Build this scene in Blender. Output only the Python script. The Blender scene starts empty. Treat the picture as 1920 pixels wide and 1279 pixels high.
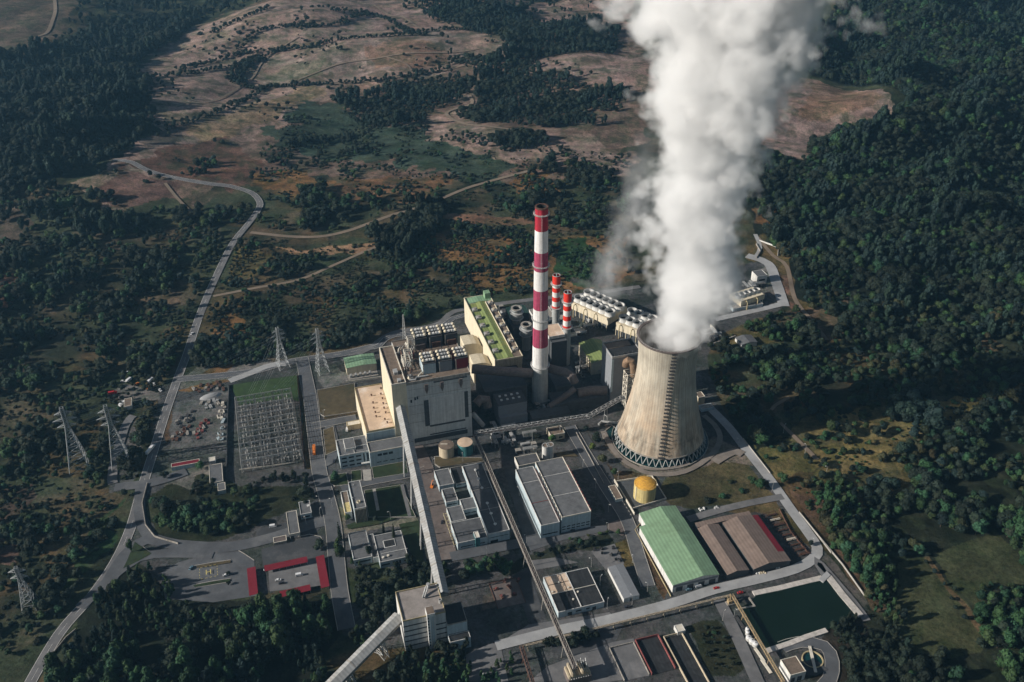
import bpy, bmesh, math, random
import numpy as np
from mathutils import Vector, Matrix
random.seed(11); rng = np.random.default_rng(5)
C = bpy.context.scene.collection
R = math.radians
scene = bpy.context.scene
# ---------------------------------------------------------------- camera, sky, sun
FPX, PITCH, ROLL, CAMH = 1850.0, R(33), R(-.5), 552.0
cam = bpy.data.objects.new('camera', bpy.data.cameras.new('camera')); C.objects.link(cam)
cp, sp = math.cos(PITCH), math.sin(PITCH)
FW = np.array([0, cp, -sp]); r0 = np.array([1, 0, 0.]); u0 = np.array([0, sp, cp])
RT = math.cos(ROLL)*r0 + math.sin(ROLL)*u0; UP = -math.sin(ROLL)*r0 + math.cos(ROLL)*u0
m = Matrix.Identity(4)
for i in range(3):
    m[i][0] = RT[i]; m[i][1] = UP[i]; m[i][2] = -FW[i]
m[2][3] = CAMH
cam.matrix_world = m
cam.data.sensor_width = 36; cam.data.lens = FPX/1920*36
cam.data.clip_start = 1; cam.data.clip_end = 30000
scene.camera = cam
SUN_EL, SUN_TRAVEL = R(25.1), R(14.5)          # light travels to the right and slightly away
world = bpy.data.worlds.new("World"); scene.world = world; world.use_nodes = True
nt = world.node_tree; bg = nt.nodes['Background']
sky = nt.nodes.new('ShaderNodeTexSky'); sky.sky_type = 'NISHITA'; sky.sun_disc = False
sky.sun_elevation = SUN_EL; sky.sun_rotation = R(90) - (SUN_TRAVEL + math.pi); sky.air_density = 1.2
nt.links.new(sky.outputs[0], bg.inputs[0]); bg.inputs[1].default_value = 0.04
sl = bpy.data.lights.new('sun', 'SUN'); sl.energy = 5.0; sl.angle = R(.5); sl.color = (1, .94, .86)
so = bpy.data.objects.new('sun', sl); C.objects.link(so)
sdir = Vector((math.cos(SUN_TRAVEL)*math.cos(SUN_EL), math.sin(SUN_TRAVEL)*math.cos(SUN_EL), -math.sin(SUN_EL)))
so.rotation_euler = sdir.to_track_quat('-Z', 'Y').to_euler(); so.location = (-300, 500, 400)
scene.view_settings.view_transform = 'Standard'; scene.view_settings.look = 'None'
scene.view_settings.exposure = 0.3; scene.view_settings.gamma = 1
cy = scene.cycles
cy.max_bounces = 10; cy.diffuse_bounces = 2; cy.glossy_bounces = 2; cy.transmission_bounces = 2
cy.transparent_max_bounces = 4; cy.volume_bounces = 9; cy.volume_max_steps = 1024
cy.sample_clamp_indirect = 4; cy.use_denoising = True; cy.adaptive_threshold = .02

# ---------------------------------------------------------------- terrain height and survey helpers
def smooth(e0, e1, x):
    t = np.clip((x-e0)/(e1-e0), 0, 1); return t*t*(3-2*t)
def waves(x, y, lam, seed, n=7):
    r = np.random.default_rng(seed); s = 0
    for k in range(n):
        a = r.uniform(0, 6.283); l = lam*r.uniform(.65, 1.5); p = r.uniform(0, 6.283)
        s = s + np.sin((x*math.cos(a)+y*math.sin(a))*6.283/l + p)
    return s/math.sqrt(n/2.)
def hgt(x, y):
    x = np.asarray(x, float); y = np.asarray(y, float)
    d = np.sqrt(((x-60)/1.0)**2 + ((y-640)/1.15)**2)
    k = smooth(430, 1000, d)
    right = smooth(250, 700, x)*smooth(700, 1100, y)
    return k*(10*waves(x, y, 700, 3) + 5*waves(x, y, 300, 4)*(1+2.6*right) + 2.2*waves(x, y, 130, 9)*(1+2.2*right))
def ray(px, py):
    v = FW*FPX + RT*(px-960) - UP*(py-639.5); return v
def G(px, py, z=0.):
    v = ray(px, py); t = (z-CAMH)/v[2]; return np.array([v[0]*t, v[1]*t])
def GT(px, py):                                   # on the rolling ground
    z = 0.
    for i in range(12):
        g = G(px, py, z); z = .5*z + .5*float(hgt(g[0], g[1]))
    return g
def project(x, y, z):
    dx, dy, dz = x, y, z-CAMH
    k = dx*FW[0]+dy*FW[1]+dz*FW[2]; k = np.maximum(k, 1.)
    return 960+FPX*(dx*RT[0]+dy*RT[1]+dz*RT[2])/k, 639.5-FPX*(dx*UP[0]+dy*UP[1]+dz*UP[2])/k, k
ZN = dict(a=(600,520,3.365), b=(840,480,3.365), c=(1020,380,3.996), d=(1080,600,3.5525), e=(280,620,4.2625), f=(560,820,4.2625),
  g=(800,780,4.2625), h=(1120,860,3.052), i=(200,880,3.206), j=(600,980,4.2775), k=(860,980,4.2775), l=(60,600,3.7625), m=(0,900,3.375),
  n=(1280,960,4.01), y=(700,560,9.135), z=(860,540,7.993), w=(1320,640,3.197), x=(1440,960,4.0), p=(0,0,1.))
def P(k, x, y):
    o = ZN[k]; return (o[0]+x/o[2], o[1]+y/o[2])
def PL(k, *pts): return [P(k, *q) for q in pts]
SA = R(16); UX = np.array([math.cos(SA), math.sin(SA)]); VX = np.array([-math.sin(SA), math.cos(SA)])
def uvof(g): return float(g[0]*UX[0]+g[1]*UX[1]), float(g[0]*VX[0]+g[1]*VX[1])
def xy(u, v): return (u*UX[0]+v*VX[0], u*UX[1]+v*VX[1])
def UV(k, x, y, z=0.): return uvof(G(*P(k, x, y), z))
def rect(k, z, tl, tr, br, bl):
    a, b, c, d = [UV(k, *q, z) for q in (tl, tr, br, bl)]
    return ((a[0]+d[0])/2, (c[1]+d[1])/2, (b[0]+c[0])/2, (a[1]+b[1])/2)     # u0,v0,u1,v1

# ---------------------------------------------------------------- materials
MATS = {}
def mat(name, col, rough=.85, var=.25, scale=.35, metal=0., streak=0., rib=0., ribax='X', bump=0., spec=.3, stain=None, stain_amt=.0):
    if name in MATS: return MATS[name]
    mt = bpy.data.materials.new(name); mt.use_nodes = True; N = mt.node_tree.nodes; L = mt.node_tree.links
    b = N['Principled BSDF']; b.inputs['Roughness'].default_value = rough; b.inputs['Metallic'].default_value = metal
    b.inputs['Specular IOR Level'].default_value = spec
    tc = N.new('ShaderNodeTexCoord'); out = tc.outputs['Object']
    no = N.new('ShaderNodeTexNoise'); no.inputs['Scale'].default_value = scale; no.inputs['Detail'].default_value = 6; no.inputs['Roughness'].default_value = .7
    L.new(out, no.inputs['Vector'])
    mr = N.new('ShaderNodeMapRange'); mr.inputs[1].default_value = .3; mr.inputs[2].default_value = .7
    mr.inputs[3].default_value = 1-var; mr.inputs[4].default_value = 1+var*.6; L.new(no.outputs[0], mr.inputs[0])
    fac = mr.outputs[0]
    if streak:
        mp = N.new('ShaderNodeMapping'); mp.inputs['Scale'].default_value = (.9, .9, .04); L.new(out, mp.inputs[0])
        n2 = N.new('ShaderNodeTexNoise'); n2.inputs['Scale'].default_value = .8; n2.inputs['Detail'].default_value = 4; L.new(mp.outputs[0], n2.inputs['Vector'])
        m2 = N.new('ShaderNodeMapRange'); m2.inputs[1].default_value = .35; m2.inputs[2].default_value = .65
        m2.inputs[3].default_value = 1-streak; m2.inputs[4].default_value = 1.; L.new(n2.outputs[0], m2.inputs[0])
        mu = N.new('ShaderNodeMath'); mu.operation = 'MULTIPLY'; L.new(fac, mu.inputs[0]); L.new(m2.outputs[0], mu.inputs[1]); fac = mu.outputs[0]
    if rib:
        wv = N.new('ShaderNodeTexWave'); wv.bands_direction = ribax; wv.inputs['Scale'].default_value = rib; L.new(out, wv.inputs['Vector'])
        m3 = N.new('ShaderNodeMapRange'); m3.inputs[3].default_value = .82; m3.inputs[4].default_value = 1.05; L.new(wv.outputs['Fac'], m3.inputs[0])
        mu = N.new('ShaderNodeMath'); mu.operation = 'MULTIPLY'; L.new(fac, mu.inputs[0]); L.new(m3.outputs[0], mu.inputs[1]); fac = mu.outputs[0]
    vm = N.new('ShaderNodeVectorMath'); vm.operation = 'SCALE'; vm.inputs[0].default_value = col[:3]; L.new(fac, vm.inputs['Scale'])
    colout = vm.outputs[0]
    if stain:
        n4 = N.new('ShaderNodeTexNoise'); n4.inputs['Scale'].default_value = scale*.45; n4.inputs['Detail'].default_value = 8; n4.inputs['Roughness'].default_value = .75
        L.new(out, n4.inputs['Vector'])
        m4 = N.new('ShaderNodeMapRange'); m4.inputs[1].default_value = .52; m4.inputs[2].default_value = .68; m4.inputs[4].default_value = stain_amt; L.new(n4.outputs[0], m4.inputs[0])
        mx = N.new('ShaderNodeMix'); mx.data_type = 'RGBA'; L.new(m4.outputs[0], mx.inputs[0]); L.new(colout, mx.inputs[6]); mx.inputs[7].default_value = (*stain, 1); colout = mx.outputs[2]
    L.new(colout, b.inputs['Base Color'])
    if bump:
        bp = N.new('ShaderNodeBump'); bp.inputs['Strength'].default_value = bump; bp.inputs['Distance'].default_value = 1.; L.new(no.outputs[0], bp.inputs['Height']); L.new(bp.outputs[0], b.inputs['Normal'])
    MATS[name] = mt; return mt
W = dict(
 white=mat('white_wall', (.62,.61,.58), streak=.25, var=.15), bluewhite=mat('pale_blue_wall', (.42,.5,.53), streak=.2, var=.15),
 cream=mat('cream_cladding', (.66,.58,.43), streak=.15, var=.12), trim=mat('light_coping', (.62,.57,.48), var=.25),
 yellowtrim=mat('weathered_yellow_coping', (.4,.33,.19), var=.3), pylonsteel=mat('dull_galvanised_steel', (.33,.345,.35), metal=.2, rough=.6, var=.3), concrete=mat('concrete', (.36,.33,.29), streak=.35, var=.3, stain=(.14,.12,.1), stain_amt=.6),
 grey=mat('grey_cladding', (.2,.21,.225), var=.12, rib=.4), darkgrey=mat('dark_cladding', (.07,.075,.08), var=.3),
 steel=mat('galvanised_steel', (.42,.42,.41), metal=.3, rough=.55, var=.3), darksteel=mat('dark_steelwork', (.05,.05,.052), rough=.6, var=.5),
 roof=mat('dark_felt_roof', (.085,.087,.092), var=.35, scale=.18, stain=(.14,.14,.14), stain_amt=.5), roof2=mat('grey_felt_roof', (.125,.128,.133), var=.35, scale=.2, stain=(.055,.055,.058), stain_amt=.75),
 blackroof=mat('black_bitumen_roof', (.025,.027,.03), var=.5, scale=.2, rib=.12, stain=(.06,.06,.06), stain_amt=.4),
 tanroof=mat('sandy_gravel_roof', (.58,.43,.31), var=.2, scale=.12, stain=(.75,.66,.58), stain_amt=.8), brownroof=mat('brown_gravel_roof', (.17,.13,.1), var=.4, scale=.3),
 window=mat('window_glass', (.02,.03,.04), rough=.15, var=.2, spec=.6), tan=mat('tan_wall', (.5,.42,.3), streak=.2), pink=mat('pinkish_coping', (.5,.25,.2), var=.35),
 red=mat('red_painted_sheet', (.17,.012,.022), var=.2, rough=.6, rib=.35), redsteel=mat('red_painted_steel', (.2,.06,.055), var=.4), rust=mat('rusty_steel', (.1,.05,.035), var=.6, scale=.8),
 green=mat('green_sheet_roof', (.23,.36,.22), var=.22, rough=.5, rib=.11, scale=.1, stain=(.15,.22,.13), stain_amt=.75), olive=mat('olive_sheet_roof', (.2,.25,.09), var=.2, rib=.12, rough=.6, scale=.1, stain=(.32,.28,.08), stain_amt=.7),
 brown=mat('brown_sheet_roof', (.2,.15,.125), var=.28, rib=.12, rough=.6, scale=.15, stain=(.14,.11,.1), stain_amt=.6), conveyor=mat('weathered_sheet_cladding', (.36,.36,.35), var=.3, rib=.12, ribax='Y', scale=.2, stain=(.2,.17,.14), stain_amt=.5),
 asphalt=mat('asphalt', (.088,.092,.1), var=.3, scale=.06, stain=(.15,.15,.15), stain_amt=.8), asphalt2=mat('darker_asphalt', (.05,.053,.058), var=.35, scale=.07, stain=(.1,.1,.1), stain_amt=.85),
 pale=mat('pale_gravel', (.33,.33,.33), var=.25, scale=.05, stain=(.2,.19,.18), stain_amt=.6), gravel=mat('gravel', (.14,.138,.14), var=.35, scale=.08, stain=(.22,.21,.205), stain_amt=.6),
 dirt=mat('bare_dirt', (.2,.155,.115), var=.3, scale=.06), paint=mat('road_paint', (.55,.53,.5), var=.4, scale=.5), kerb=mat('kerb_stone', (.34,.32,.29), var=.3), yellowpaint=mat('yellow_paint', (.5,.42,.15), var=.3),
 grass=mat('lawn', (.022,.038,.014), var=.5, scale=.15, stain=(.07,.06,.025), stain_amt=.5), brightgrass=mat('green_grass', (.03,.06,.018), var=.5, scale=.12, stain=(.05,.075,.025), stain_amt=.6), drygrass=mat('dry_grass', (.085,.066,.035), var=.45, scale=.12, stain=(.035,.04,.022), stain_amt=.8),
 earth=mat('reddish_earth', (.13,.105,.095), var=.4, scale=.1, stain=(.2,.175,.16), stain_amt=.6), yellow=mat('yellow_tank_paint', (.62,.5,.22), var=.2, streak=.4), orange=mat('orange_dome_paint', (.62,.33,.05), var=.35, scale=.5, stain=(.4,.18,.06), stain_amt=.7),
 teal=mat('teal_tank_paint', (.06,.21,.22), streak=.4, var=.3), rubber=mat('tyre_rubber', (.02,.02,.02)), glass=mat('vehicle_glass', (.02,.025,.03), rough=.1, spec=.6),
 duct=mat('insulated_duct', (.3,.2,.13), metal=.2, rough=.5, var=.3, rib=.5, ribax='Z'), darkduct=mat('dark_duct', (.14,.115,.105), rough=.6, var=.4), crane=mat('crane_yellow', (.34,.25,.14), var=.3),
 carwhite=mat('white_car_paint', (.7,.7,.7), rough=.3), carred=mat('red_car_paint', (.4,.02,.02), rough=.3), carblue=mat('blue_grey_car_paint', (.12,.2,.25), rough=.3), cardark=mat('dark_car_paint', (.03,.03,.04), rough=.3), carorange=mat('orange_truck_paint', (.7,.2,.04), rough=.4),
 stackred=mat('faded_red_band', (.36,.05,.105), var=.25, streak=.4), stackcrim=mat('crimson_band', (.4,.02,.04), var=.25, streak=.45), stackwhite=mat('white_band', (.72,.7,.68), var=.15, streak=.3), stackgrey=mat('bare_concrete_shaft', (.36,.37,.36), var=.15, streak=.2),
 brightred=mat('bright_red_band', (.6,.03,.015), var=.1), palepad=mat('dusty_pale_roof', (.27,.24,.22), var=.35, scale=.12, stain=(.12,.1,.09), stain_amt=.7), track=mat('pale_dirt_track', (.21,.18,.155), var=.3, scale=.1), soot=mat('soot', (.01,.01,.01)),
)

# ---------------------------------------------------------------- mesh helpers
class MB:
    def __init__(s): s.v = []; s.f = []
    def quad(s, pts):
        i = len(s.v); s.v += [tuple(p) for p in pts]; s.f.append(tuple(range(i, i+len(pts)))); return s
    def box(s, x0, y0, z0, x1, y1, z1):
        i = len(s.v); s.v += [(x0,y0,z0),(x1,y0,z0),(x1,y1,z0),(x0,y1,z0),(x0,y0,z1),(x1,y0,z1),(x1,y1,z1),(x0,y1,z1)]
        s.f += [tuple(i+k for k in q) for q in ((0,3,2,1),(4,5,6,7),(0,1,5,4),(1,2,6,5),(2,3,7,6),(3,0,4,7))]; return s
    def prism(s, poly, z0, z1):
        n = len(poly); i = len(s.v); s.v += [(p[0],p[1],z0) for p in poly] + [(p[0],p[1],z1) for p in poly]
        s.f += [tuple(reversed(range(i, i+n))), tuple(range(i+n, i+2*n))] + [(i+k, i+(k+1)%n, i+n+(k+1)%n, i+n+k) for k in range(n)]; return s
    def extr(s, prof, y0, y1):                       # profile in x,z pulled along y
        n = len(prof); i = len(s.v); s.v += [(p[0],y0,p[1]) for p in prof] + [(p[0],y1,p[1]) for p in prof]
        s.f += [tuple(range(i, i+n)), tuple(reversed(range(i+n, i+2*n)))] + [(i+(k+1)%n, i+k, i+n+k, i+n+(k+1)%n) for k in range(n)]; return s
    def lathe(s, prof, n=32, c=(0,0), caps=True):
        i = len(s.v); m_ = len(prof)
        for r_, z in prof:
            for k in range(n):
                a = 6.28318530718*k/n; s.v.append((c[0]+r_*math.cos(a), c[1]+r_*math.sin(a), z))
        for j in range(m_-1):
            for k in range(n):
                s.f.append((i+j*n+k, i+j*n+(k+1)%n, i+(j+1)*n+(k+1)%n, i+(j+1)*n+k))
        if caps: s.f += [tuple(reversed(range(i, i+n))), tuple(range(i+(m_-1)*n, i+m_*n))]
        return s
    def cyl(s, x, y, z0, z1, r_, n=20, r2=None): return s.lathe([(r_, z0), (r_ if r2 is None else r2, z1)], n, (x, y))
    def tube(s, p, q, r_, n=6, r2=None):
        p = Vector(p); q = Vector(q); d = q-p
        if d.length < 1e-6: return s
        a = d.orthogonal().normalized(); b = d.normalized().cross(a); i = len(s.v)
        if n == 4: a, b = (a+b).normalized(), (b-a).normalized()
        for c_, rr in ((p, r_), (q, r_ if r2 is None else r2)):
            for k in range(n):
                t = 6.28318530718*k/n; s.v.append(tuple(c_+a*math.cos(t)*rr+b*math.sin(t)*rr))
        s.f += [(i+k, i+(k+1)%n, i+n+(k+1)%n, i+n+k) for k in range(n)] + [tuple(reversed(range(i, i+n))), tuple(range(i+n, i+2*n))]; return s
    def path(s, pts, r_, n=10):                      # a bent pipe, one skin
        pts = [Vector(p) for p in pts]; i = len(s.v); up = Vector((0.1, .2, 1)).normalized()
        for j, p in enumerate(pts):
            d = (pts[min(j+1, len(pts)-1)]-pts[max(j-1, 0)]).normalized(); a = d.cross(up).normalized(); b = a.cross(d)
            for k in range(n):
                t = 6.28318530718*k/n; s.v.append(tuple(p+a*math.cos(t)*r_+b*math.sin(t)*r_))
        for j in range(len(pts)-1):
            for k in range(n): s.f.append((i+j*n+k, i+j*n+(k+1)%n, i+(j+1)*n+(k+1)%n, i+(j+1)*n+k))
        s.f += [tuple(reversed(range(i, i+n))), tuple(range(i+(len(pts)-1)*n, i+len(pts)*n))]; return s
    def dome(s, x, y, z, r_, h, n=20, m_=5):
        pr = [(r_*math.cos(math.pi/2*k/m_)+.001, z+h*math.sin(math.pi/2*k/m_)) for k in range(m_+1)]; return s.lathe(pr, n, (x, y))
    def ring(s, x, y, z0, z1, ri, ro, n=32):
        return s.lathe([(ri, z0), (ro, z0), (ro, z1), (ri, z1), (ri, z0)], n, (x, y), caps=False)
    def build(s, name, mt, parent=None, smooth_=False, **kw):
        me = bpy.data.meshes.new(name); me.from_pydata(s.v, [], s.f); me.materials.append(W[mt] if isinstance(mt, str) else mt)
        if smooth_: me.polygons.foreach_set('use_smooth', [True]*len(me.polygons))
        o = bpy.data.objects.new(name, me); C.objects.link(o)
        if parent is not None: o.parent = parent
        for k_, v_ in kw.items(): o[k_] = v_
        return o
def thing(name, label, cat, loc=(0, 0, 0), rz=0., group=None):
    o = bpy.data.objects.new(name, None); o.empty_display_size = 2; C.objects.link(o); o.location = loc; o.rotation_euler = (0, 0, rz)
    o['label'] = label; o['category'] = cat
    if group: o['group'] = group
    return o
def tag(o, label, cat, group=None):
    o['label'] = label; o['category'] = cat
    if group: o['group'] = group
    return o
def clone(root, loc, rz=None, label=None, group=None, scale=None):
    r_ = root.copy(); C.objects.link(r_); r_.location = loc
    if rz is not None: r_.rotation_euler = (0, 0, rz)
    if scale is not None: r_.scale = scale
    if label: r_['label'] = label
    if group: r_['group'] = group
    for ch in list(root.children):
        c_ = ch.copy(); C.objects.link(c_); c_.parent = r_
        for g_ in ch.children:
            d_ = g_.copy(); C.objects.link(d_); d_.parent = c_
    return r_
# ---------------------------------------------------------------- the ground: one sheet, land cover by surveyed outlines
def inpoly(X, Y, poly):
    ins = np.zeros(X.shape, bool); n = len(poly); j = n-1
    for i in range(n):
        xi, yi = poly[i]; xj, yj = poly[j]
        if yi != yj:
            c_ = ((yi > Y) != (yj > Y)) & (X < (xj-xi)*(Y-yi)/(yj-yi)+xi); ins ^= c_
        j = i
    return ins
def distline(X, Y, pts):
    d = np.full(X.shape, 1e9)
    for (ax, ay), (bx, by) in zip(pts[:-1], pts[1:]):
        L2 = (bx-ax)**2+(by-ay)**2+1e-9; t = np.clip(((X-ax)*(bx-ax)+(Y-ay)*(by-ay))/L2, 0, 1)
        d = np.minimum(d, np.hypot(X-ax-t*(bx-ax), Y-ay-t*(by-ay)))
    return d
def wp(pts): return [tuple(GT(*p)) for p in pts]
TAN=(.245,.175,.155); PINK=(.235,.165,.152); REDD=(.12,.068,.052); ORNG=(.17,.095,.045); OLIVE=(.052,.058,.03); TEAL=(.042,.062,.047)
SCR=(.05,.06,.036); FLR=(.022,.028,.018); GREY=(.15,.145,.145); BRN=(.13,.095,.07); LAWN=(.025,.05,.02); YARD=(.072,.073,.078)
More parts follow.
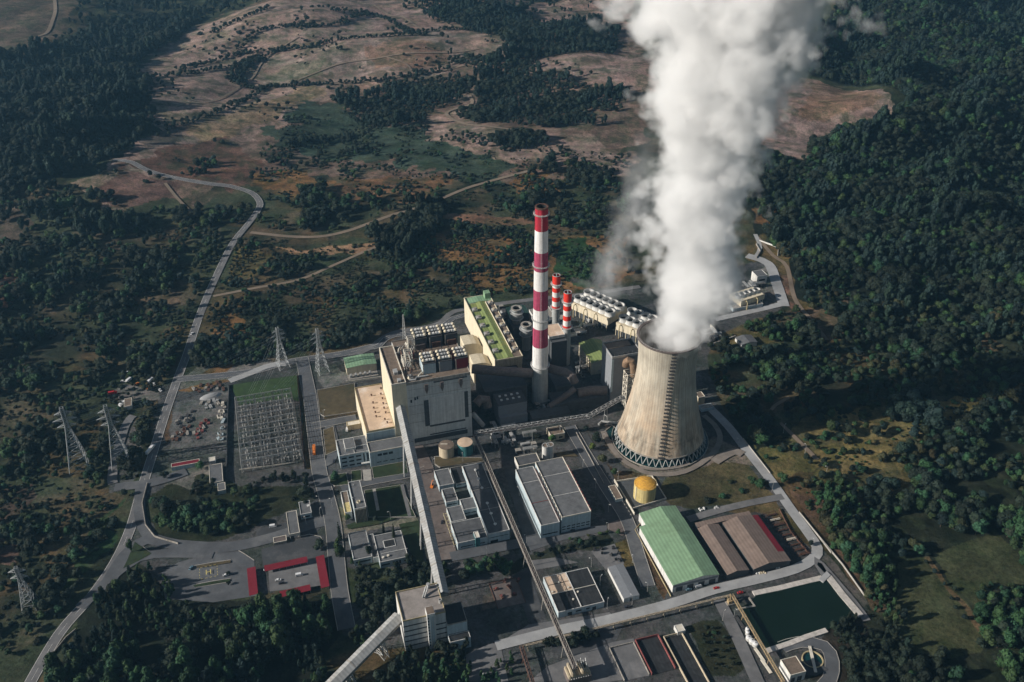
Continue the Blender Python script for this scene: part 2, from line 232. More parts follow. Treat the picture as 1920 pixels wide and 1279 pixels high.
COVER = [ # colour, edge wobble in metres, outline
 ((.014,.02,.015),8,[(1420,290),(1500,310),(1570,250),(1640,225),(1710,225),(1690,180),(1600,160),(1510,140),(1560,20),(1580,-40),(2100,-40),(2100,760),(1640,660),(1490,590),(1440,500),(1400,380)]),
 ((.15,.105,.088),20,[(250,130),(330,60),(560,-20),(1180,-20),(1230,130),(1180,330),(960,340),(500,335),(190,395),(210,305),(290,200)]),
 ((.016,.02,.014),6,[(120,1240),(160,1150),(240,1070),(300,1045),(320,1110),(460,1115),(625,1120),(640,1150),(600,1279),(560,1340),(100,1340)]),
 ((.02,.024,.016),8,[(1560,900),(1700,870),(1800,820),(1900,760),(2060,760),(2060,1340),(1600,1340),(1590,1200),(1640,1120)]),
 (FLR,14,[(0,130),(90,95),(230,30),(380,20),(330,75),(270,105),(255,130),(280,170),(290,230),(260,275),(210,300),(150,330),(60,350),(-60,370),(-80,130)]),
 ((.10,.075,.06),20,[(-80,-20),(180,-20),(130,40),(90,80),(0,110),(-80,130)]),
 (TAN,10,[(265,125),(330,75),(400,40),(480,10),(560,-10),(850,-10),(880,50),(960,85),(990,100),(860,130),(700,155),(640,165),(560,215),(480,255),(400,290),(330,345),(190,395),(150,340),(210,305),(290,240),(290,180)]),
 (PINK,8,[(780,-10),(1200,-20),(1180,45),(1000,45),(900,30)]),(PINK,8,[(600,5),(760,0),(860,40),(760,60),(640,40)]),
 (TAN,8,[(330,110),(470,75),(560,75),(620,70),(700,65),(620,90),(540,92),(470,105),(400,125),(330,130),(270,135)]),
 ((.225,.17,.152),8,[(475,150),(490,120),(520,102),(620,85),(720,75),(830,60),(900,60),(970,85),(960,100),(850,120),(770,125),(640,155),(540,162),(490,160)]),
 ((.22,.14,.11),8,[(690,90),(760,70),(850,100),(840,122),(770,125),(700,130)]),
 ((.19,.165,.13),12,[(500,140),(560,115),(620,105),(600,140),(530,158)]),
 ((.25,.18,.125),9,[(365,235),(450,205),(560,165),(620,165),(560,200),(470,240),(370,262)]),
 ((.26,.185,.125),8,[(360,262),(420,240),(440,245),(430,268),(380,290)]),
 (REDD,10,[(190,395),(215,310),(260,300),(330,270),(420,255),(470,290),(500,330),(440,370),(400,345),(300,330),(240,310)]),
 ((.12,.075,.065),6,[(190,350),(230,315),(290,335),(350,345),(330,370),(250,390),(205,385)]),
 ((.11,.09,.085),5,[(255,265),(300,245),(360,235),(340,262),(290,280)]),
 (TEAL,22,[(540,220),(580,190),(640,190),(700,240),(800,250),(900,270),(960,290),(940,340),(850,340),(760,310),(640,300),(500,265),(520,240)]),
 (ORNG,14,[(480,330),(560,320),(620,350),(560,375),(500,360)]),((.15,.085,.05),14,[(620,350),(700,330),(790,330),(850,345),(760,375),(660,385),(620,375)]),
 (TAN,9,[(800,225),(880,200),(890,235),(1000,250),(1100,250),(1180,300),(1180,330),(1040,300),(960,310),(880,285),(800,255)]),
 (PINK,9,[(1000,112),(1110,100),(1230,110),(1230,175),(1100,155),(1010,130)]),
 (ORNG,10,[(960,340),(1010,320),(1050,360),(1000,375)]),((.17,.1,.07),5,[(790,395),(900,400),(1010,415),(960,425),(880,415),(820,410)]),
 ((.26,.16,.1),5,[(520,460),(560,468),(640,462),(720,450),(735,455),(660,480),(600,478),(540,472)]),
 (ORNG,10,[(780,440),(1000,450),(1180,440),(1180,520),(1060,545),(860,550),(880,500),(800,470)]),
 ((.13,.1,.045),8,[(440,470),(480,450),(500,480),(470,520),(430,540)]),
 ((.16,.09,.04),8,[(400,590),(450,580),(480,610),(460,650),(400,640)]),
 ((.025,.055,.022),10,[(1035,455),(1100,450),(1140,490),(1130,530),(1060,530)]),
 (PINK,8,[(1470,150),(1520,148),(1600,170),(1680,185),(1700,215),(1640,215),(1560,245),(1500,300),(1440,280),(1400,200)]),
 ((.2,.13,.1),4,[(1530,150),(1600,172),(1660,185),(1600,205),(1540,230),(1500,220)]),
 (ORNG,6,[(1415,392),(1455,385),(1480,400),(1440,420),(1415,415)]),((.13,.1,.05),6,[(1600,450),(1640,438),(1670,452),(1640,475),(1600,470)]),
 ((.14,.1,.05),10,[(1400,470),(1440,440),(1470,480),(1490,540),(1560,620),(1540,660),(1500,600),(1470,560),(1440,500)]),
 ((.17,.1,.075),8,[(1440,500),(1480,520),(1500,580),(1480,590),(1450,540)]),((.13,.1,.05),8,[(1380,600),(1440,590),(1480,640),(1450,660),(1380,655),(1340,640)]),
 (BRN,8,[(1460,590),(1600,560),(1620,620),(1560,640)]),((.15,.1,.06),8,[(1820,620),(1870,625),(1880,650),(1830,655)]),
 ((.17,.135,.06),10,[(1400,830),(1500,790),(1640,755),(1780,740),(1860,740),(1800,800),(1700,850),(1650,880),(1560,890),(1480,900),(1440,890)]),
 ((.13,.105,.05),14,[(1560,880),(1700,860),(1740,900),(1640,950),(1560,930)]),
 ((.1,.065,.045),5,[(1480,920),(1560,940),(1600,1050),(1660,1150),(1640,1150),(1570,1050),(1500,960)]),
 (OLIVE,3,[(1690,1060),(1735,1043),(1790,1100),(1842,1200),(1838,1225),(1790,1230),(1700,1220),(1660,1160)]),
 (OLIVE,3,[(1760,1045),(1810,1015),(1860,990),(1895,1030),(1930,1070),(1930,1100),(1850,1105),(1838,1160),(1800,1110)]),
 ((.12,.085,.05),2,[(1738,1046),(1748,1046),(1845,1190),(1838,1196)]),
 ((.075,.06,.05),4,[(-30,405),(40,400),(65,430),(30,460),(-40,465)]),((.085,.07,.06),4,[(-40,358),(45,350),(40,400),(-40,400)]),
 ((.13,.07,.055),4,[(-40,515),(40,515),(30,550),(15,578),(-40,582)]),((.05,.045,.035),4,[(-40,670),(60,668),(95,700),(60,735),(-40,740)]),
 ((.075,.055,.045),4,[(-40,915),(60,912),(60,940),(30,980),(-40,980)]),((.09,.06,.05),4,[(-40,1015),(30,1015),(38,1060),(-40,1065)]),
 ((.12,.09,.065),14,[(150,560),(300,520),(360,560),(280,600),(180,590)]),((.1,.08,.05),10,[(130,950),(200,900),(240,930),(200,1000),(120,1080),(80,1060)]),
 ((.04,.075,.035),12,[(130,1060),(190,960),(235,930),(200,1040),(130,1150)]),
 (YARD,3,[(300,720),(430,700),(560,676),(720,645),(760,625),(850,590),(1000,562),(1060,557),(1200,540),(1440,485),(1476,570),(1330,640),(1325,700),(1400,835),(1530,1010),(1635,1150),(1560,1300),(900,1300),(860,1210),(740,1210),(640,1190),(620,1100),(460,1112),(330,1120),(240,1030),(262,920),(285,830)]),
 ((.17,.16,.155),3,PL('e',(430,260),(950,225),(1000,270),(640,400),(320,440),(200,420))),
 (ORNG,4,PL('e',(400,350),(560,290),(720,260),(560,350),(440,380))),(ORNG,4,PL('e',(270,440),(640,395),(560,430),(340,470))),
 ((.03,.05,.02),2,PL('e',(660,440),(1180,365),(1195,560),(1100,545),(720,600))),
 ((.075,.075,.077),2,PL('e',(700,600),(1195,530),(1230,1080),(690,1180))),
 ((.1,.075,.04),2,PL('e',(1185,360),(1240,370),(1310,1080),(1250,1110))),
 ((.1,.075,.04),4,PL('e',(1340,500),(1640,440),(1665,660),(1400,700),(1360,680))),
 ((.16,.155,.155),3,PL('e',(1330,300),(1460,270),(1560,330),(1600,430),(1400,480),(1350,400))),
 ((.115,.115,.118),3,PL('e',(260,560),(600,450),(620,900),(600,1000),(150,1010),(170,780))),
 ((.09,.06,.04),4,PL('e',(200,600),(240,600),(150,860),(100,900),(140,700))),
 ((.14,.13,.125),3,PL('e',(100,1080),(600,1030),(590,1279),(100,1279))),
 ((.16,.15,.15),3,PL('l',(500,560),(640,460),(900,500),(920,560),(640,600))),((.11,.11,.115),3,PL('l',(640,760),(780,690),(760,1000),(700,1180),(550,1200),(540,1060),(640,1000))),
 ((.03,.035,.02),6,PL('i',(220,180),(330,120),(540,140),(560,60),(760,80),(880,110),(1240,60),(1250,200),(1080,260),(900,330),(780,420),(470,440),(300,410),(225,330))),
 ((.02,.032,.016),3,PL('f',(520,440),(830,380),(960,640),(560,640))),((.025,.045,.02),2,PL('f',(580,240),(860,190),(880,290),(600,335))),
 ((.17,.155,.13),2,PL('f',(270,560),(360,560),(380,720),(780,680),(960,640),(980,700),(800,720),(400,770),(300,740))),
 ((.18,.15,.13),4,PL('d',(180,690),(560,960),(900,780),(1060,840),(1180,960),(900,1000),(640,1040),(380,1010),(200,860))),
 ((.075,.065,.035),5,PL('d',(600,1040),(900,980),(1150,960),(1330,1190),(900,1230),(640,1250),(560,1160))),
 ((.09,.06,.04),5,PL('d',(130,940),(420,1010),(560,1040),(380,1080),(200,1080),(150,1000))),
 ((.1,.075,.04),4,PL('h',(680,280),(1000,220),(1100,330),(1210,480),(1230,540),(1150,480),(1000,310),(860,320))),
 ((.12,.09,.04),3,PL('k',(1240,170),(1320,140),(1400,330),(1310,350))),((.1,.06,.04),3,PL('k',(1440,180),(1520,200),(1700,520),(1660,600),(1560,430))),
 ((.12,.11,.1),3,PL('k',(200,600),(420,400),(520,640),(200,700))),((.14,.115,.105),3,PL('k',(190,695),(300,520),(380,430),(470,420),(530,640),(200,698))),
 ((.03,.035,.025),5,PL('k',(300,380),(700,180),(1230,120),(1260,200),(800,260),(640,330),(300,440))),
 ((.03,.033,.02),3,PL('n',(40,860),(260,810),(500,1150),(400,1240),(240,1240))),((.04,.033,.027),4,PL('n',(1060,900),(1320,770),(1440,760),(1240,1279),(1000,1279),(1130,1100),(1000,1000))),
 ((.085,.078,.075),3,PL('n',(1110,500),(1000,330),(1100,330),(1400,700),(1330,760))),
 ((.05,.06,.03),8,PL('j',(180,330),(780,380),(880,360),(850,500),(620,560),(480,640),(180,640))),
 ((.16,.15,.15),5,[(1405,560),(1440,490),(1475,565),(1420,585),(1380,590)]),
]
WOBA = lambda x, y, a: (a*.5*(waves(x, y, 90, 21)+.6*waves(x, y, 33, 22)), a*.5*(waves(x, y, 90, 23)+.6*waves(x, y, 33, 24)))
el = np.concatenate([np.linspace(89.5, 56, 18), np.linspace(55.5, 12.5, 760), np.linspace(12.2, 2.2, 60)])
az = np.concatenate([np.linspace(-180, -36, 60, endpoint=False), np.linspace(-36, 36, 1250), np.linspace(36, 180, 61)[1:]])
rad = CAMH/np.tan(np.radians(el)); A_, R_ = np.meshgrid(np.radians(az), rad)
GX = (np.sin(A_)*R_).ravel(); GY = (np.cos(A_)*R_).ravel(); GZ = hgt(GX, GY)
col = np.empty((GX.size, 4), np.float32); col[:, 3] = 1
# open country: scrub with paler and greener patches
t1 = smooth(-.6, 1.1, waves(GX, GY, 160, 31)+.5*waves(GX, GY, 45, 32)); t2 = smooth(.2, 1.5, waves(GX, GY, 110, 33)+.6*waves(GX, GY, 30, 34))
for c_ in range(3):
    b_ = SCR[c_]*(1-t1)+FLR[c_]*t1; col[:, c_] = b_*(1-.5*t2)+np.array(BRN)[c_]*.5*t2
wx, wy = WOBA(GX, GY, 1.)
ob = smooth(.1, 1.1, waves(GX, GY, 120, 35)+.7*waves(GX, GY, 38, 36))*smooth(1500, 700, GY)*smooth(-600,-300,GX)
for c_ in range(3): col[:, c_] = col[:, c_]*(1-.6*ob)+(.13,.08,.042)[c_]*.6*ob
for cc, wob, poly in COVER:
    pw = wp(poly); xs = [p[0] for p in pw]; ys = [p[1] for p in pw]; mg = wob*3
    idx = np.where((GX > min(xs)-mg) & (GX < max(xs)+mg) & (GY > min(ys)-mg) & (GY < max(ys)+mg))[0]
    if not len(idx): continue
    x_ = GX[idx]; y_ = GY[idx]; k_ = idx[inpoly(x_+wx[idx]*wob, y_+wy[idx]*wob, pw)]
    v_ = 1+(.0 if wob < 3.5 else .2)*np.clip(waves(GX[k_], GY[k_], 60, 41)*.6+waves(GX[k_], GY[k_], 19, 42)*.5, -1.6, 1.6)
    if wob >= 8:      # weedy, patchy cover
        g_ = smooth(.5, 1.4, waves(GX[k_], GY[k_], 55, 43)+.7*waves(GX[k_], GY[k_], 17, 44))*.55
    else: g_ = np.zeros(len(k_))
    for c_ in range(3): col[k_, c_] = cc[c_]*v_*(1-g_)+SCR[c_]*g_
nr, nc = len(el), len(az)
me = bpy.data.meshes.new('ground'); me.vertices.add(GX.size)
me.vertices.foreach_set('co', np.stack([GX, GY, GZ], 1).astype(np.float32).ravel())
ii = (np.arange(nr-1)[:, None]*nc+np.arange(nc-1)[None, :]).ravel()
quads = np.stack([ii, ii+1, ii+nc+1, ii+nc], 1)[:, ::-1].astype(np.int32)
me.loops.add(quads.size); me.loops.foreach_set('vertex_index', quads.ravel())
me.polygons.add(len(quads)); me.polygons.foreach_set('loop_start', np.arange(0, quads.size, 4, dtype=np.int32)); me.polygons.foreach_set('use_smooth', np.ones(len(quads), bool))
at = me.color_attributes.new('cover', 'FLOAT_COLOR', 'POINT'); at.data.foreach_set('color', col.ravel()); me.update(); me.validate()
gm = bpy.data.materials.new('ground_cover'); gm.use_nodes = True; N = gm.node_tree.nodes; L = gm.node_tree.links; b = N['Principled BSDF']
b.inputs['Roughness'].default_value = .95; b.inputs['Specular IOR Level'].default_value = .1
ca = N.new('ShaderNodeAttribute'); ca.attribute_name = 'cover'; tc = N.new('ShaderNodeTexCoord')
def gnoise(scale, det, lo, hi):
    n_ = N.new('ShaderNodeTexNoise'); n_.inputs['Scale'].default_value = scale; n_.inputs['Detail'].default_value = det; n_.inputs['Roughness'].default_value = .72; L.new(tc.outputs['Object'], n_.inputs['Vector'])
    r_ = N.new('ShaderNodeMapRange'); r_.inputs[1].default_value = .32; r_.inputs[2].default_value = .68; r_.inputs[3].default_value = lo; r_.inputs[4].default_value = hi; L.new(n_.outputs[0], r_.inputs[0]); return n_, r_.outputs[0]
n1, f1 = gnoise(.035, 9, .5, 1.5); n2, f2 = gnoise(.3, 6, .6, 1.4)
mu = N.new('ShaderNodeMath'); mu.operation = 'MULTIPLY'; L.new(f1, mu.inputs[0]); L.new(f2, mu.inputs[1])
vm = N.new('ShaderNodeVectorMath'); vm.operation = 'SCALE'; L.new(ca.outputs['Color'], vm.inputs[0]); L.new(mu.outputs[0], vm.inputs['Scale'])
n3, f3 = gnoise(.012, 9, -.1, .5); n4, f4 = gnoise(.09, 8, -.5, .75)
def tint(prev, fac_, col_):
    q = N.new('ShaderNodeMath'); q.operation = 'MAXIMUM'; L.new(fac_, q.inputs[0]); q.inputs[1].default_value = 0
    mul = N.new('ShaderNodeVectorMath'); mul.operation = 'MULTIPLY'; L.new(prev, mul.inputs[0]); mul.inputs[1].default_value = col_
    mx = N.new('ShaderNodeMix'); mx.data_type = 'RGBA'; L.new(q.outputs[0], mx.inputs[0]); L.new(prev, mx.inputs[6]); L.new(mul.outputs[0], mx.inputs[7]); return mx.outputs[2]
c_1 = tint(vm.outputs[0], f3, (1.3, 1.0, .82)); c_2 = tint(c_1, f4, (.45, .62, .5)); n5, f5 = gnoise(.022, 10, -1.6, 1.9); n6, f6 = gnoise(.5, 4, -1.3, 1.3)
c_3 = tint(c_2, f5, (.6, .72, .62)); c_4 = tint(c_3, f6, (.62, .72, .66)); L.new(c_4, b.inputs['Base Color'])
bp = N.new('ShaderNodeBump'); bp.inputs['Strength'].default_value = .7; bp.inputs['Distance'].default_value = 3.; L.new(n1.outputs[0], bp.inputs['Height'])
bp2 = N.new('ShaderNodeBump'); bp2.inputs['Strength'].default_value = .6; bp2.inputs['Distance'].default_value = .6; L.new(n2.outputs[0], bp2.inputs['Height']); L.new(bp.outputs[0], bp2.inputs['Normal']); L.new(bp2.outputs[0], b.inputs['Normal'])
me.materials.append(gm); ground = bpy.data.objects.new('ground', me); C.objects.link(ground); ground['kind'] = 'structure'

# ---------------------------------------------------------------- roads and paved sheets
ROADS = []
def ribbon(pts, w, z, step=8.):
    P_ = [np.array(p, float) for p in pts]; Q = []
    n = len(P_)
    for i in range(n-1):                             # Catmull-Rom through the surveyed points
        p0 = P_[max(i-1, 0)]; p1 = P_[i]; p2 = P_[i+1]; p3 = P_[min(i+2, n-1)]; k = max(2, int(np.linalg.norm(p2-p1)/step))
        for t in np.arange(k)/k: Q.append(.5*((2*p1)+(-p0+p2)*t+(2*p0-5*p1+4*p2-p3)*t*t+(-p0+3*p1-3*p2+p3)*t**3))
    Q.append(P_[-1]); Q = np.array(Q); T = np.gradient(Q, axis=0); T /= np.linalg.norm(T, axis=1)[:, None]; Nn = np.stack([-T[:, 1], T[:, 0]], 1)
    return Q, Nn
def strip(Q, Nn, a, b_, z, mb, z1=None):
    A1 = Q+Nn*a; B1 = Q+Nn*b_; i = len(mb.v)
    for q, r_ in zip(A1, B1):
        lf = .9*float(smooth(430, 620, math.hypot(q[0]-60, (q[1]-640)/1.15))); mb.v += [(q[0], q[1], float(hgt(q[0], q[1]))+z+lf), (r_[0], r_[1], float(hgt(r_[0], r_[1]))+(z if z1 is None else z1)+lf)]
    for k in range(len(Q)-1): mb.f.append((i+2*k, i+2*k+2, i+2*k+3, i+2*k+1))
RZ = [.10]
def road(pts, w, mt='asphalt', kerb=False, line=False, name='road', px=True, verge=6):
    pw = wp(pts) if px else pts
    Q, Nn = ribbon(pw, w, 0); RZ[0] += .012; z = RZ[0]
    mb = MB(); strip(Q, Nn, w/2, -w/2, z, mb); o = mb.build(name, mt, kind='structure'); ROADS.append((pw, w/2+2.))
    if kerb:
        for s_ in (1, -1):
            kb = MB(); strip(Q, Nn, s_*(w/2+.45), s_*(w/2), z+.12, kb); strip(Q, Nn, s_*(w/2), s_*(w/2-.01), z+.12, kb, z); kb.build('kerb', 'kerb', kind='structure')
    if line:
        lb = MB()
        for s_ in (w/2-.5, -w/2+.2): strip(Q, Nn, s_+.3, s_, z+.02, lb)
        cl = MB(); k_ = 0
        for k_ in range(0, len(Q)-2, 2): strip(Q[k_:k_+2], Nn[k_:k_+2], .1, -.1, z+.02, cl)
        cl.build('road_marking', 'paint', kind='structure'); lb.build('road_marking', 'paint', kind='structure')
    return o
def sheet(pts, mt, name='pavement', z=None, zone=None, kerb=False):
    RZ[0] += .012; z = RZ[0] if z is None else z
    pw = wp(PL(zone, *pts) if zone else pts); mb = MB(); mb.quad([(p[0], p[1], z) for p in (pw if area2(pw) > 0 else pw[::-1])]); o = mb.build(name, mt, kind='structure')
    if kerb: line_wall(pw+[pw[0]], .35, z+.12, 'kerb', 'kerb')
    return o
def area2(p): return sum(p[i-1][0]*p[i][1]-p[i][0]*p[i-1][1] for i in range(len(p)))
def line_wall(pw, w, h, name, mt, z0=-.2, parent=None, **kw):
    mb = MB()
    for (a, b_) in zip(pw[:-1], pw[1:]):
        a = np.array(a); b_ = np.array(b_); d = b_-a; L_ = np.linalg.norm(d)
        if L_ < .1: continue
        d /= L_; n = np.array([-d[1], d[0]])*w/2; a = a-d*w*.45; b2 = b_+d*w*.45
        mb.prism([tuple(a-n), tuple(b2-n), tuple(b2+n), tuple(a+n)], z0, h+random.uniform(0, .004))
    o = mb.build(name, mt, parent)
    if not kw: o['kind'] = 'structure'
    for k_, v_ in kw.items(): o[k_] = v_
    return o
# site sheets
sheet([(430,560),(750,470),(885,545),(905,760),(640,800),(350,780),(330,620)], 'asphalt', 'car_park', zone='i')
sheet([(970,575),(1265,535),(1290,700),(980,735)], 'gravel', 'car_park', zone='i')
sheet([(930,480),(1240,400),(1310,400),(1310,520),(940,590)], 'asphalt2', 'forecourt', zone='i')
sheet([(1100,30),(1120,0),(1390,0),(1330,300),(1260,380),(1100,420),(900,440),(900,360),(1080,320),(1180,240),(1260,180)], 'asphalt2', 'forecourt', zone='i')
sheet([(540,890),(1000,820),(1200,740),(1320,830),(1240,1000),(900,1100)], 'asphalt2', 'yard_paving', zone='k', z=.09)
sheet([(520,310),(780,280),(960,320),(620,380)], 'gravel', 'yard_paving', zone='k')
sheet([(1060,230),(1250,170),(1330,330),(1180,380)], 'gravel', 'yard_paving', zone='k')
sheet([(430,430),(560,380),(700,760),(560,800)], 'asphalt2', 'yard_paving', zone='k')
sheet([(560,820),(1210,720),(1290,800),(1120,850),(800,900),(440,980),(300,980)], 'gravel', 'yard_paving', zone='k')
sheet([(60,1060),(230,980),(330,960),(400,1279),(60,1279)], 'gravel', 'yard_paving', zone='k'); sheet([(560,1279),(720,1150),(1230,960),(1400,930),(1530,1230),(1200,1279)], 'gravel', 'yard_paving', zone='k')
sheet([(1120,180),(1290,150),(1460,420),(1600,720),(1640,800),(1460,870),(1400,700)], 'asphalt2', 'yard_paving', zone='g')
sheet([(1450,860),(1620,800),(1700,900),(1560,960),(1440,900)], 'earth', 'paving', zone='g')
sheet([(620,430),(700,420),(905,960),(780,1000)], 'asphalt2', 'paving', zone='g')
sheet([(770,960),(900,990),(1310,880),(1440,880),(1440,920),(1100,990),(830,1080)], 'asphalt', 'paving', zone='g')
# roads
road([(40,1310),(110,1190),(170,1120),(215,1055),(245,990),(265,920),(290,840),(312,770),(335,705),(352,660),(375,590),(405,520),(435,460),(468,418),(484,395),(487,380),(470,362),(430,350),(400,347),(340,337),(280,322),(245,305),(212,301)], 8.5, 'pale_road' if 0 else 'gravel', line=True)
road([(470,437),(540,444),(600,444),(650,434),(690,420),(740,402),(790,388),(830,372),(880,352),(940,335),(990,322)], 6, 'dirt')
road([(400,556),(480,540),(560,525),(620,500),(670,478),(730,453)], 4.5, 'dirt', name='track')
road([(1000,250),(930,240),(880,235),(845,222),(838,212),(860,203),(885,195),(880,180)], 6, 'dirt', name='track')
road([(445,160),(480,162),(600,158),(700,152),(780,140),(870,124)], 6, 'dirt', name='track')
road([(700,10),(760,35),(800,60),(770,62)], 6, 'dirt', name='track')
road([(560,150),(640,120),(720,108),(800,100),(900,92)], 3, 'dirt', name='track'); road([(725,108),(760,120),(770,130)], 3, 'dirt', name='track'); road([(330,200),(400,190),(470,150),(500,110),(560,70)], 3.5, 'dirt', name='track'); road([(360,400),(330,370),(310,345)], 4, 'dirt', name='track'); road([(60,80),(95,50),(104,20),(100,-10)], 7, 'dirt', name='track')
road([(1420,445),(1450,480),(1475,500),(1490,560),(1520,600),(1550,638)], 5, 'dirt', name='track')
road([(1480,745),(1445,770),(1470,800),(1530,862)], 3.5, 'dirt', name='track')
road([(330,712),(420,704),(480,696),(520,684),(560,676),(640,664),(700,650)], 10, 'asphalt', line=True)
road(PL('e',(640,405),(800,345),(930,290),(1020,270),(1100,268)), 8, 'pale')
road([(640,676),(690,655),(722,632),(752,621),(790,616),(826,606),(842,590),(875,579),(1000,562),(1100,552),(1200,538)], 7, 'gravel')
road([(700,652),(712,648),(722,637),(742,629),(765,627),(800,622),(835,608),(850,597),(880,590)], 7, 'asphalt', line=True)
road([(566,672),(572,700),(581,745),(588,800),(594,850),(600,890),(612,930),(624,980),(630,1040),(637,1110),(650,1180)], 12, 'asphalt', kerb=True)
road([(586,800),(620,793),(668,784)], 9, 'asphalt', kerb=True)
road([(600,870),(620,865),(625,830),(618,800)], 9, 'asphalt')
road([(205,1090),(235,1042),(275,1012),(330,1022),(430,1026),(520,1006),(580,985),(625,975)], 11, 'asphalt')
road([(150,1140),(235,1062),(290,1040),(400,1040)], 9, 'asphalt')
road([(265,905),(262,960),(275,1000),(310,1020),(380,1025)], 9, 'asphalt')
road([(640,918),(690,905),(770,890),(800,880)], 8, 'asphalt', kerb=True)
road([(775,830),(795,870),(815,930),(832,1000),(842,1050)], 13, 'earth')
road([(845,1045),(960,1022),(1040,1008)], 10, 'asphalt')
road([(1068,800),(1100,855),(1140,920),(1175,975),(1196,1040),(1215,1100)], 10, 'asphalt', kerb=True)
road([(930,1212),(1050,1182),(1140,1163),(1260,1132),(1340,1106),(1420,1087),(1490,1068),(1525,1048),(1532,1028),(1515,1000),(1486,960),(1440,895),(1400,845),(1365,800),(1330,765)], 8.5, 'pale')
road([(1290,975),(1340,960),(1400,945),(1468,932)], 7, 'gravel')
road([(1345,1120),(1380,1190),(1425,1290)], 9, 'gravel')
road([(1560,1100),(1530,1050),(1600,1130),(1625,1165)], 6, 'gravel')
road([(1416,440),(1425,465),(1415,485)], 5, 'pale')
road([(1470,575),(1455,530),(1440,495),(1400,480)], 12, 'pale'); road([(1470,570),(1420,582),(1340,600)], 8, 'pale')
road(PL('w',(500,530),(580,610),(680,710)), 3, 'dirt', name='track')
road([(1465,1215),(1500,1205),(1545,1212),(1560,1240),(1555,1275),(1530,1300)], 9, 'asphalt', kerb=True)
road([(350,885),(290,905),(215,915)], 10, 'asphalt')
road([(212,908),(212,880),(235,800),(250,780)], 8, 'gravel')
for pts in [PL('i',(520,515),(640,492),(762,470),(830,510),(885,547)), PL('i',(530,580),(640,560),(745,546)), PL('i',(540,692),(640,672),(745,657)), PL('i',(540,710),(740,678)),
            PL('i',(70,605),(120,540),(150,430)), PL('i',(80,612),(150,575),(215,545)), PL('i',(170,430),(270,505)), PL('i',(1150,405),(1220,392),(1285,405),(1305,440))]:
    line_wall(wp(pts), .5, .35, 'kerb', 'kerb')
sheet([(120,560),(170,440),(270,510),(200,550),(100,600)], 'grass', 'lawn', zone='i'); sheet([(540,583),(745,550),(745,565),(545,597)], 'drygrass', 'lawn', zone='i'); sheet([(520,700),(740,662),(742,676),(530,712)], 'grass', 'lawn', zone='i')
sheet([(1340,480),(1640,425),(1660,650),(1400,690),(1365,670)], 'drygrass', 'grass_plot', zone='e', kerb=True)
sheet([(1390,800),(1470,770),(1500,960),(1410,1000)], 'drygrass', 'grass_plot', zone='e', kerb=True)
sheet([(650,440),(1180,362),(1195,570),(1100,545),(720,600)], 'brightgrass', 'grass_plot', zone='e')
sheet([(250,310),(380,290),(400,380),(290,395),(250,370)], 'grass', 'lawn', zone='f', kerb=True)
sheet([(420,275),(500,265),(505,345),(425,360)], 'grass', 'lawn', zone='f', kerb=True); sheet([(585,245),(860,195),(875,290),(600,335)], 'grass', 'lawn', zone='f', kerb=True)
sheet([(525,430),(820,385),(935,640),(560,645)], 'grass', 'lawn', zone='f', kerb=True); sheet([(380,710),(560,640),(790,650),(640,700),(400,740)], 'grass', 'lawn', zone='f')
sheet([(800,700),(960,670),(1000,1000),(930,1010)], 'grass', 'lawn', zone='f'); sheet([(1085,160),(1475,170),(1475,200),(1130,245),(1090,220)], 'drygrass', 'lawn', zone='f', kerb=True)
sheet([(510,265),(578,262),(585,350),(520,355)], 'kerb', 'paved_path', zone='f')
sheet([(60,330),(200,340),(440,340),(455,370),(110,420),(60,390)], 'drygrass', 'lawn', zone='g')
sheet([(1030,300),(1160,285),(1210,330),(1040,330)], 'drygrass', 'lawn', zone='g')
for a_, b2 in (((1110,800),(1230,1060)), ((1150,980),(1420,940))): pass
road(PL('d',(180,745),(235,850),(300,930),(400,990),(480,1025),(600,1035),(720,1015),(830,960),(930,870),(960,780),(920,700),(850,640)), 5, 'track', name='track')
road(PL('d',(420,985),(520,1000),(640,990),(760,960)), 3, 'track', name='track'); road(PL('d',(920,950),(1000,900),(1060,880),(1110,900)), 9, 'track', name='track')
sheet([(590,420),(615,415),(648,590),(622,594)], 'kerb', 'paved_path', zone='f'); sheet([(812,385),(838,380),(905,640),(875,642)], 'gravel', 'paved_path', zone='f')
# helipad marking
hp = MB(); c0 = uvof(GT(*P('i',613,622)))
def hpb(u0_, v0_, u1_, v1_):
    q = [xy(c0[0]+a, c0[1]+b_) for a, b_ in ((u0_,v0_),(u1_,v0_),(u1_,v1_),(u0_,v1_))]; hp.quad([(*t, RZ[0]+.03) for t in q])
hpb(-1.9,-2.4,-1.2,2.4); hpb(1.2,-2.4,1.9,2.4); hpb(-1.2,-.35,1.2,.35)
for s_ in (-1, 1):
    for k in range(4): hpb(-6+k*3.3,s_*6-.15,-4.2+k*3.3,s_*6+.15); hpb(s_*6.5-.15,-5.5+k*3,s_*6.5+.15,-3.9+k*3)
hp.build('helipad_marking', 'yellowpaint', kind='structure')
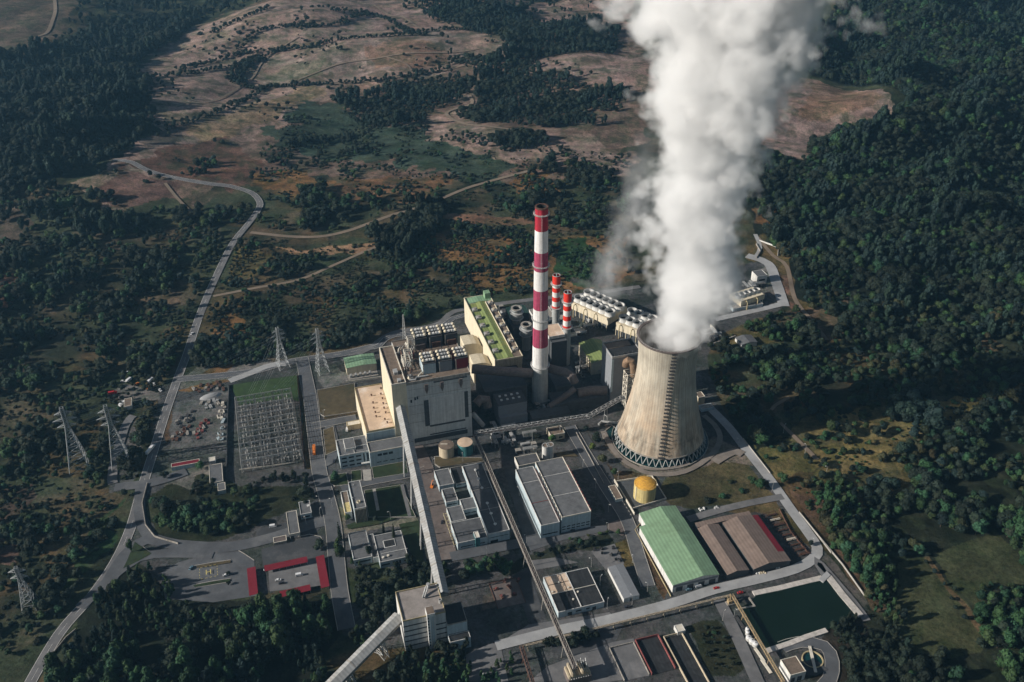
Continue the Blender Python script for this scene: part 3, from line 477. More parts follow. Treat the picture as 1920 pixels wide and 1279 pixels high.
# ---------------------------------------------------------------- vegetation
def leafmat(name, col, dark=.5):
    mt = bpy.data.materials.new(name); mt.use_nodes = True; N = mt.node_tree.nodes; L = mt.node_tree.links; b = N['Principled BSDF']
    b.inputs['Roughness'].default_value = .7; b.inputs['Specular IOR Level'].default_value = .15
    oi = N.new('ShaderNodeObjectInfo'); hs = N.new('ShaderNodeHueSaturation'); hs.inputs['Color'].default_value = (*col, 1)
    r1 = N.new('ShaderNodeMapRange'); r1.inputs[3].default_value = .44; r1.inputs[4].default_value = .56; L.new(oi.outputs['Random'], r1.inputs[0]); L.new(r1.outputs[0], hs.inputs['Hue'])
    m_ = N.new('ShaderNodeMath'); m_.operation = 'FRACT'; m2 = N.new('ShaderNodeMath'); m2.operation = 'MULTIPLY'; m2.inputs[1].default_value = 7.3; L.new(oi.outputs['Random'], m2.inputs[0]); L.new(m2.outputs[0], m_.inputs[0])
    r2 = N.new('ShaderNodeMapRange'); r2.inputs[3].default_value = .55; r2.inputs[4].default_value = 1.5; L.new(m_.outputs[0], r2.inputs[0])
    tc = N.new('ShaderNodeTexCoord'); no = N.new('ShaderNodeTexNoise'); no.inputs['Scale'].default_value = 6; L.new(tc.outputs['Object'], no.inputs[0])
    r3 = N.new('ShaderNodeMapRange'); r3.inputs[1].default_value = .3; r3.inputs[2].default_value = .7; r3.inputs[3].default_value = .7; r3.inputs[4].default_value = 1.3; L.new(no.outputs[0], r3.inputs[0])
    mm = N.new('ShaderNodeMath'); mm.operation = 'MULTIPLY'; L.new(r2.outputs[0], mm.inputs[0]); L.new(r3.outputs[0], mm.inputs[1]); L.new(mm.outputs[0], hs.inputs['Value'])
    L.new(hs.outputs[0], b.inputs['Base Color']); return mt
LEAF = [leafmat('dark_foliage', (.014,.022,.014)), leafmat('green_foliage', (.021,.05,.019)), leafmat('blue_green_foliage', (.013,.025,.02)), leafmat('bright_foliage', (.06,.1,.025)), leafmat('olive_foliage', (.035,.038,.018))]
BARK = mat('bark', (.06,.045,.035), var=.3)
def crown_mesh(kind, seed, lm, nl=1.0):
    """unit tree: height 1 for tall kinds; leaf clumps spread through lobes"""
    r_ = np.random.default_rng(seed); V_ = []; F_ = []
    lobes = []
    if kind == 'round':
        for k in range(9):
            a = r_.uniform(0, 6.28); d = r_.uniform(0, .3)*(k > 0); lobes.append((math.cos(a)*d, math.sin(a)*d, r_.uniform(.36, .74), r_.uniform(.17, .27)))
    elif kind == 'tall':
        for k in range(11):
            z = .28+.62*k/10; w = .17*math.sin(math.pi*min(1, .15+(1-z)*1.1)); a = r_.uniform(0, 6.28); lobes.append((math.cos(a)*w*.8, math.sin(a)*w*.8, z, .08+w*.6))
    elif kind == 'cone':
        for k in range(9):
            z = .12+.8*k/8; lobes.append((r_.normal()*.01, r_.normal()*.01, z, .13*(1.05-z)+.02))
    elif kind == 'pine':
        for k in range(14):
            z = .22+.7*k/13; w = .2*(1.1-z); a = r_.uniform(0, 6.28); lobes.append((math.cos(a)*w, math.sin(a)*w, z, .07+w*.45))
    elif kind == 'bush':
        for k in range(6):
            a = r_.uniform(0, 6.28); d = r_.uniform(.1, .4); lobes.append((math.cos(a)*d, math.sin(a)*d, r_.uniform(.18, .45), r_.uniform(.2, .33)))
    ico = bmesh.new(); bmesh.ops.create_icosphere(ico, subdivisions=2, radius=1); iv = np.array([v.co[:] for v in ico.verts]); jf = [[v.index for v in f.verts] for f in ico.faces]; ico.free()
    for (x, y, z, rr) in lobes:
        i = len(V_); sc_ = 1+.22*np.sin(iv@r_.normal(size=3)*5+r_.uniform(0, 6))+.1*r_.normal(size=len(iv))
        q = iv*(sc_*rr*.8)[:, None]; q[:, 2] *= .9
        V_ += [(x+a, y+b_, z+c_) for a, b_, c_ in q]; F_ += [[i+k for k in f] for f in jf]
        n_ = int((70 if kind != 'cone' else 40)*nl)
        d = r_.normal(size=(n_, 3)); d /= np.linalg.norm(d, axis=1)[:, None]
        for w in d:
            rad_ = rr*r_.uniform(.82, 1.12); c_ = np.array([x, y, z])+w*rad_*np.array([1, 1, .9]); t = np.cross(w, r_.normal(size=3)); t /= np.linalg.norm(t); s_ = np.cross(w, t); n2_ = w*.5*r_.normal()
            h = rr*r_.uniform(.13, .26); i = len(V_)
            V_ += [tuple(c_-t*h-s_*h*.6), tuple(c_+t*h-s_*h*.7+n2_*h), tuple(c_+s_*h+w*h*.5)]; F_.append([i, i+1, i+2])
    me_ = bpy.data.meshes.new('crown'); me_.from_pydata(V_, [], F_); me_.materials.append(lm); return me_
def trunk_mesh(kind):
    mb = MB(); top = dict(round=.55, tall=.8, cone=.8, pine=.85, bush=.2)[kind]
    mb.tube((0,0,-.03), (0,0,top), .03 if kind != 'bush' else .04, 7, .01)
    for k in range(5):
        a = k*1.3; z = top*(.45+.1*k); mb.tube((0,0,z), (math.cos(a)*.14, math.sin(a)*.14, z+.12), .012, 5, .004)
    me_ = bpy.data.meshes.new('trunk'); me_.from_pydata(mb.v, [], mb.f); me_.materials.append(BARK); return me_
KINDS = ['round', 'tall', 'cone', 'pine', 'bush']
PROTO = {}                                       # (kind, leaf, variant) -> (crown mesh, trunk mesh)
TRK = {k: trunk_mesh(k) for k in KINDS}
for kd, lf, nv in (('round',0,3),('round',1,2),('round',2,2),('round',3,1),('round',4,1),('tall',0,2),('tall',1,2),('tall',2,1),('cone',0,1),('pine',0,1),('pine',1,2),('pine',2,2),('bush',0,1),('bush',1,1),('bush',4,1),('bush',2,1)):
    for v_ in range(nv): PROTO[(kd, lf, v_)] = crown_mesh(kd, 100+len(PROTO), LEAF[lf])
# keep-clear zones: paved site (trees there are placed by hand), roads
SITE = wp([(300,720),(430,700),(560,682),(720,652),(760,632),(850,600),(1000,568),(1060,563),(1200,546),(1340,560),(1440,490),(1476,580),(1330,640),(1325,700),(1400,835),(1530,1010),(1635,1150),(1560,1300),(900,1300),(900,1215),(740,1215),(640,1180),(620,1100),(460,1112),(330,1120),(240,1045),(262,920),(285,830)])
def clear_of_roads(x, y, extra=0.):
    ok = np.ones(len(x), bool)
    for pw, hw in ROADS:
        xs = [p[0] for p in pw]; ys = [p[1] for p in pw]
        idx = np.where((x > min(xs)-15) & (x < max(xs)+15) & (y > min(ys)-15) & (y < max(ys)+15))[0]
        if len(idx): ok[idx[distline(x[idx], y[idx], pw) < hw+1.5+extra]] = False
    return ok
TX = []                                          # rows: x, y, size, kindcode, region
PK = list(PROTO)
def plant(poly, spacing, size, kinds, thr=-9., lam=60, region=0, site_ok=False, zone=None, hs=(1., 1.), seed=0):
    pw = wp(PL(zone, *poly) if zone else poly); xs = [p[0] for p in pw]; ys = [p[1] for p in pw]
    r_ = np.random.default_rng(len(TX)+7+seed)
    gx = np.arange(min(xs), max(xs), spacing); gy = np.arange(min(ys), max(ys), spacing)
    X_, Y_ = np.meshgrid(gx, gy); X_ = X_.ravel()+r_.uniform(-.5, .5, X_.size)*spacing; Y_ = Y_.ravel()+r_.uniform(-.5, .5, Y_.size)*spacing
    k = inpoly(X_+3*waves(X_, Y_, 40, 51), Y_+3*waves(X_, Y_, 40, 52), pw)
    k &= (waves(X_, Y_, lam, 61+seed)+.5*waves(X_, Y_, lam*.35, 62+seed)) > thr
    if not site_ok: k &= ~inpoly(X_, Y_, SITE)
    X_ = X_[k]; Y_ = Y_[k]; k = clear_of_roads(X_, Y_, size*.2); X_ = X_[k]; Y_ = Y_[k]
    px_, py_, kk = project(X_, Y_, 0.); k = (px_ > -160) & (px_ < 2080) & (py_ > -60) & (py_ < 1400); X_ = X_[k]; Y_ = Y_[k]
    codes = [PK.index(q) for q in PK if (q[0], q[1]) in kinds or q[0] in kinds]
    sz = size*r_.uniform(.55, 1.4, len(X_))*(1+.28*np.clip(waves(X_, Y_, 110, 77), -1.3, 1.3))
    TX.append(np.stack([X_, Y_, sz, np.array(codes)[np.clip(((.5+.3*waves(X_, Y_, 90, 78)+r_.uniform(-.35, .35, len(X_)))*len(codes)).astype(int), 0, len(codes)-1)], np.full(len(X_), region)], 1))
RD = [('round',0),('round',1),('round',2)]; BL = [('round',2),('tall',2),('round',0)]
REG = ['']
def reg(s): REG.append(s); return len(REG)-1
# far left wood, tall and blue-green
plant([(-120,130),(90,100),(230,32),(380,22),(330,75),(270,105),(255,130),(280,170),(290,230),(260,275),(210,300),(150,325),(60,350),(-120,365)], 9, 14, BL)
plant([(180,-30),(560,-30),(480,8),(400,35),(300,25),(220,30),(90,95),(130,40)], 14, 12, BL, thr=-.1)
plant([(380,-30),(1150,-30),(1100,20),(930,30),(860,45),(700,0),(500,5)], 15, 11, BL, thr=.35)
# left middle belt
plant([(-100,365),(60,352),(120,355),(160,345),(230,385),(180,392),(240,402),(290,392),(300,440),(250,480),(120,500),(60,470),(30,430),(-60,420)], 8, 11, RD+BL, thr=-.9)
plant([(-100,460),(60,455),(130,500),(200,500),(300,470),(330,510),(250,560),(120,590),(60,690),(-100,700)], 8, 11, RD+BL, thr=-.55)
plant([(290,390),(470,395),(480,400),(470,440),(440,480),(400,545),(370,600),(345,690),(290,720),(200,705),(200,560),(330,520),(290,440)], 7.5, 9, RD+[('round',4)], thr=-.35)
plant([(120,590),(200,560),(300,560),(300,720),(200,705),(60,690)], 9, 10, RD, thr=.15)
plant([(300,640),(345,600),(370,600),(345,700),(300,740),(255,730),(240,680)], 6.5, 9, RD)
plant([(-100,690),(60,690),(200,705),(300,730),(290,800),(265,870),(250,930),(130,1000),(0,1060),(-100,1060)], 7.5, 8.5, RD+[('bush',4),('bush',0)], thr=-.35)
plant([(-100,1060),(0,1060),(130,1000),(240,930),(240,960),(160,1130),(60,1279),(40,1340),(-100,1340)], 7, 7, RD+[('bush',1),('bush',0)], thr=-.1)
plant([(40,1060),(60,960),(70,900),(40,900),(30,1000),(25,1060)], 6, 8, RD)
# north of the site
plant([(395,600),(440,530),(490,505),(640,495),(730,455),(800,410),(900,425),(1010,440),(1000,545),(870,562),(760,605),(700,620),(640,655),(560,665),(390,690)], 6.3, 6.2, RD, thr=-.75, lam=45)
plant([(430,480),(480,450),(520,480),(640,485),(640,495),(490,510),(420,560)], 6, 6, RD, thr=-.4)
plant([(560,640),(640,620),(720,605),(840,575),(870,565),(850,582),(760,612),(700,640),(640,655),(560,665),(400,690),(380,670)], 6, 9, [('round',1),('round',0)], thr=-1.2)
plant([(370,640),(440,650),(560,640),(580,662),(500,675),(400,695),(350,700)], 6, 9, [('round',1),('round',0),('round',2)])
plant([(690,420),(760,380),(830,380),(830,430),(780,470),(740,500),(700,470),(680,430)], 6.5, 11, [('round',0),('tall',0)])
plant([(490,400),(560,370),(640,375),(720,370),(700,410),(640,430),(540,440),(480,435)], 8, 10, RD, thr=-.1)
plant([(560,360),(610,350),(620,385),(580,400)], 7, 12, RD)
plant([(640,380),(760,375),(690,418),(650,430)], 8, 9, RD, thr=-.2)
plant([(1040,280),(1180,330),(1180,440),(1060,430),(1000,420),(900,390),(1000,330)], 8, 10, RD, thr=-.3)
plant([(1000,430),(1180,440),(1200,520),(1060,545),(1000,545)], 9, 7, RD, thr=.2)
plant([(1040,460),(1090,455),(1130,490),(1120,530),(1060,530)], 6, 8, [('round',1)], thr=-.5)
# dark woods in the middle distance
for poly in ([(620,190),(650,175),(680,195),(740,185),(830,160),(880,150),(870,190),(820,205),(790,235),(730,240),(670,235),(640,205)], [(690,170),(740,155),(860,140),(860,165),(760,180),(690,185)],
             [(880,150),(960,130),(1010,140),(1130,165),(1180,180),(1160,212),(1040,200),(900,205)], [(860,205),(930,200),(1080,205),(1140,235),(1000,240),(880,232),(850,225)],
             [(920,255),(960,245),(1040,260),(1040,275),(940,285),(915,270)], [(830,95),(880,110),(950,110),(970,95),(1010,95),(1010,130),(960,140),(900,130),(850,120)],
             [(930,0),(1000,40),(1100,45),(1160,50),(1150,105),(1000,110),(960,90),(860,50),(800,35),(780,0)], [(840,0),(870,0),(960,45),(1000,60),(960,80),(880,50),(800,20)]):
    plant(poly, 8.5, 11, BL)
plant([(540,220),(700,200),(880,250),(1180,290),(1180,340),(900,400),(760,390),(640,340),(480,330),(470,300),(520,250)], 9, 5.5, RD+[('bush',2),('bush',4),('bush',2)], thr=.0)
plant([(480,290),(560,270),(620,262),(700,270),(680,290),(560,300),(490,310)], 9, 9, [('round',0)], thr=0)
plant([(330,300),(400,300),(420,340),(470,330),(480,360),(400,348),(340,335)], 8, 9, RD, thr=.0)
plant([(300,60),(1150,0),(1150,130),(880,230),(500,260),(330,330),(200,390),(190,330),(290,240),(280,160)], 19, 7, [('round',0),('bush',2)], thr=.75, lam=140)
# the great wood on the right
plant([(1430,290),(1500,310),(1570,250),(1640,225),(1710,225),(1690,180),(1600,160),(1510,140),(1560,20),(1580,-40),(2060,-40),(2060,560),(1640,560),(1580,520),(1480,470),(1440,420),(1400,380)], 8.2, 13.5, BL+[('round',1)])
plant([(1430,430),(1500,440),(1580,520),(1640,560),(2060,560),(2060,760),(1880,740),(1640,755),(1500,790),(1410,830),(1340,760),(1330,680),(1400,660),(1500,660),(1490,590),(1480,500)], 7, 10.5, RD+[('round',2),('round',4)], thr=-1.35)
plant([(1380,585),(1440,580),(1470,600),(1520,660),(1430,690),(1330,690),(1345,650),(1440,655)], 7, 8, RD, thr=-.4)
plant([(1400,830),(1500,790),(1640,755),(1780,740),(1900,740),(1800,800),(1700,850),(1650,880),(1560,900),(1480,900)], 10, 8, RD+[('round',4)], thr=.25)
plant([(1650,770),(1740,740),(1780,790),(1740,850),(1700,880),(1650,870)], 8, 15, [('round',2),('round',4)], thr=-.6)
plant([(1560,890),(1700,850),(1800,800),(1900,740),(2060,740),(2060,1080),(1930,1060),(1860,990),(1760,1030),(1740,1040),(1690,1055),(1640,1120),(1590,1020),(1540,940)], 6.8, 10, RD+[('round',2),('round',4)], thr=-.8, region=reg('mixed wood east of the perimeter road'))
plant([(1505,905),(1580,915),(1655,1050),(1705,1170),(1665,1180),(1600,1085),(1540,990)], 5, 8.5, [('round',1),('tall',1),('round',4)], region=reg('pale green tree belt along the perimeter wall'))
plant([(1545,1195),(1600,1160),(1650,1150),(1690,1180),(1700,1340),(1600,1340),(1590,1290)], 4.4, 8.2, [('pine',0),('round',0),('pine',0)], site_ok=True, region=reg('young dark plantation beside the reservoir'))
plant([(1690,1230),(1740,1240),(1800,1235),(1860,1200),(1880,1160),(1850,1120),(1880,1100),(1940,1110),(2060,1100),(2060,1340),(1690,1340)], 7, 10, RD+[('round',3)]*0, thr=-.6, region=reg('scattered wood below the mown fields'))
plant([(1895,975),(1960,975),(1960,1090),(1920,1090),(1890,1020)], 8, 13, [('round',1)], region=reg('bright green trees at the field corner'))
plant([(1825,1100),(1880,1090),(1910,1130),(1900,1200),(1850,1220),(1820,1150)], 7.5, 11, [('round',1)], region=reg('green trees between the mown fields'))
# the conifer wood at the foot of the picture
plant([(120,1240),(160,1150),(230,1075),(285,1062),(302,1085),(320,1128),(400,1146),(460,1140),(560,1142),(625,1138),(640,1150),(600,1279),(560,1340),(100,1340)], 5.6, 11, [('pine',1),('pine',0),('tall',1),('pine',2),('round',0)], thr=-1.15, lam=70, site_ok=True, region=reg('conifer wood below the red carports'))
plant([(648,1050),(690,1075),(760,1070),(850,1060),(840,1090),(745,1110),(745,1165),(700,1200),(650,1240),(640,1150)], 6.5, 9.5, [('round',0),('pine',1),('tall',0)], site_ok=True, region=reg('dark grove left of the transfer tower'))
plant([(690,1270),(760,1225),(860,1215),(970,1200),(975,1260),(940,1330),(640,1330)], 6.5, 9, [('round',0),('pine',1),('pine',0)], site_ok=True, thr=-1.2, region=reg('grove below the transfer tower'))
plant([(850,1062),(890,1045),(960,1040),(970,1055),(930,1075),(880,1090)], 6, 8.5, [('round',0),('round',1)], site_ok=True, region=reg('shrub belt south of the workshop block'))
plant(PL('i',(225,320),(240,230),(300,120),(330,70)), 1, 1, ['round']) if 0 else None
plant([(235,330),(240,215),(330,200),(440,240),(520,215),(600,205),(760,190),(880,110),(910,330),(780,410),(560,440),(450,430),(300,405),(250,380)], 6, 8.5, [('round',0),('round',1)], zone='i', site_ok=True, region=reg('dense grove behind the entrance drive'))
plant([(540,20),(610,20),(615,190),(540,190)], 6, 9, [('round',1),('round',0)], zone='i', site_ok=True, region=reg('tree row beside the storage yard sheds'))
plant([(880,75),(1240,40),(1265,120),(1230,250),(1195,180),(1200,80),(890,115)], 5, 7.5, [('round',0),('tall',0)], zone='i', site_ok=True, region=reg('hedge trees below the switchyard'))
plant([(940,125),(1190,90),(1190,170),(1090,230),(930,280)], 9, 5, [('bush',0)], zone='i', site_ok=True, thr=.1, region=reg('dark shrubs below the switchyard'))
plant([(600,245),(750,170),(1010,145),(1250,130),(1240,180),(900,230),(660,300)], 6.5, 6.5, [('round',0),('bush',0)], zone='k', site_ok=True, thr=-.3, region=reg('dark shrubs along the planted bank'))
plant([(470,960),(760,890),(880,900),(1220,860),(1230,950),(1000,1010),(760,990),(560,1010)], 5.2, 6.5, [('round',0),('bush',0)], zone='k', site_ok=True, thr=-1.6, region=reg('trees below the service road'))
plant([(70,860),(250,830),(480,1120),(470,1210),(240,1240)], 5.2, 4.6, [('bush',1),('round',0),('bush',0)], zone='n', site_ok=True, thr=-3, region=reg('orchard shrubs beside the settling basin'))
plant([(200,760),(700,740),(680,780),(250,800)], 5, 3, [('bush',1)], zone='h', site_ok=True, thr=-.2) if 0 else None
plant([(190,840),(600,800),(640,830),(250,890)], 7, 4, [('bush',0)], zone='h', site_ok=True, thr=-.1, region=reg('low shrubs beside the service road'))
plant([(80,60),(200,10),(420,60),(410,200),(330,250),(60,160)], 7, 8, [('round',0)], zone='l') if 0 else None
plant([(940,570),(1060,560),(1040,900),(960,1100),(700,1110),(820,940),(900,800)], 1, 1, ['bush']) if 0 else None
plant([(700,760),(860,580),(910,580),(860,900),(790,1100),(690,1130),(660,1000),(760,880)], 5.5, 7, [('round',0),('bush',0)], zone='l', site_ok=True, region=reg('dark trees along the west road'))
plant([(260,620),(300,600),(350,780),(290,800),(200,1000),(120,1010)], 1, 1, ['bush']) if 0 else None
plant([(1430,430),(1500,440),(1580,520),(1640,560),(2060,540),(2060,640),(1640,640),(1560,600),(1480,520)], 9, 12, BL+[('round',1)], thr=-.7, seed=9)
# loose scrub over the open ground near and far
plant([(-100,700),(60,690),(300,720),(290,800),(250,930),(130,1090),(40,1340),(-100,1340)], 6.5, 4, [('bush',0),('bush',4),('bush',2)], thr=-.1, seed=2)
plant([(100,480),(480,440),(470,560),(350,690),(0,690),(0,560)], 8, 4.5, [('bush',0),('bush',4),('round',4)], thr=.0, seed=3)
plant([(400,600),(440,460),(800,400),(1180,440),(1180,545),(870,560),(640,655),(400,690)], 7, 3.5, [('bush',0),('bush',4)], thr=.0, seed=4)
plant([(1400,830),(1500,790),(1640,755),(1900,740),(1800,800),(1640,900),(1700,1160),(1560,1000)], 7, 4, [('bush',0),('bush',4),('bush',1)], thr=-.1, seed=5)
plant([(480,330),(620,350),(1180,300),(1180,440),(800,395),(640,385),(490,400)], 10, 5, [('bush',2),('bush',4)], thr=.2, seed=6)
plant([(1340,590),(1470,580),(1560,640),(1500,700),(1340,690)], 7, 4.5, [('bush',0),('bush',4)], thr=-.1, seed=7)
# hedgerows
def hedge(pts, spacing=8, size=7, kinds=(('round',0),('round',2)), rows=1):
    pw = wp(pts); Q, Nn = ribbon(pw, 1, 0, spacing); r_ = np.random.default_rng(len(TX)); codes = [PK.index(q) for q in PK if (q[0], q[1]) in kinds]
    for k in range(rows):
        q = Q+r_.normal(size=Q.shape)*size*.35+Nn*(k-rows/2)*size*.8
        TX.append(np.stack([q[:, 0], q[:, 1], size*r_.uniform(.55, 1.3, len(q)), r_.choice(codes, len(q)), np.zeros(len(q))], 1))
for pts in ([(330,130),(420,110),(470,98),(540,92),(600,86)], [(270,145),(340,140),(400,130),(440,125),(480,112),(520,95),(540,92)], [(500,162),(560,160),(640,155),(720,148),(800,136),(840,128)],
            [(600,82),(640,75),(700,70),(760,66),(800,65)], [(620,20),(690,25),(740,42),(770,62),(800,66)], [(310,240),(360,225),(400,212),(440,195),(470,180),(495,165)], [(400,62),(440,42),(480,25),(500,15)],
            [(440,100),(480,60),(530,50),(600,48),(650,42)], [(760,62),(860,55),(960,62)], [(640,40),(660,32),(690,28)], [(530,270),(600,262),(660,255)]):
    hedge(pts, 6, 7.5, rows=2)
hedge([(445,155),(440,140),(455,122),(485,112)], 5, 9, rows=4); hedge([(445,155),(465,165),(490,168)], 5, 8, rows=2); hedge([(185,318),(200,330),(215,320)], 6, 7)
hedge([(1740,1046),(1755,1075),(1790,1120),(1820,1160)], 16, 6)
# trees placed one by one
ONE = [ # zone, x, y, size, proto, label
 ('g',1000,205,9,('round',3,0),'bright yellow-green tree beside the small gate house by the truss bridge'),('g',885,190,8,('round',0,0),'dark tree left of the bright tree by the gate house'),
 ('g',1350,215,12,('round',0,1),'big dark tree beside the teal intake basin'),('g',1322,275,9,('round',3,0),'bright yellow-green tree below the dark tree near the intake basin'),
 ('g',1410,380,11,('round',4,0),'olive brown tree at the foot of the cooling tower mound'),('g',1498,475,9,('round',1,0),'round green tree above the yellow tank bund'),('g',1270,120,7,('round',0,2),'small dark tree beside the silver pipe near the cooling tower'),
 ('h',930,175,12,('round',1,0),'largest green tree of the clump left of the perimeter road'),('h',880,140,9,('round',1,1),'green tree left in the clump by the perimeter road'),('h',968,160,7,('round',4,0),'olive tree at the right edge of the clump by the perimeter road'),
 ('h',630,245,8,('bush',0,0),'low dark bush behind the brown sheds on dry grass'),('h',715,225,7,('bush',1,0),'green bush on the dry grass below the tower mound'),('h',822,190,6,('bush',1,0),'small lone green bush on the dry slope'),
 ('h',760,135,5,('bush',4,0),'reddish shrub lying on the dry slope under the tower') ,('h',1055,130,11,('round',1,1),'round green tree just outside the perimeter wall'),('h',1215,497,6,('round',0,2),'small tree on the inside of the perimeter road bend'),
 ('h',1350,512,8,('round',1,1),'bright green tree outside the wall at the road bend'),
 ('i',1282,480,10,('round',0,0),'round dark tree at the end of the right carport'),('i',1400,520,15,('pine',1,0),'large dark conifer beside the gabled office'),('i',1405,430,14,('cone',0,0),'slim dark cypress on the office corner'),
 ('i',730,635,4,('round',0,0),'small round tree at the end of the upper parking island'),('i',735,695,4,('round',0,1),'small round tree at the end of the lower parking island'),
 ('i',150,500,9,('tall',1,0),'tree on the triangular traffic island'),('f',765,840,14,('cone',0,0),'tall dark cypress in the courtyard office'),('f',680,760,9,('cone',0,0),'shorter cypress behind the courtyard office'),
 ('f',395,660,7,('round',1,0),'round tree at the corner of the square office tower'),('f',610,670,6,('round',0,2),'dark tree at the lawn corner beside the office tower'),('f',300,340,10,('round',1,1),'round green tree in the rounded lawn by the office'),
 ('f',565,960,8,('tall',0,0),'dark slim tree before the gabled office'),('f',330,960,9,('round',0,0),'dark round tree by the road west of the gabled office'),
 ('g',1225,1030,7,('round',1,0),'green tree in the middle of the planted bank'),('g',1145,990,3.2,('round',3,0),'yellow-green shrub at the left of the planted row'),('g',1292,965,3.2,('round',3,0),'yellow-green shrub second of the planted row'),
 ('g',1385,950,3.6,('round',3,0),'yellow-green shrub third of the planted row'),('g',1442,938,3.6,('round',3,0),'yellow-green shrub at the right of the planted row'),('g',1525,950,6,('round',1,1),'green shrub at the corner beside the green shed'),
 ('e',415,1110,10,('round',1,0),'bright round tree at the top of the row by the storage sheds'),('e',130,1180,8,('round',0,1),'dark round tree at the lower left of the storage yard'),
 ('l',490,465,7,('tall',2,0),'pale slim tree left of the scrap yard'),('i',770,160,9,('round',1,1),'bright tree above the dense grove'),('i',850,150,11,('round',1,0),'tall bright tree in the grove by the switchyard'),
 ('x',1030,1030,8,('tall',2,0),'pale grey-green slim tree in the plantation shadow'),('x',1000,830,9,('tall',2,0),'pale grey-green tree leaning at the plantation top'),('x',1400,590,4.5,('round',0,0),'small round tree between the two mown fields'),
 ('w',590,880,7,('round',4,0),'olive bush near the dirt path on the dry slope'),('w',1135,395,9,('round',2,0),'lone round tree at the edge of the plume shadow'),('w',1270,500,16,('round',2,1),'broad dark tree on the dry hillside, upper of the pair'),
 ('w',1180,680,17,('round',2,0),'broadest grey-green tree on the dry hillside'),('w',1035,570,13,('round',0,0),'dark crown left of the broad trees on the dry hillside'),('w',620,590,7,('round',0,0),'small dark tree beside the dirt path on the slope'),
 ('w',475,655,8,('round',0,1),'dark bush on the dry slope beside the perimeter wall'),('y',920,300,9,('round',1,0),'bright green tree on the bank above the drum stacks'),('y',120,420,10,('round',1,1),'bright green tree on the bank left of the boiler house'),
 ('z',200,60,9,('round',1,0),'round green tree behind the long green hall'),('z',380,80,7,('round',0,0),'dark tree behind the long green hall'),
]
protoobj = {}
def put_tree(x, y, size, key, label, group=None):
    z = float(hgt(x, y)); t = thing('conifer_tree' if key[0] in ('pine', 'cone') else 'shrub' if key[0] == 'bush' else 'broadleaf_tree', label, 'conifer' if key[0] in ('pine', 'cone') else 'shrub' if key[0] == 'bush' else 'tree', (x, y, z), random.uniform(0, 6.28), group)
    t.scale = (size*random.uniform(.9, 1.1),)*2+(size*(1.5 if key[0] in ('tall','cone') else 1.25 if key[0] == 'pine' else .8 if key[0] == 'bush' else .95),)
    c_ = bpy.data.objects.new('crown', PROTO[key]); C.objects.link(c_); c_.parent = t
    k_ = bpy.data.objects.new('trunk', TRK[key[0]]); C.objects.link(k_); k_.parent = t
    protoobj.setdefault(key, c_); return t
for zn, x, y, s_, key, lab in ONE:
    g_ = GT(*P(zn, x, y)); put_tree(g_[0], g_[1], s_, key, lab)
T = np.concatenate(TX)
px_, py_, dep = project(T[:, 0], T[:, 1], 4.)
infr = (px_ > 5) & (px_ < 1915) & (py_ > 0) & (py_ < 1275)
score = np.where(infr & (T[:, 4] > 0), T[:, 2]/dep, 0)
order = np.argsort(-score)[:225]; order = order[score[order] > 0]
LOOK = {'round': 'round-crowned', 'tall': 'slender', 'cone': 'conical', 'pine': 'conifer', 'bush': 'low bushy'}; LC = ['dark', 'green', 'blue-green', 'bright', 'olive']
for i in order:
    key = PK[int(T[i, 3])]; rg = REG[int(T[i, 4])]
    sz = 'big' if T[i, 2] > 10.5 else 'medium' if T[i, 2] > 7 else 'small'
    put_tree(T[i, 0], T[i, 1], T[i, 2], key, f'{sz} {LC[key[1]]} {LOOK[key[0]]} tree in the {rg}' if key[0] != 'bush' else f'{sz} {LC[key[1]]} shrub in the {rg}', f'trees of the {rg}')
rest = np.ones(len(T), bool); rest[order] = False; F = T[rest]
print('trees: individual', len(order)+len(ONE), 'rest', len(F))
for key in PK:                                   # every kind stands somewhere as a real tree
    if key not in protoobj:
        j = np.where((F[:, 3] == PK.index(key)))[0]
        if len(j):
            pxj, pyj, dj = project(F[j, 0], F[j, 1], 2.); ok = np.where((pxj > 20) & (pxj < 1900) & (pyj > 20) & (pyj < 1260))[0]
            q = j[ok[np.argmin(dj[ok])]] if len(ok) else j[0]; r_ = F[q]
            put_tree(r_[0], r_[1], r_[2], key, f'{LC[key[1]]} {LOOK[key[0]]} tree at the edge of the open woodland, variant {key[2]}'.replace(', variant 0', '').replace(', variant 1', ', fuller').replace(', variant 2', ', uneven')); F = np.delete(F, q, 0)
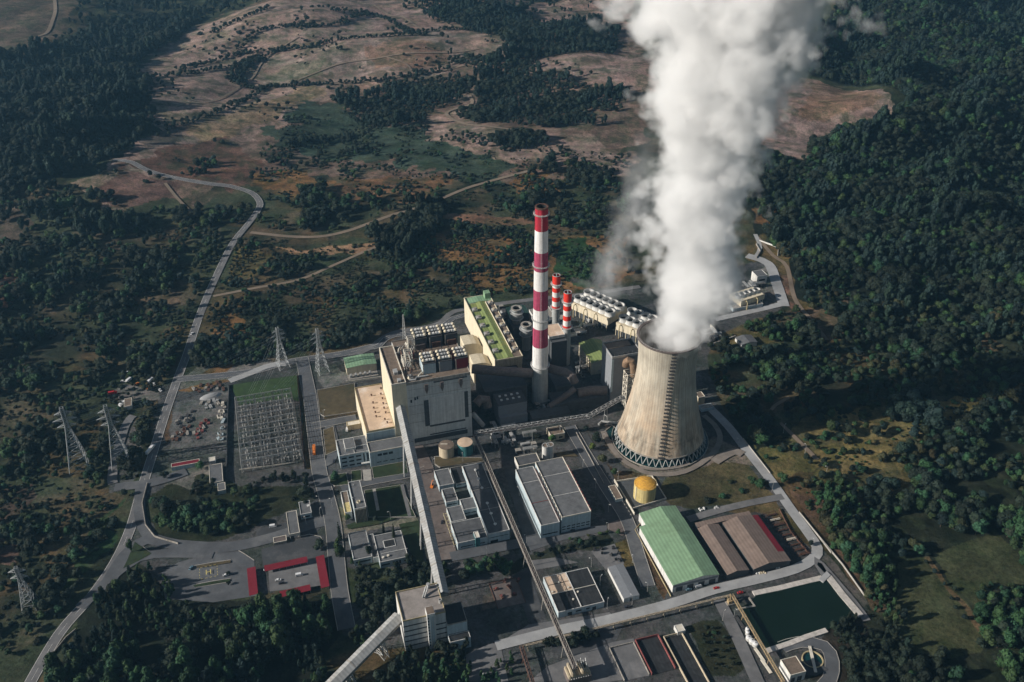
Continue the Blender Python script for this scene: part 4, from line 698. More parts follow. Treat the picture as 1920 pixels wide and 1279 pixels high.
def scatter(name, sub):
    me_ = bpy.data.meshes.new(name); n = len(sub); me_.vertices.add(n)
    z = hgt(sub[:, 0], sub[:, 1]); me_.vertices.foreach_set('co', np.stack([sub[:, 0], sub[:, 1], z], 1).astype(np.float32).ravel())
    a = me_.attributes.new('kind_index', 'INT', 'POINT'); a.data.foreach_set('value', sub[:, 3].astype(np.int32))
    kz = np.array([{'tall': 1.5, 'cone': 1.5, 'pine': 1.25, 'bush': .8, 'round': .95}[PK[int(q)][0]] for q in sub[:, 3]])
    sc_ = np.stack([sub[:, 2], sub[:, 2], sub[:, 2]*kz], 1); a = me_.attributes.new('size3', 'FLOAT_VECTOR', 'POINT'); a.data.foreach_set('vector', sc_.astype(np.float32).ravel())
    ro = np.zeros((n, 3)); ro[:, 2] = np.random.default_rng(3).uniform(0, 6.28, n); a = me_.attributes.new('turn', 'FLOAT_VECTOR', 'POINT'); a.data.foreach_set('vector', ro.astype(np.float32).ravel())
    o = bpy.data.objects.new(name, me_); C.objects.link(o); o['kind'] = 'stuff'
    ng = bpy.data.node_groups.new(name, 'GeometryNodeTree'); ng.interface.new_socket('Geometry', in_out='INPUT', socket_type='NodeSocketGeometry'); ng.interface.new_socket('Geometry', in_out='OUTPUT', socket_type='NodeSocketGeometry')
    gi = ng.nodes.new('NodeGroupInput'); go = ng.nodes.new('NodeGroupOutput'); jn = ng.nodes.new('GeometryNodeJoinGeometry')
    def att(nm, ty):
        q = ng.nodes.new('GeometryNodeInputNamedAttribute'); q.data_type = ty; q.inputs[0].default_value = nm; return q.outputs[0]
    ki = att('kind_index', 'INT'); s3 = att('size3', 'FLOAT_VECTOR'); tn = att('turn', 'FLOAT_VECTOR')
    for i, key in enumerate(PK):
        if key not in protoobj or not (sub[:, 3] == i).any(): continue
        oi = ng.nodes.new('GeometryNodeObjectInfo'); oi.inputs['Object'].default_value = protoobj[key]; oi.inputs['As Instance'].default_value = True; oi.transform_space = 'ORIGINAL'
        ip = ng.nodes.new('GeometryNodeInstanceOnPoints'); cm = ng.nodes.new('FunctionNodeCompare'); cm.data_type = 'INT'; cm.operation = 'EQUAL'
        ng.links.new(ki, cm.inputs[2]); cm.inputs[3].default_value = i
        ng.links.new(gi.outputs[0], ip.inputs['Points']); ng.links.new(cm.outputs[0], ip.inputs['Selection']); ng.links.new(oi.outputs['Geometry'], ip.inputs['Instance'])
        ng.links.new(tn, ip.inputs['Rotation']); ng.links.new(s3, ip.inputs['Scale']); ng.links.new(ip.outputs[0], jn.inputs[0])
    ng.links.new(jn.outputs[0], go.inputs[0]); md = o.modifiers.new('scatter', 'NODES'); md.node_group = ng; return o
isb = np.array([PK[int(q)][0] == 'bush' for q in F[:, 3]])
scatter('woodland', F[~isb]); scatter('undergrowth', F[isb])
# ---------------------------------------------------------------- buildings
def bld(name, label, cat, rc, h, wall='white', roof='roof', trim='trim', par=.8, z0=0., win=(), group=None, fh=None, band=()):
    u0_, v0_, u1_, v1_ = rc; w, d = u1_-u0_, v1_-v0_; c_ = xy((u0_+u1_)/2, (v0_+v1_)/2)
    t = thing(name, label, cat, (*c_, z0), SA, group); x, y = w/2, d/2
    MB().box(-x,-y,-.6,x,y,h).build('wall', wall, t)
    MB().box(-x+.3,-y+.3,h-.2,x-.3,y-.3,h+.05).build('roof', roof, t)
    if par:
        p_ = MB(); e = .06; p_.box(-x-e,-y-e,h-.25,x+e,-y+.35,h+par); p_.box(-x-e,y-.35,h-.25,x+e,y+e,h+par)
        p_.box(-x-e,-y+.35,h-.25,-x+.35,y-.35,h+par-.003); p_.box(x-.35,-y+.35,h-.25,x+e,y-.35,h+par-.003); p_.build('parapet', trim, t)
    for s_, a, b_, za, zb in win: wnd(t, w, d, s_, a, b_, za, zb)
    t['_w'] = w; t['_d'] = d; t['_h'] = h; return t
def wnd(t, w, d, s_, a, b_, za, zb, name='window', mt='window', pr=.07):
    x, y = w/2, d/2; m_ = MB()
    if s_ == 'F': m_.box(-x+a*w,-y-pr,za,-x+b_*w,-y+.1,zb)
    elif s_ == 'B': m_.box(-x+a*w,y-.1,za,-x+b_*w,y+pr,zb)
    elif s_ == 'L': m_.box(-x-pr,-y+a*d,za,-x+.1,-y+b_*d,zb)
    elif s_ == 'R': m_.box(x-.1,-y+a*d,za,x+pr,-y+b_*d,zb)
    return m_.build(name, mt, t)
def shed(name, label, cat, rc, h, hr, wall='white', roof='green', rf=.5, group=None, over=.4, z0=0.):
    u0_, v0_, u1_, v1_ = rc; w, d = u1_-u0_, v1_-v0_; c_ = xy((u0_+u1_)/2, (v0_+v1_)/2); t = thing(name, label, cat, (*c_, z0), SA, group); x, y = w/2, d/2; xr = -x+w*rf
    MB().extr([(-x,-.6),(x,-.6),(x,h),(xr,hr),(-x,h)], -y, y).build('wall', wall, t)
    o = over; sl1 = (hr-h)/(xr+x); sl2 = (hr-h)/(x-xr)
    MB().extr([(-x-o,h-o*sl1+.08),(xr,hr+.08),(x+o,h-o*sl2+.08),(x+o,h-o*sl2+.26),(xr,hr+.26),(-x-o,h-o*sl1+.26)], -y-o, y+o).build('roof', roof, t)
    t['_w'] = w; t['_d'] = d; return t
def at(t, mb, name, mt, **k): return mb.build(name, mt, t, **k)
def local(t, k, x, y, z):                        # zone pixel at height z -> thing's own axes
    u, v = UV(k, x, y, z); cu, cv = uvof((t.location.x, t.location.y)); return u-cu, v-cv
def vents(t, pts, k, z, mt='brownroof', s_=.9, hh=.9, name='roof_vent'):
    for (x, y) in pts:
        a, b_ = local(t, k, x, y, z); m_ = MB().cyl(a, b_, z, z+hh, s_*.45, 10); m_.cyl(a, b_, z+hh, z+hh+.35, s_*.8, 10); m_.build(name, mt, t)

# tall chimney -------------------------------------------------------------
cb = G(1012, 752)
ch = thing('chimney', 'tallest chimney, faded red and white bands with ring walkways', 'chimney', (*cb, 0))
def cr(z): return 7.7-2.3*(z/200)
ZB = [(-1,38.9,'stackgrey'),(38.9,63.4,'stackwhite'),(63.4,82.8,'stackred'),(82.8,102.3,'stackwhite'),(102.3,121.8,'stackred'),(121.8,140.8,'stackwhite'),(140.8,158.9,'stackred'),(158.9,179.1,'stackwhite'),(179.1,196,'stackcrim'),(196,200,'stackcrim')]
for a, b_, mt in ZB: MB().lathe([(cr(a), a), (cr(b_), b_)], 48, caps=False).build('band', mt, ch, smooth_=True)
MB().ring(0,0,199.2,200.4,4.3,5.75,48).build('rim', 'rust', ch); MB().lathe([(4.3,200),(4.3,170)],32,caps=False).build('flue', 'soot', ch); MB().cyl(0,0,180,180.3,4.4,32).build('flue_floor', 'soot', ch)
for z in (41, 91.2, 145, 193.5):
    r_ = cr(z); MB().ring(0,0,z,z+.3,r_-.1,r_+1.5,40).build('walkway', 'steel', ch)
    m_ = MB(); m_.ring(0,0,z+1.3,z+1.42,r_+1.38,r_+1.5,40)
    for k in range(20): a = k*.31416; m_.tube(((r_+1.44)*math.cos(a),(r_+1.44)*math.sin(a),z+.3),((r_+1.44)*math.cos(a),(r_+1.44)*math.sin(a),z+1.35),.06,4)
    m_.build('railing', 'stackwhite', ch)
m_ = MB()
for s_ in (-.35,.35): m_.tube((s_,-cr(0)-.5,0),(s_,-cr(195)-.5,195),.08,4)
for k in range(0, 195, 3): m_.tube((-.35,-cr(k)-.5,k),(.35,-cr(k)-.5,k),.06,4)
m_.build('ladder', 'steel', ch)
# two small striped stacks ---------------------------------------------------
for (bx, by), H_, lab in (((1061,682),82,'nearer small red and white banded stack by the fan cells'), ((1041,640),77.6,'farther small red and white banded stack behind the fan cell corner')):
    g_ = G(bx, by); s_ = thing('banded_stack', lab, 'stack', (*g_, 0), 0, 'pair of small banded stacks'); f_ = H_/82
    Zs = [(0,42,'stackgrey'),(42,45.6,'brightred'),(45.6,51.6,'stackwhite'),(51.6,56.9,'brightred'),(56.9,62.9,'stackwhite'),(62.9,68.1,'brightred'),(68.1,72.5,'stackwhite'),(72.5,82,'brightred')]
    for a, b_, mt in Zs: MB().lathe([(3.9,a*f_),(3.9,b_*f_)],28,caps=False).build('band', mt, s_, smooth_=True)
    MB().ring(0,0,(82-.1)*f_,82.3*f_,3.3,3.95,28).build('rim','steel',s_); MB().cyl(0,0,74*f_,79*f_,3.85,24).build('flue','soot',s_); m_ = MB().box(-.4,-3.5,80*f_,.4,3.5,82.2*f_); m_.build('damper_bar','steel',s_)
    for z in (43, 71.5):
        z *= f_; MB().ring(0,0,z,z+.4,3.9,5.7,24).build('walkway','steel',s_); m_ = MB().ring(0,0,z+1.3,z+1.45,5.5,5.65,24)
        for k in range(12): a = k*.5236; m_.tube((5.58*math.cos(a),5.58*math.sin(a),z+.3),(5.58*math.cos(a),5.58*math.sin(a),z+1.35),.08,4)
        m_.build('railing','stackwhite',s_)
# grey blow-off towers --------------------------------------------------------
for (bx, by), H_, r_, lab in ((P('z',868,660),29,6.4,'farther round grey vent tower beside the long green hall'), (P('z',1012,910),29,6.2,'nearer round grey vent tower left of the tall chimney')):
    g_ = G(bx, by); s_ = thing('vent_tower', lab, 'vent tower', (*g_, 0), 0, 'pair of round vent towers'); MB().lathe([(r_*.72,0),(r_*.72,H_*.62),(r_*.95,H_*.66),(r_*.95,H_*.8),(r_*.72,H_*.86),(r_*.82,H_)],28,caps=False).build('shaft','stackgrey',s_, smooth_=True)
    MB().ring(0,0,H_-.1,H_+.5,r_*.6,r_*.9,28).build('rim','concrete',s_); MB().cyl(0,0,H_-2.5,H_-2,r_*.8,24).build('mouth','soot',s_)
    for z in (H_*.62, H_*.84): MB().ring(0,0,z,z+.35,r_*.7,r_*1.15,28).build('walkway','steel',s_)

# cooling tower ---------------------------------------------------------------
tb = G(1237, 822); ct = thing('cooling_tower', 'huge hyperbolic concrete cooling tower with steam rising from its mouth', 'cooling tower', (*tb, 0), R(-78)-0)
def tr_(z):                                       # shell radius
    zt, rt = 86., 24.6; return rt*math.sqrt(1+((z-zt)/(66.2 if z < zt else 62.8))**2)
prof = [(tr_(z), z) for z in np.linspace(8., 108.6, 46)]
cm = bpy.data.materials.new('tower_concrete'); cm.use_nodes = True; N = cm.node_tree.nodes; L = cm.node_tree.links; b = N['Principled BSDF']; b.inputs['Roughness'].default_value = .9; b.inputs['Specular IOR Level'].default_value = .15
tc = N.new('ShaderNodeTexCoord'); sx = N.new('ShaderNodeSeparateXYZ'); L.new(tc.outputs['Object'], sx.inputs[0])
an = N.new('ShaderNodeMath'); an.operation = 'ARCTAN2'; L.new(sx.outputs[0], an.inputs[0]); L.new(sx.outputs[1], an.inputs[1])
def nmath(op, a, b_=None):
    q = N.new('ShaderNodeMath'); q.operation = op
    for i, v_ in ((0, a), (1, b_)):
        if v_ is None: continue
        if isinstance(v_, (int, float)): q.inputs[i].default_value = v_
        else: L.new(v_, q.inputs[i])
    return q.outputs[0]
def nrange(v_, a, b_, c_, d_):
    q = N.new('ShaderNodeMapRange'); L.new(v_, q.inputs[0])
    for i, k in enumerate((a, b_, c_, d_)): q.inputs[i+1].default_value = k
    return q.outputs[0]
def cvec(kx, kz):
    q = N.new('ShaderNodeCombineXYZ'); L.new(nmath('MULTIPLY', an.outputs[0], kx), q.inputs[0]); L.new(nmath('MULTIPLY', sx.outputs[2], kz), q.inputs[2]); return q.outputs[0]
def nz(vec, sc_, det=4):
    q = N.new('ShaderNodeTexNoise'); q.inputs['Scale'].default_value = sc_; q.inputs['Detail'].default_value = det; q.inputs['Roughness'].default_value = .65; L.new(vec, q.inputs['Vector']); return q.outputs[0]
rib = nrange(nmath('SINE', nmath('MULTIPLY', an.outputs[0], 76.)), -1, 1, .87, 1.02)
hor = nrange(nmath('SINE', nmath('MULTIPLY', sx.outputs[2], 4.2)), -1, 1, .96, 1.02)
st1 = nrange(nz(cvec(9, .012), 1.6, 6), .4, .62, .86, 1.03); st2 = nrange(nz(cvec(30, .02), 1.4, 4), .38, .6, .88, 1.03)
blot = nrange(nz(cvec(2.2, .045), 1., 6), .35, .65, .72, 1.12)
low = nrange(nz(cvec(6, .06), 1.3, 8), .44, .6, 0, 1); lowz = nmath('MULTIPLY', nrange(sx.outputs[2], 36, 18, 0, 1), nrange(sx.outputs[2], 8, 16, .5, 1)); dirt = nrange(nmath('MULTIPLY', low, lowz), 0, 1, 1, .5)
ringd = nrange(nmath('ABSOLUTE', nmath('SUBTRACT', sx.outputs[2], 20)), 0, .8, .85, 1)
f_ = rib
for q in (hor, st1, st2, blot, dirt, ringd): f_ = nmath('MULTIPLY', f_, q)
warm = N.new('ShaderNodeMix'); warm.data_type = 'RGBA'; warm.inputs[6].default_value = (.5,.45,.365,1); warm.inputs[7].default_value = (.55,.42,.3,1)
L.new(nmath('MULTIPLY', nrange(nz(cvec(1.6, .02), 1.2, 4), .35, .6, 0, 1), nrange(sx.outputs[2], 85, 35, 0, 1)), warm.inputs[0])
vs = N.new('ShaderNodeVectorMath'); vs.operation = 'SCALE'; L.new(warm.outputs[2], vs.inputs[0]); L.new(f_, vs.inputs['Scale']); L.new(vs.outputs[0], b.inputs['Base Color'])
MB().lathe(prof, 160, caps=False).build('shell', cm, ct, smooth_=True)
MB().lathe([(r_-.9, z) for r_, z in prof[::-1]], 120, caps=False).build('inner_shell', 'concrete', ct, smooth_=True)
rt_ = tr_(108.6); MB().ring(0,0,108.3,109.4,rt_-1.2,rt_+1.1,120).build('rim', 'earth', ct); rb_ = tr_(8.); MB().ring(0,0,7.2,8.4,rb_-1.2,rb_+.35,120).build('ring_beam', 'concrete', ct)
m_ = MB()
for k in range(60): a = k*.10472; m_.tube(((rt_+.9)*math.cos(a),(rt_+.9)*math.sin(a),109.4),((rt_+.9)*math.cos(a),(rt_+.9)*math.sin(a),110.6),.06,4)
m_.ring(0,0,110.5,110.65,rt_+.82,rt_+.98,90); m_.build('railing','steel',ct)
nl = 44
for k in range(nl):
    a0 = 6.283185*k/nl; m_ = MB()
    for s_ in (-1, 1): a1 = a0+s_*.5*6.283185/nl; m_.tube(((rb_+2.6)*math.cos(a0),(rb_+2.6)*math.sin(a0),-.2),(rb_*math.cos(a1)-.2*math.cos(a1),rb_*math.sin(a1),7.4),.42,6)
    m_.build('leg_pair','stackgrey',ct)
MB().ring(0,0,-.1,1.1,rb_+4.2,rb_+4.7,120).build('basin_wall','concrete',ct)
wat = mat('teal_water', (.006,.035,.036), rough=.08, var=.2, spec=.6); pondw = mat('green_pond_water', (.005,.013,.007), rough=.12, var=.3, scale=.02, spec=.4, stain=(.012,.024,.022), stain_amt=.25)
MB().cyl(0,0,.2,.55,rb_+4.15,100).build('basin_water', wat, ct)
MB().box(-2.6,rb_+4.2,0.2,2.6,rb_+8,1).build('basin_outlet','concrete',ct) if 0 else None
# stair with landings climbing the shell (faces the camera)
a0 = R(-97)-ct.rotation_euler.z; m_ = MB(); zs = list(np.linspace(9, 107, 30)); da = R(1.2)
def tp(a, z, e=0.): r_ = tr_(z)+e; return (r_*math.cos(a), r_*math.sin(a), z)
aa = lambda z: a0+R(9)*(z-9)/98
for s_ in (-1, 1): m_.path([tp(aa(z)+s_*R(.9), z, 1.1) for z in zs], .13, 4)
m_.build('stair', 'darksteel', ct); ms = MB()
for i, z in enumerate(zs):
    s_ = 1 if i % 2 else -1; c_ = Vector(tp(aa(z), z, 0)); o_ = Vector(tp(aa(z), z, 1.9)); t_ = Vector((-math.sin(aa(z)), math.cos(aa(z)), 0))
    q = [c_-t_*2.3, o_-t_*2.3, o_+t_*2.3, c_+t_*2.3]; i0 = len(ms.v)
    for zz in (0, .5): ms.v += [tuple(p_+Vector((0,0,zz))) for p_ in q]
    ms.f += [(i0,i0+1,i0+2,i0+3),(i0+4,i0+7,i0+6,i0+5),(i0,i0+4,i0+5,i0+1),(i0+1,i0+5,i0+6,i0+2),(i0+2,i0+6,i0+7,i0+3),(i0+3,i0+7,i0+4,i0)]
    ms.tube(tuple(o_+t_*2.2*s_), tuple(o_+t_*2.2*s_+Vector((0,0,2.4))), .1, 4)
ms.build('stair_landings', 'darksteel', ct)
# teal intake basin beside the tower
pw = [tuple(G(*P('d',*q))) for q in ((240,705),(300,760),(310,830),(180,790),(175,760))]; ib = MB().prism(pw if area2(pw) > 0 else pw[::-1], -.3, .35).build('intake_water', wat, kind='structure')
line_wall(pw+[pw[0]], .5, 1.1, 'basin_kerb', 'concrete')
MB().path([(*G(*P('d',150,705)),1.5),(*G(*P('d',170,690)),2.5),(*G(*P('d',265,700)),2.5),(*G(*P('d',290,705)),1.)],1.1,10).build('water_pipe','steel'); tag(bpy.data.objects['water_pipe'],'short silver pipe bending beside the teal basin at the cooling tower foot','pipe')

# main boiler house ------------------------------------------------------------
bh = thing('boiler_house', 'massive white boiler house carrying rows of drums and pipework on its roof', 'power block', (*xy(122.5, 707.5), 0), SA)
x0, x1, y0, y1, Hb = -34, 34.3, -29.5, 29.5, 69.
MB().box(-21.5,y0,-.5,x1,38,68.2).build('wall', 'white', bh); MB().box(x0,y0-.2,-.5,-21.45,y1+.2,69).build('stair_bay', 'cream', bh)
MB().box(x0+.6,y0+.4,69,-22.1,y1-.4,69.3).build('stair_bay_roof','brownroof',bh)
p_ = MB(); p_.box(x0-.1,y0-.3,69,x0+.55,y1+.3,70.4); p_.box(-22.05,y0-.3,69,-21.4,y1+.3,70.4); p_.box(x0+.55,y0-.3,69,-22.05,y0+.35,70.4); p_.box(x0+.55,y1-.35,69,-22.05,y1+.3,70.4); p_.build('parapet','trim',bh)
MB().box(-29,y0+14,69.3,-25.5,y0+20,72).build('roof_unit','steel',bh); MB().box(-28,y0+2,69.3,-25,y0+6,71.4).build('roof_unit','steel',bh)
MB().box(-21.1,y0+.4,68,x1-.4,37.6,68.4).build('roof','brownroof',bh)
p_ = MB(); p_.box(-21.35,y0-.15,66.5,x1+.15,y0+.3,69.4); p_.box(x1-.3,y0+.3,66.5,x1+.15,37.8,69.4); p_.box(-21.4,37.8,66.5,x1-.3,38.15,69.4); p_.build('coping','concrete',bh)
yf = y0-.12; fr = lambda a, b_, za, zb, nm, mt, e=.14: MB().box(a, yf-e, za, b_, yf+.2, zb).build(nm, mt, bh)
fr(2,31.5,65,66.3,'dark_band','darkgrey',.5); fr(-7.5,-3.4,20,48,'louvre','darkgrey'); fr(28.4,31.6,22,50,'louvre','darkgrey'); fr(-3.4,28.4,18.5,20.4,'louvre','darkgrey'); fr(-3.2,28.2,20.6,50.5,'panel','white',.35)
fr(-4,29,9.5,10.6,'ledge','darkgrey'); fr(-18,30,4,8.5,'base_opening','darkgrey')
for zz_ in (26,35,44,53,61): fr(-20.8,34,zz_,zz_+.25,'panel_joint','concrete',.03)
fr(-19,-17.6,48,51,'window','window'); fr(-15.5,-14,50,53,'window','window'); fr(-13.5,-12,50.5,53.5,'window','window')
for xx in (-6,7.5,24): MB().extr([(xx,60),(xx+1.5,55),(xx+3,60),(xx+3,65),(xx,65)], yf-1.6, yf+.1).build('chute','darkduct',bh)
MB().box(-33,yf-.25,47,-26,yf+.2,50).build('window','window',bh) if 0 else None
# drum stacks on the roof: six casings, each with three rows of two drums
def drumstack(xc, yc, zb, w, d, hh, wallm, lab):
    c_ = xy(122.5+xc, 707.5+yc); t = thing('drum_stack', lab, 'boiler casing', (*c_, zb), SA, 'casings with rows of drums on the boiler house')
    MB().box(-w/2,-d/2,0,w/2,d/2,hh).build('casing', wallm, t); MB().box(-w/2-.12,-d/2-.2,0,-w/2+.6,-d/2+.3,hh+.05).build('corner_trim','trim',t)
    MB().box(-w/2-.2,-d/2-.1,hh,w/2+.2,d/2+.2,hh+.5).build('deck','darksteel',t)
    for r_ in range(3):
        y = -d/2+d*(r_+.5)/3; m2 = MB()
        for k in range(8): m2.tube((-w/2+w*(k+.5)/8,y-1.1,hh+.4),(-w/2+w*(k+.5)/8,y-1.1,hh+1.6),.18,4)
        m2.build('support','darksteel',t)
        for s_ in (-1, 1):
            xa = s_*w/4; q = MB().path([(xa-w/4+.5,y,hh+2.3),(xa-w/4+1.2,y,hh+2.5),(xa,y,hh+2.1),(xa+w/4-1.2,y,hh+2.5),(xa+w/4-.5,y,hh+2.6)],1.3,10); q.build('drum','white' if (s_+r_) % 2 else 'steel',t, smooth_=False)
            MB().dome(xa+s_*(w/4-1.2),y,hh+2.4,1.6,1.7,12,4).build('drum_head','cream',t)
    return t
for k, (xc, wm, lab) in enumerate(((0.5,'bluewhite','white roof casing with drums, left of the front row'),(13.5,'grey','grey roof casing with drums, middle of the front row'),(27,'red','rust-red roof casing with drums, right of the front row'))):
    drumstack((1.0,15.2,29.6)[k], -12.5, 68.4, 11.2, 15.5, 10, wm, lab)
for k, (xc, lab) in enumerate(((0.5,'dark roof casing with drums, left of the back row'),(13.5,'dark roof casing with drums, middle of the back row'),(27,'dark roof casing with drums, right of the back row'))):
    t = drumstack((1.6,15.6,29.6)[k], 27.5, 68.4, 11.6, 15.5, 10, 'darkgrey', lab); MB().box(-4,-9.4,0,4,-7.8,5.2).build('front_box', 'rust' if k else 'darkduct', t)
def onroof(x, y): return (*xy(122.5+x, 707.5+y), 68.4)
for (x, y, w, d, h_, mt, lab) in ((-15,12,5,8,5,'rust','rust-red block at the back left of the boiler roof'),(-9,8,4,4,6,'redsteel','red hopper beside the rust-red block on the boiler roof'),(8,4,9,5,4,'rust','orange-brown housing between the drum rows'),(22,5,9,5,3.4,'rust','tan housing right of centre between the drum rows'),(-16,-22,4,5,2,'steel','small grey unit at the front left of the boiler roof')):
    t = thing('roof_housing', lab, 'plant unit', onroof(x, y), SA, 'housings on the boiler roof'); MB().box(-w/2,-d/2,0,w/2,d/2,h_).build('casing', mt, t); MB().box(-w/2+.4,-d/2+.4,h_,w/2-.4,d/2-.4,h_+.4).build('cap','darksteel',t); MB().cyl(0,0,h_+.4,h_+1.6,.7,10).build('vent','steel',t)
for (x, y, n_, h_, lab) in ((-16,-6,4,9,'front'),(-13,2,3,11,'middle'),(-7,20,2,14,'rear')):
    t = thing('steel_frame', f'pale steel pipe frame at the {lab} of the boiler roof left of the drums', 'steel frame', onroof(x, y), SA, 'steel pipe frames on the boiler roof'); m_ = MB()
    for i in range(n_+1):
        for s_ in (-3, 3): m_.tube((s_,i*3-4,0),(s_,i*3-4,h_),.22,4)
        m_.tube((-3,i*3-4,h_),(3,i*3-4,h_),.2,4); m_.tube((-3,i*3-4,h_*.5),(3,i*3-4,h_*.5),.2,4)
    for s_ in (-3, 3):
        for z in (h_, h_*.5): m_.tube((s_,-4,z),(s_,n_*3-4,z),.2,4)
    m_.build('frame','trim',t); q = MB()
    for j in range(4): q.path([(-2+j*1.3,-5,1+j),(-2+j*1.3,n_*3-5,1+j),(-1+j*1.3,n_*3-4,h_-1-j),(4,n_*3-4,h_-1-j)],.35,8)
    q.build('pipework','steel',t)
rq = random.Random(8)
for j in range(14):
    x = rq.uniform(-19,-7); y = rq.uniform(-24,30); t = thing('roof_pipework', ['thin looping','thick bent','rusty bent','pale straight'][j%4]+' pipe run on the boiler roof '+['near the front edge','left of the front drums','beside the red housings','behind the pipe frames'][min(3,int((y+24)/14))], 'pipework', onroof(x, y), SA+rq.choice((0,1.57,.8)), 'pipe runs on the boiler roof'); r_ = (.25,.6,.4,.3)[j%4]; L_ = rq.uniform(3,8); hh = rq.uniform(1,6)
    MB().path([(-L_/2,0,.1),(-L_/2,0,hh*.6),(-L_/2+.7,0,hh),(L_/2-.7,.3,hh),(L_/2,.3,hh*.6),(L_/2,.3,.1)],r_,8).build('pipe',('steel','trim','rust','steel')[j%4],t); MB().box(-.3,-.3,0,.3,.6,hh-r_).build('prop','darksteel',t)
t = thing('header_pipe','silver elbow pipe running to the drums along the boiler roof edge','pipe',onroof(-15,-26),SA); MB().path([(-3,0,.8),(0,-.5,1),(2,-1,1),(4,2,1),(14,2,1)],.8,10).build('pipe','steel',t); MB().dome(-2,3,.2,2,2.2,14).build('vessel','cream',t)
def lattice_mast(name, lab, cat, loc, h, wb, wt, mt='steel', n=6, arms=(), group=None, rz=0., r_=.14, legs_name='leg'):
    t = thing(name, lab, cat, loc, rz, group); w = lambda z: wb+(wt-wb)*min(1, z/(h*.72)) if arms else wb+(wt-wb)*z/h
    for sx_ in (-1, 1):
        for sy_ in (-1, 1):
            m_ = MB(); zz = [h*k/n for k in range(n+1)]
            for a, b_ in zip(zz[:-1], zz[1:]): m_.tube((sx_*w(a)/2, sy_*w(a)/2, a),(sx_*w(b_)/2, sy_*w(b_)/2, b_), r_*1.3, 4)
            m_.build(legs_name, mt, t)
    m_ = MB(); zz = [h*(1-(1-k/n)**1.0) for k in range(n+1)]
    for a, b_ in zip(zz[:-1], zz[1:]):
        for q in range(4):
            c_ = [(-1,-1),(1,-1),(1,1),(-1,1)]; p0 = c_[q]; p1 = c_[(q+1)%4]
            m_.tube((p0[0]*w(a)/2,p0[1]*w(a)/2,a),(p1[0]*w(b_)/2,p1[1]*w(b_)/2,b_),r_*.8,4); m_.tube((p1[0]*w(a)/2,p1[1]*w(a)/2,a),(p0[0]*w(b_)/2,p0[1]*w(b_)/2,b_),r_*.8,4)
            m_.tube((p0[0]*w(b_)/2,p0[1]*w(b_)/2,b_),(p1[0]*w(b_)/2,p1[1]*w(b_)/2,b_),r_*.8,4)
    m_.build('bracing', mt, t)
    for (z, L_) in arms:
        for s_ in (-1, 1):
            m_ = MB(); e = (s_*L_, 0, z)
            for sy_ in (-1, 1):
                m_.tube((s_*w(z)/2, sy_*w(z)/2, z), e, r_, 4); m_.tube((s_*w(z)/2, sy_*w(z)/2, z+2.4), e, r_, 4)
                for f2 in (.33,.66): m_.tube((s_*(w(z)/2+(L_-w(z)/2)*f2), sy_*w(z)/2*(1-f2), z),(s_*(w(z)/2+(L_-w(z)/2)*f2), sy_*w(z)/2*(1-f2), z+2.4*(1-f2)),r_*.7,4)
            am = m_.build('cross_arm', mt, t); MB().tube(e,(e[0],0,z-2.6),.28,6,.12).build('insulator','darkgrey',am)
    return t
lattice_mast('lattice_mast','slim lattice mast behind the left end of the rear drums','mast',(*G(*P('y',545,760)),0),34,4,.8,n=9,r_=.2)
# turbine hall, annex, office ---------------------------------------------------
th = bld('turbine_hall','long low hall with a pale sandy roof against the boiler house','hall',(63.6,679,88.4,746.5),24,'cream','tanroof','yellowtrim',1.2)
vents(th, [(385,705),(325,748),(385,740),(395,768),(335,795),(400,800),(340,828),(405,828),(350,855),(415,857),(355,882),(410,900),(425,920)],'a',24.05,'rust',1.1,1.3)
MB().box(-12.6,-34.2,14,12.5,-33.8,23).build('front_panel','bluewhite',th)
an_ = bld('annex','grey-roofed white annex wing in front of the turbine hall','annex',rect('a',16,(300,1040),(525,1010),(530,1075),(305,1105)),16,'bluewhite','roof2','trim',.8,
   win=[('F',.22,.34,11,13.4),('F',.37,.5,11,13.4),('F',.53,.65,11,13.4),('F',.18,.3,4,4.8),('F',.36,.48,4,4.8),('F',.55,.68,4,4.8),('F',.75,.9,4,4.8)])
of = bld('office_building','white three-storey office block with ribbon windows and stepped roofs','office',rect('f',14,(300,30),(545,-15),(550,105),(325,165)),14,'bluewhite','roof2','white',.9)
for fl in range(3):
    for k in range(3): wnd(of, of['_w'], of['_d'], 'F', .06+k*.24, .23+k*.24, 2+fl*4.2, 3.6+fl*4.2)
wnd(of, of['_w'], of['_d'], 'F', .78,.83,1.5,13); wnd(of, of['_w'], of['_d'], 'F', .89,.98,1.5,13); 
MB().box(-of['_w']/2+6,-of['_d']/2+5,14.05,-of['_w']/2+15,of['_d']/2-3,17).build('upper_storey','white',of); MB().box(-of['_w']/2+6.4,-of['_d']/2+5.4,17,-of['_w']/2+14.6,of['_d']/2-3.4,17.1).build('upper_roof','roof2',of)
MB().box(0,-of['_d']/2+.5,14.06,.4,of['_d']/2-.5,14.8).build('roof_divider','white',of); MB().box(.4,-2,14.06,of['_w']/2-.5,-1.6,14.8).build('roof_divider','white',of)
MB().box(of['_w']/2-8,-of['_d']/2-2.5,3.2,of['_w']/2-1,-of['_d']/2-.08,3.7).build('porch','white',of)
bld('rooftop_canteen','flat tan canopy between the turbine hall and the office','canopy',rect('e',5,(1575,730),(1680,715),(1690,745),(1580,765)),5,'tan','trim','yellowtrim',.4)
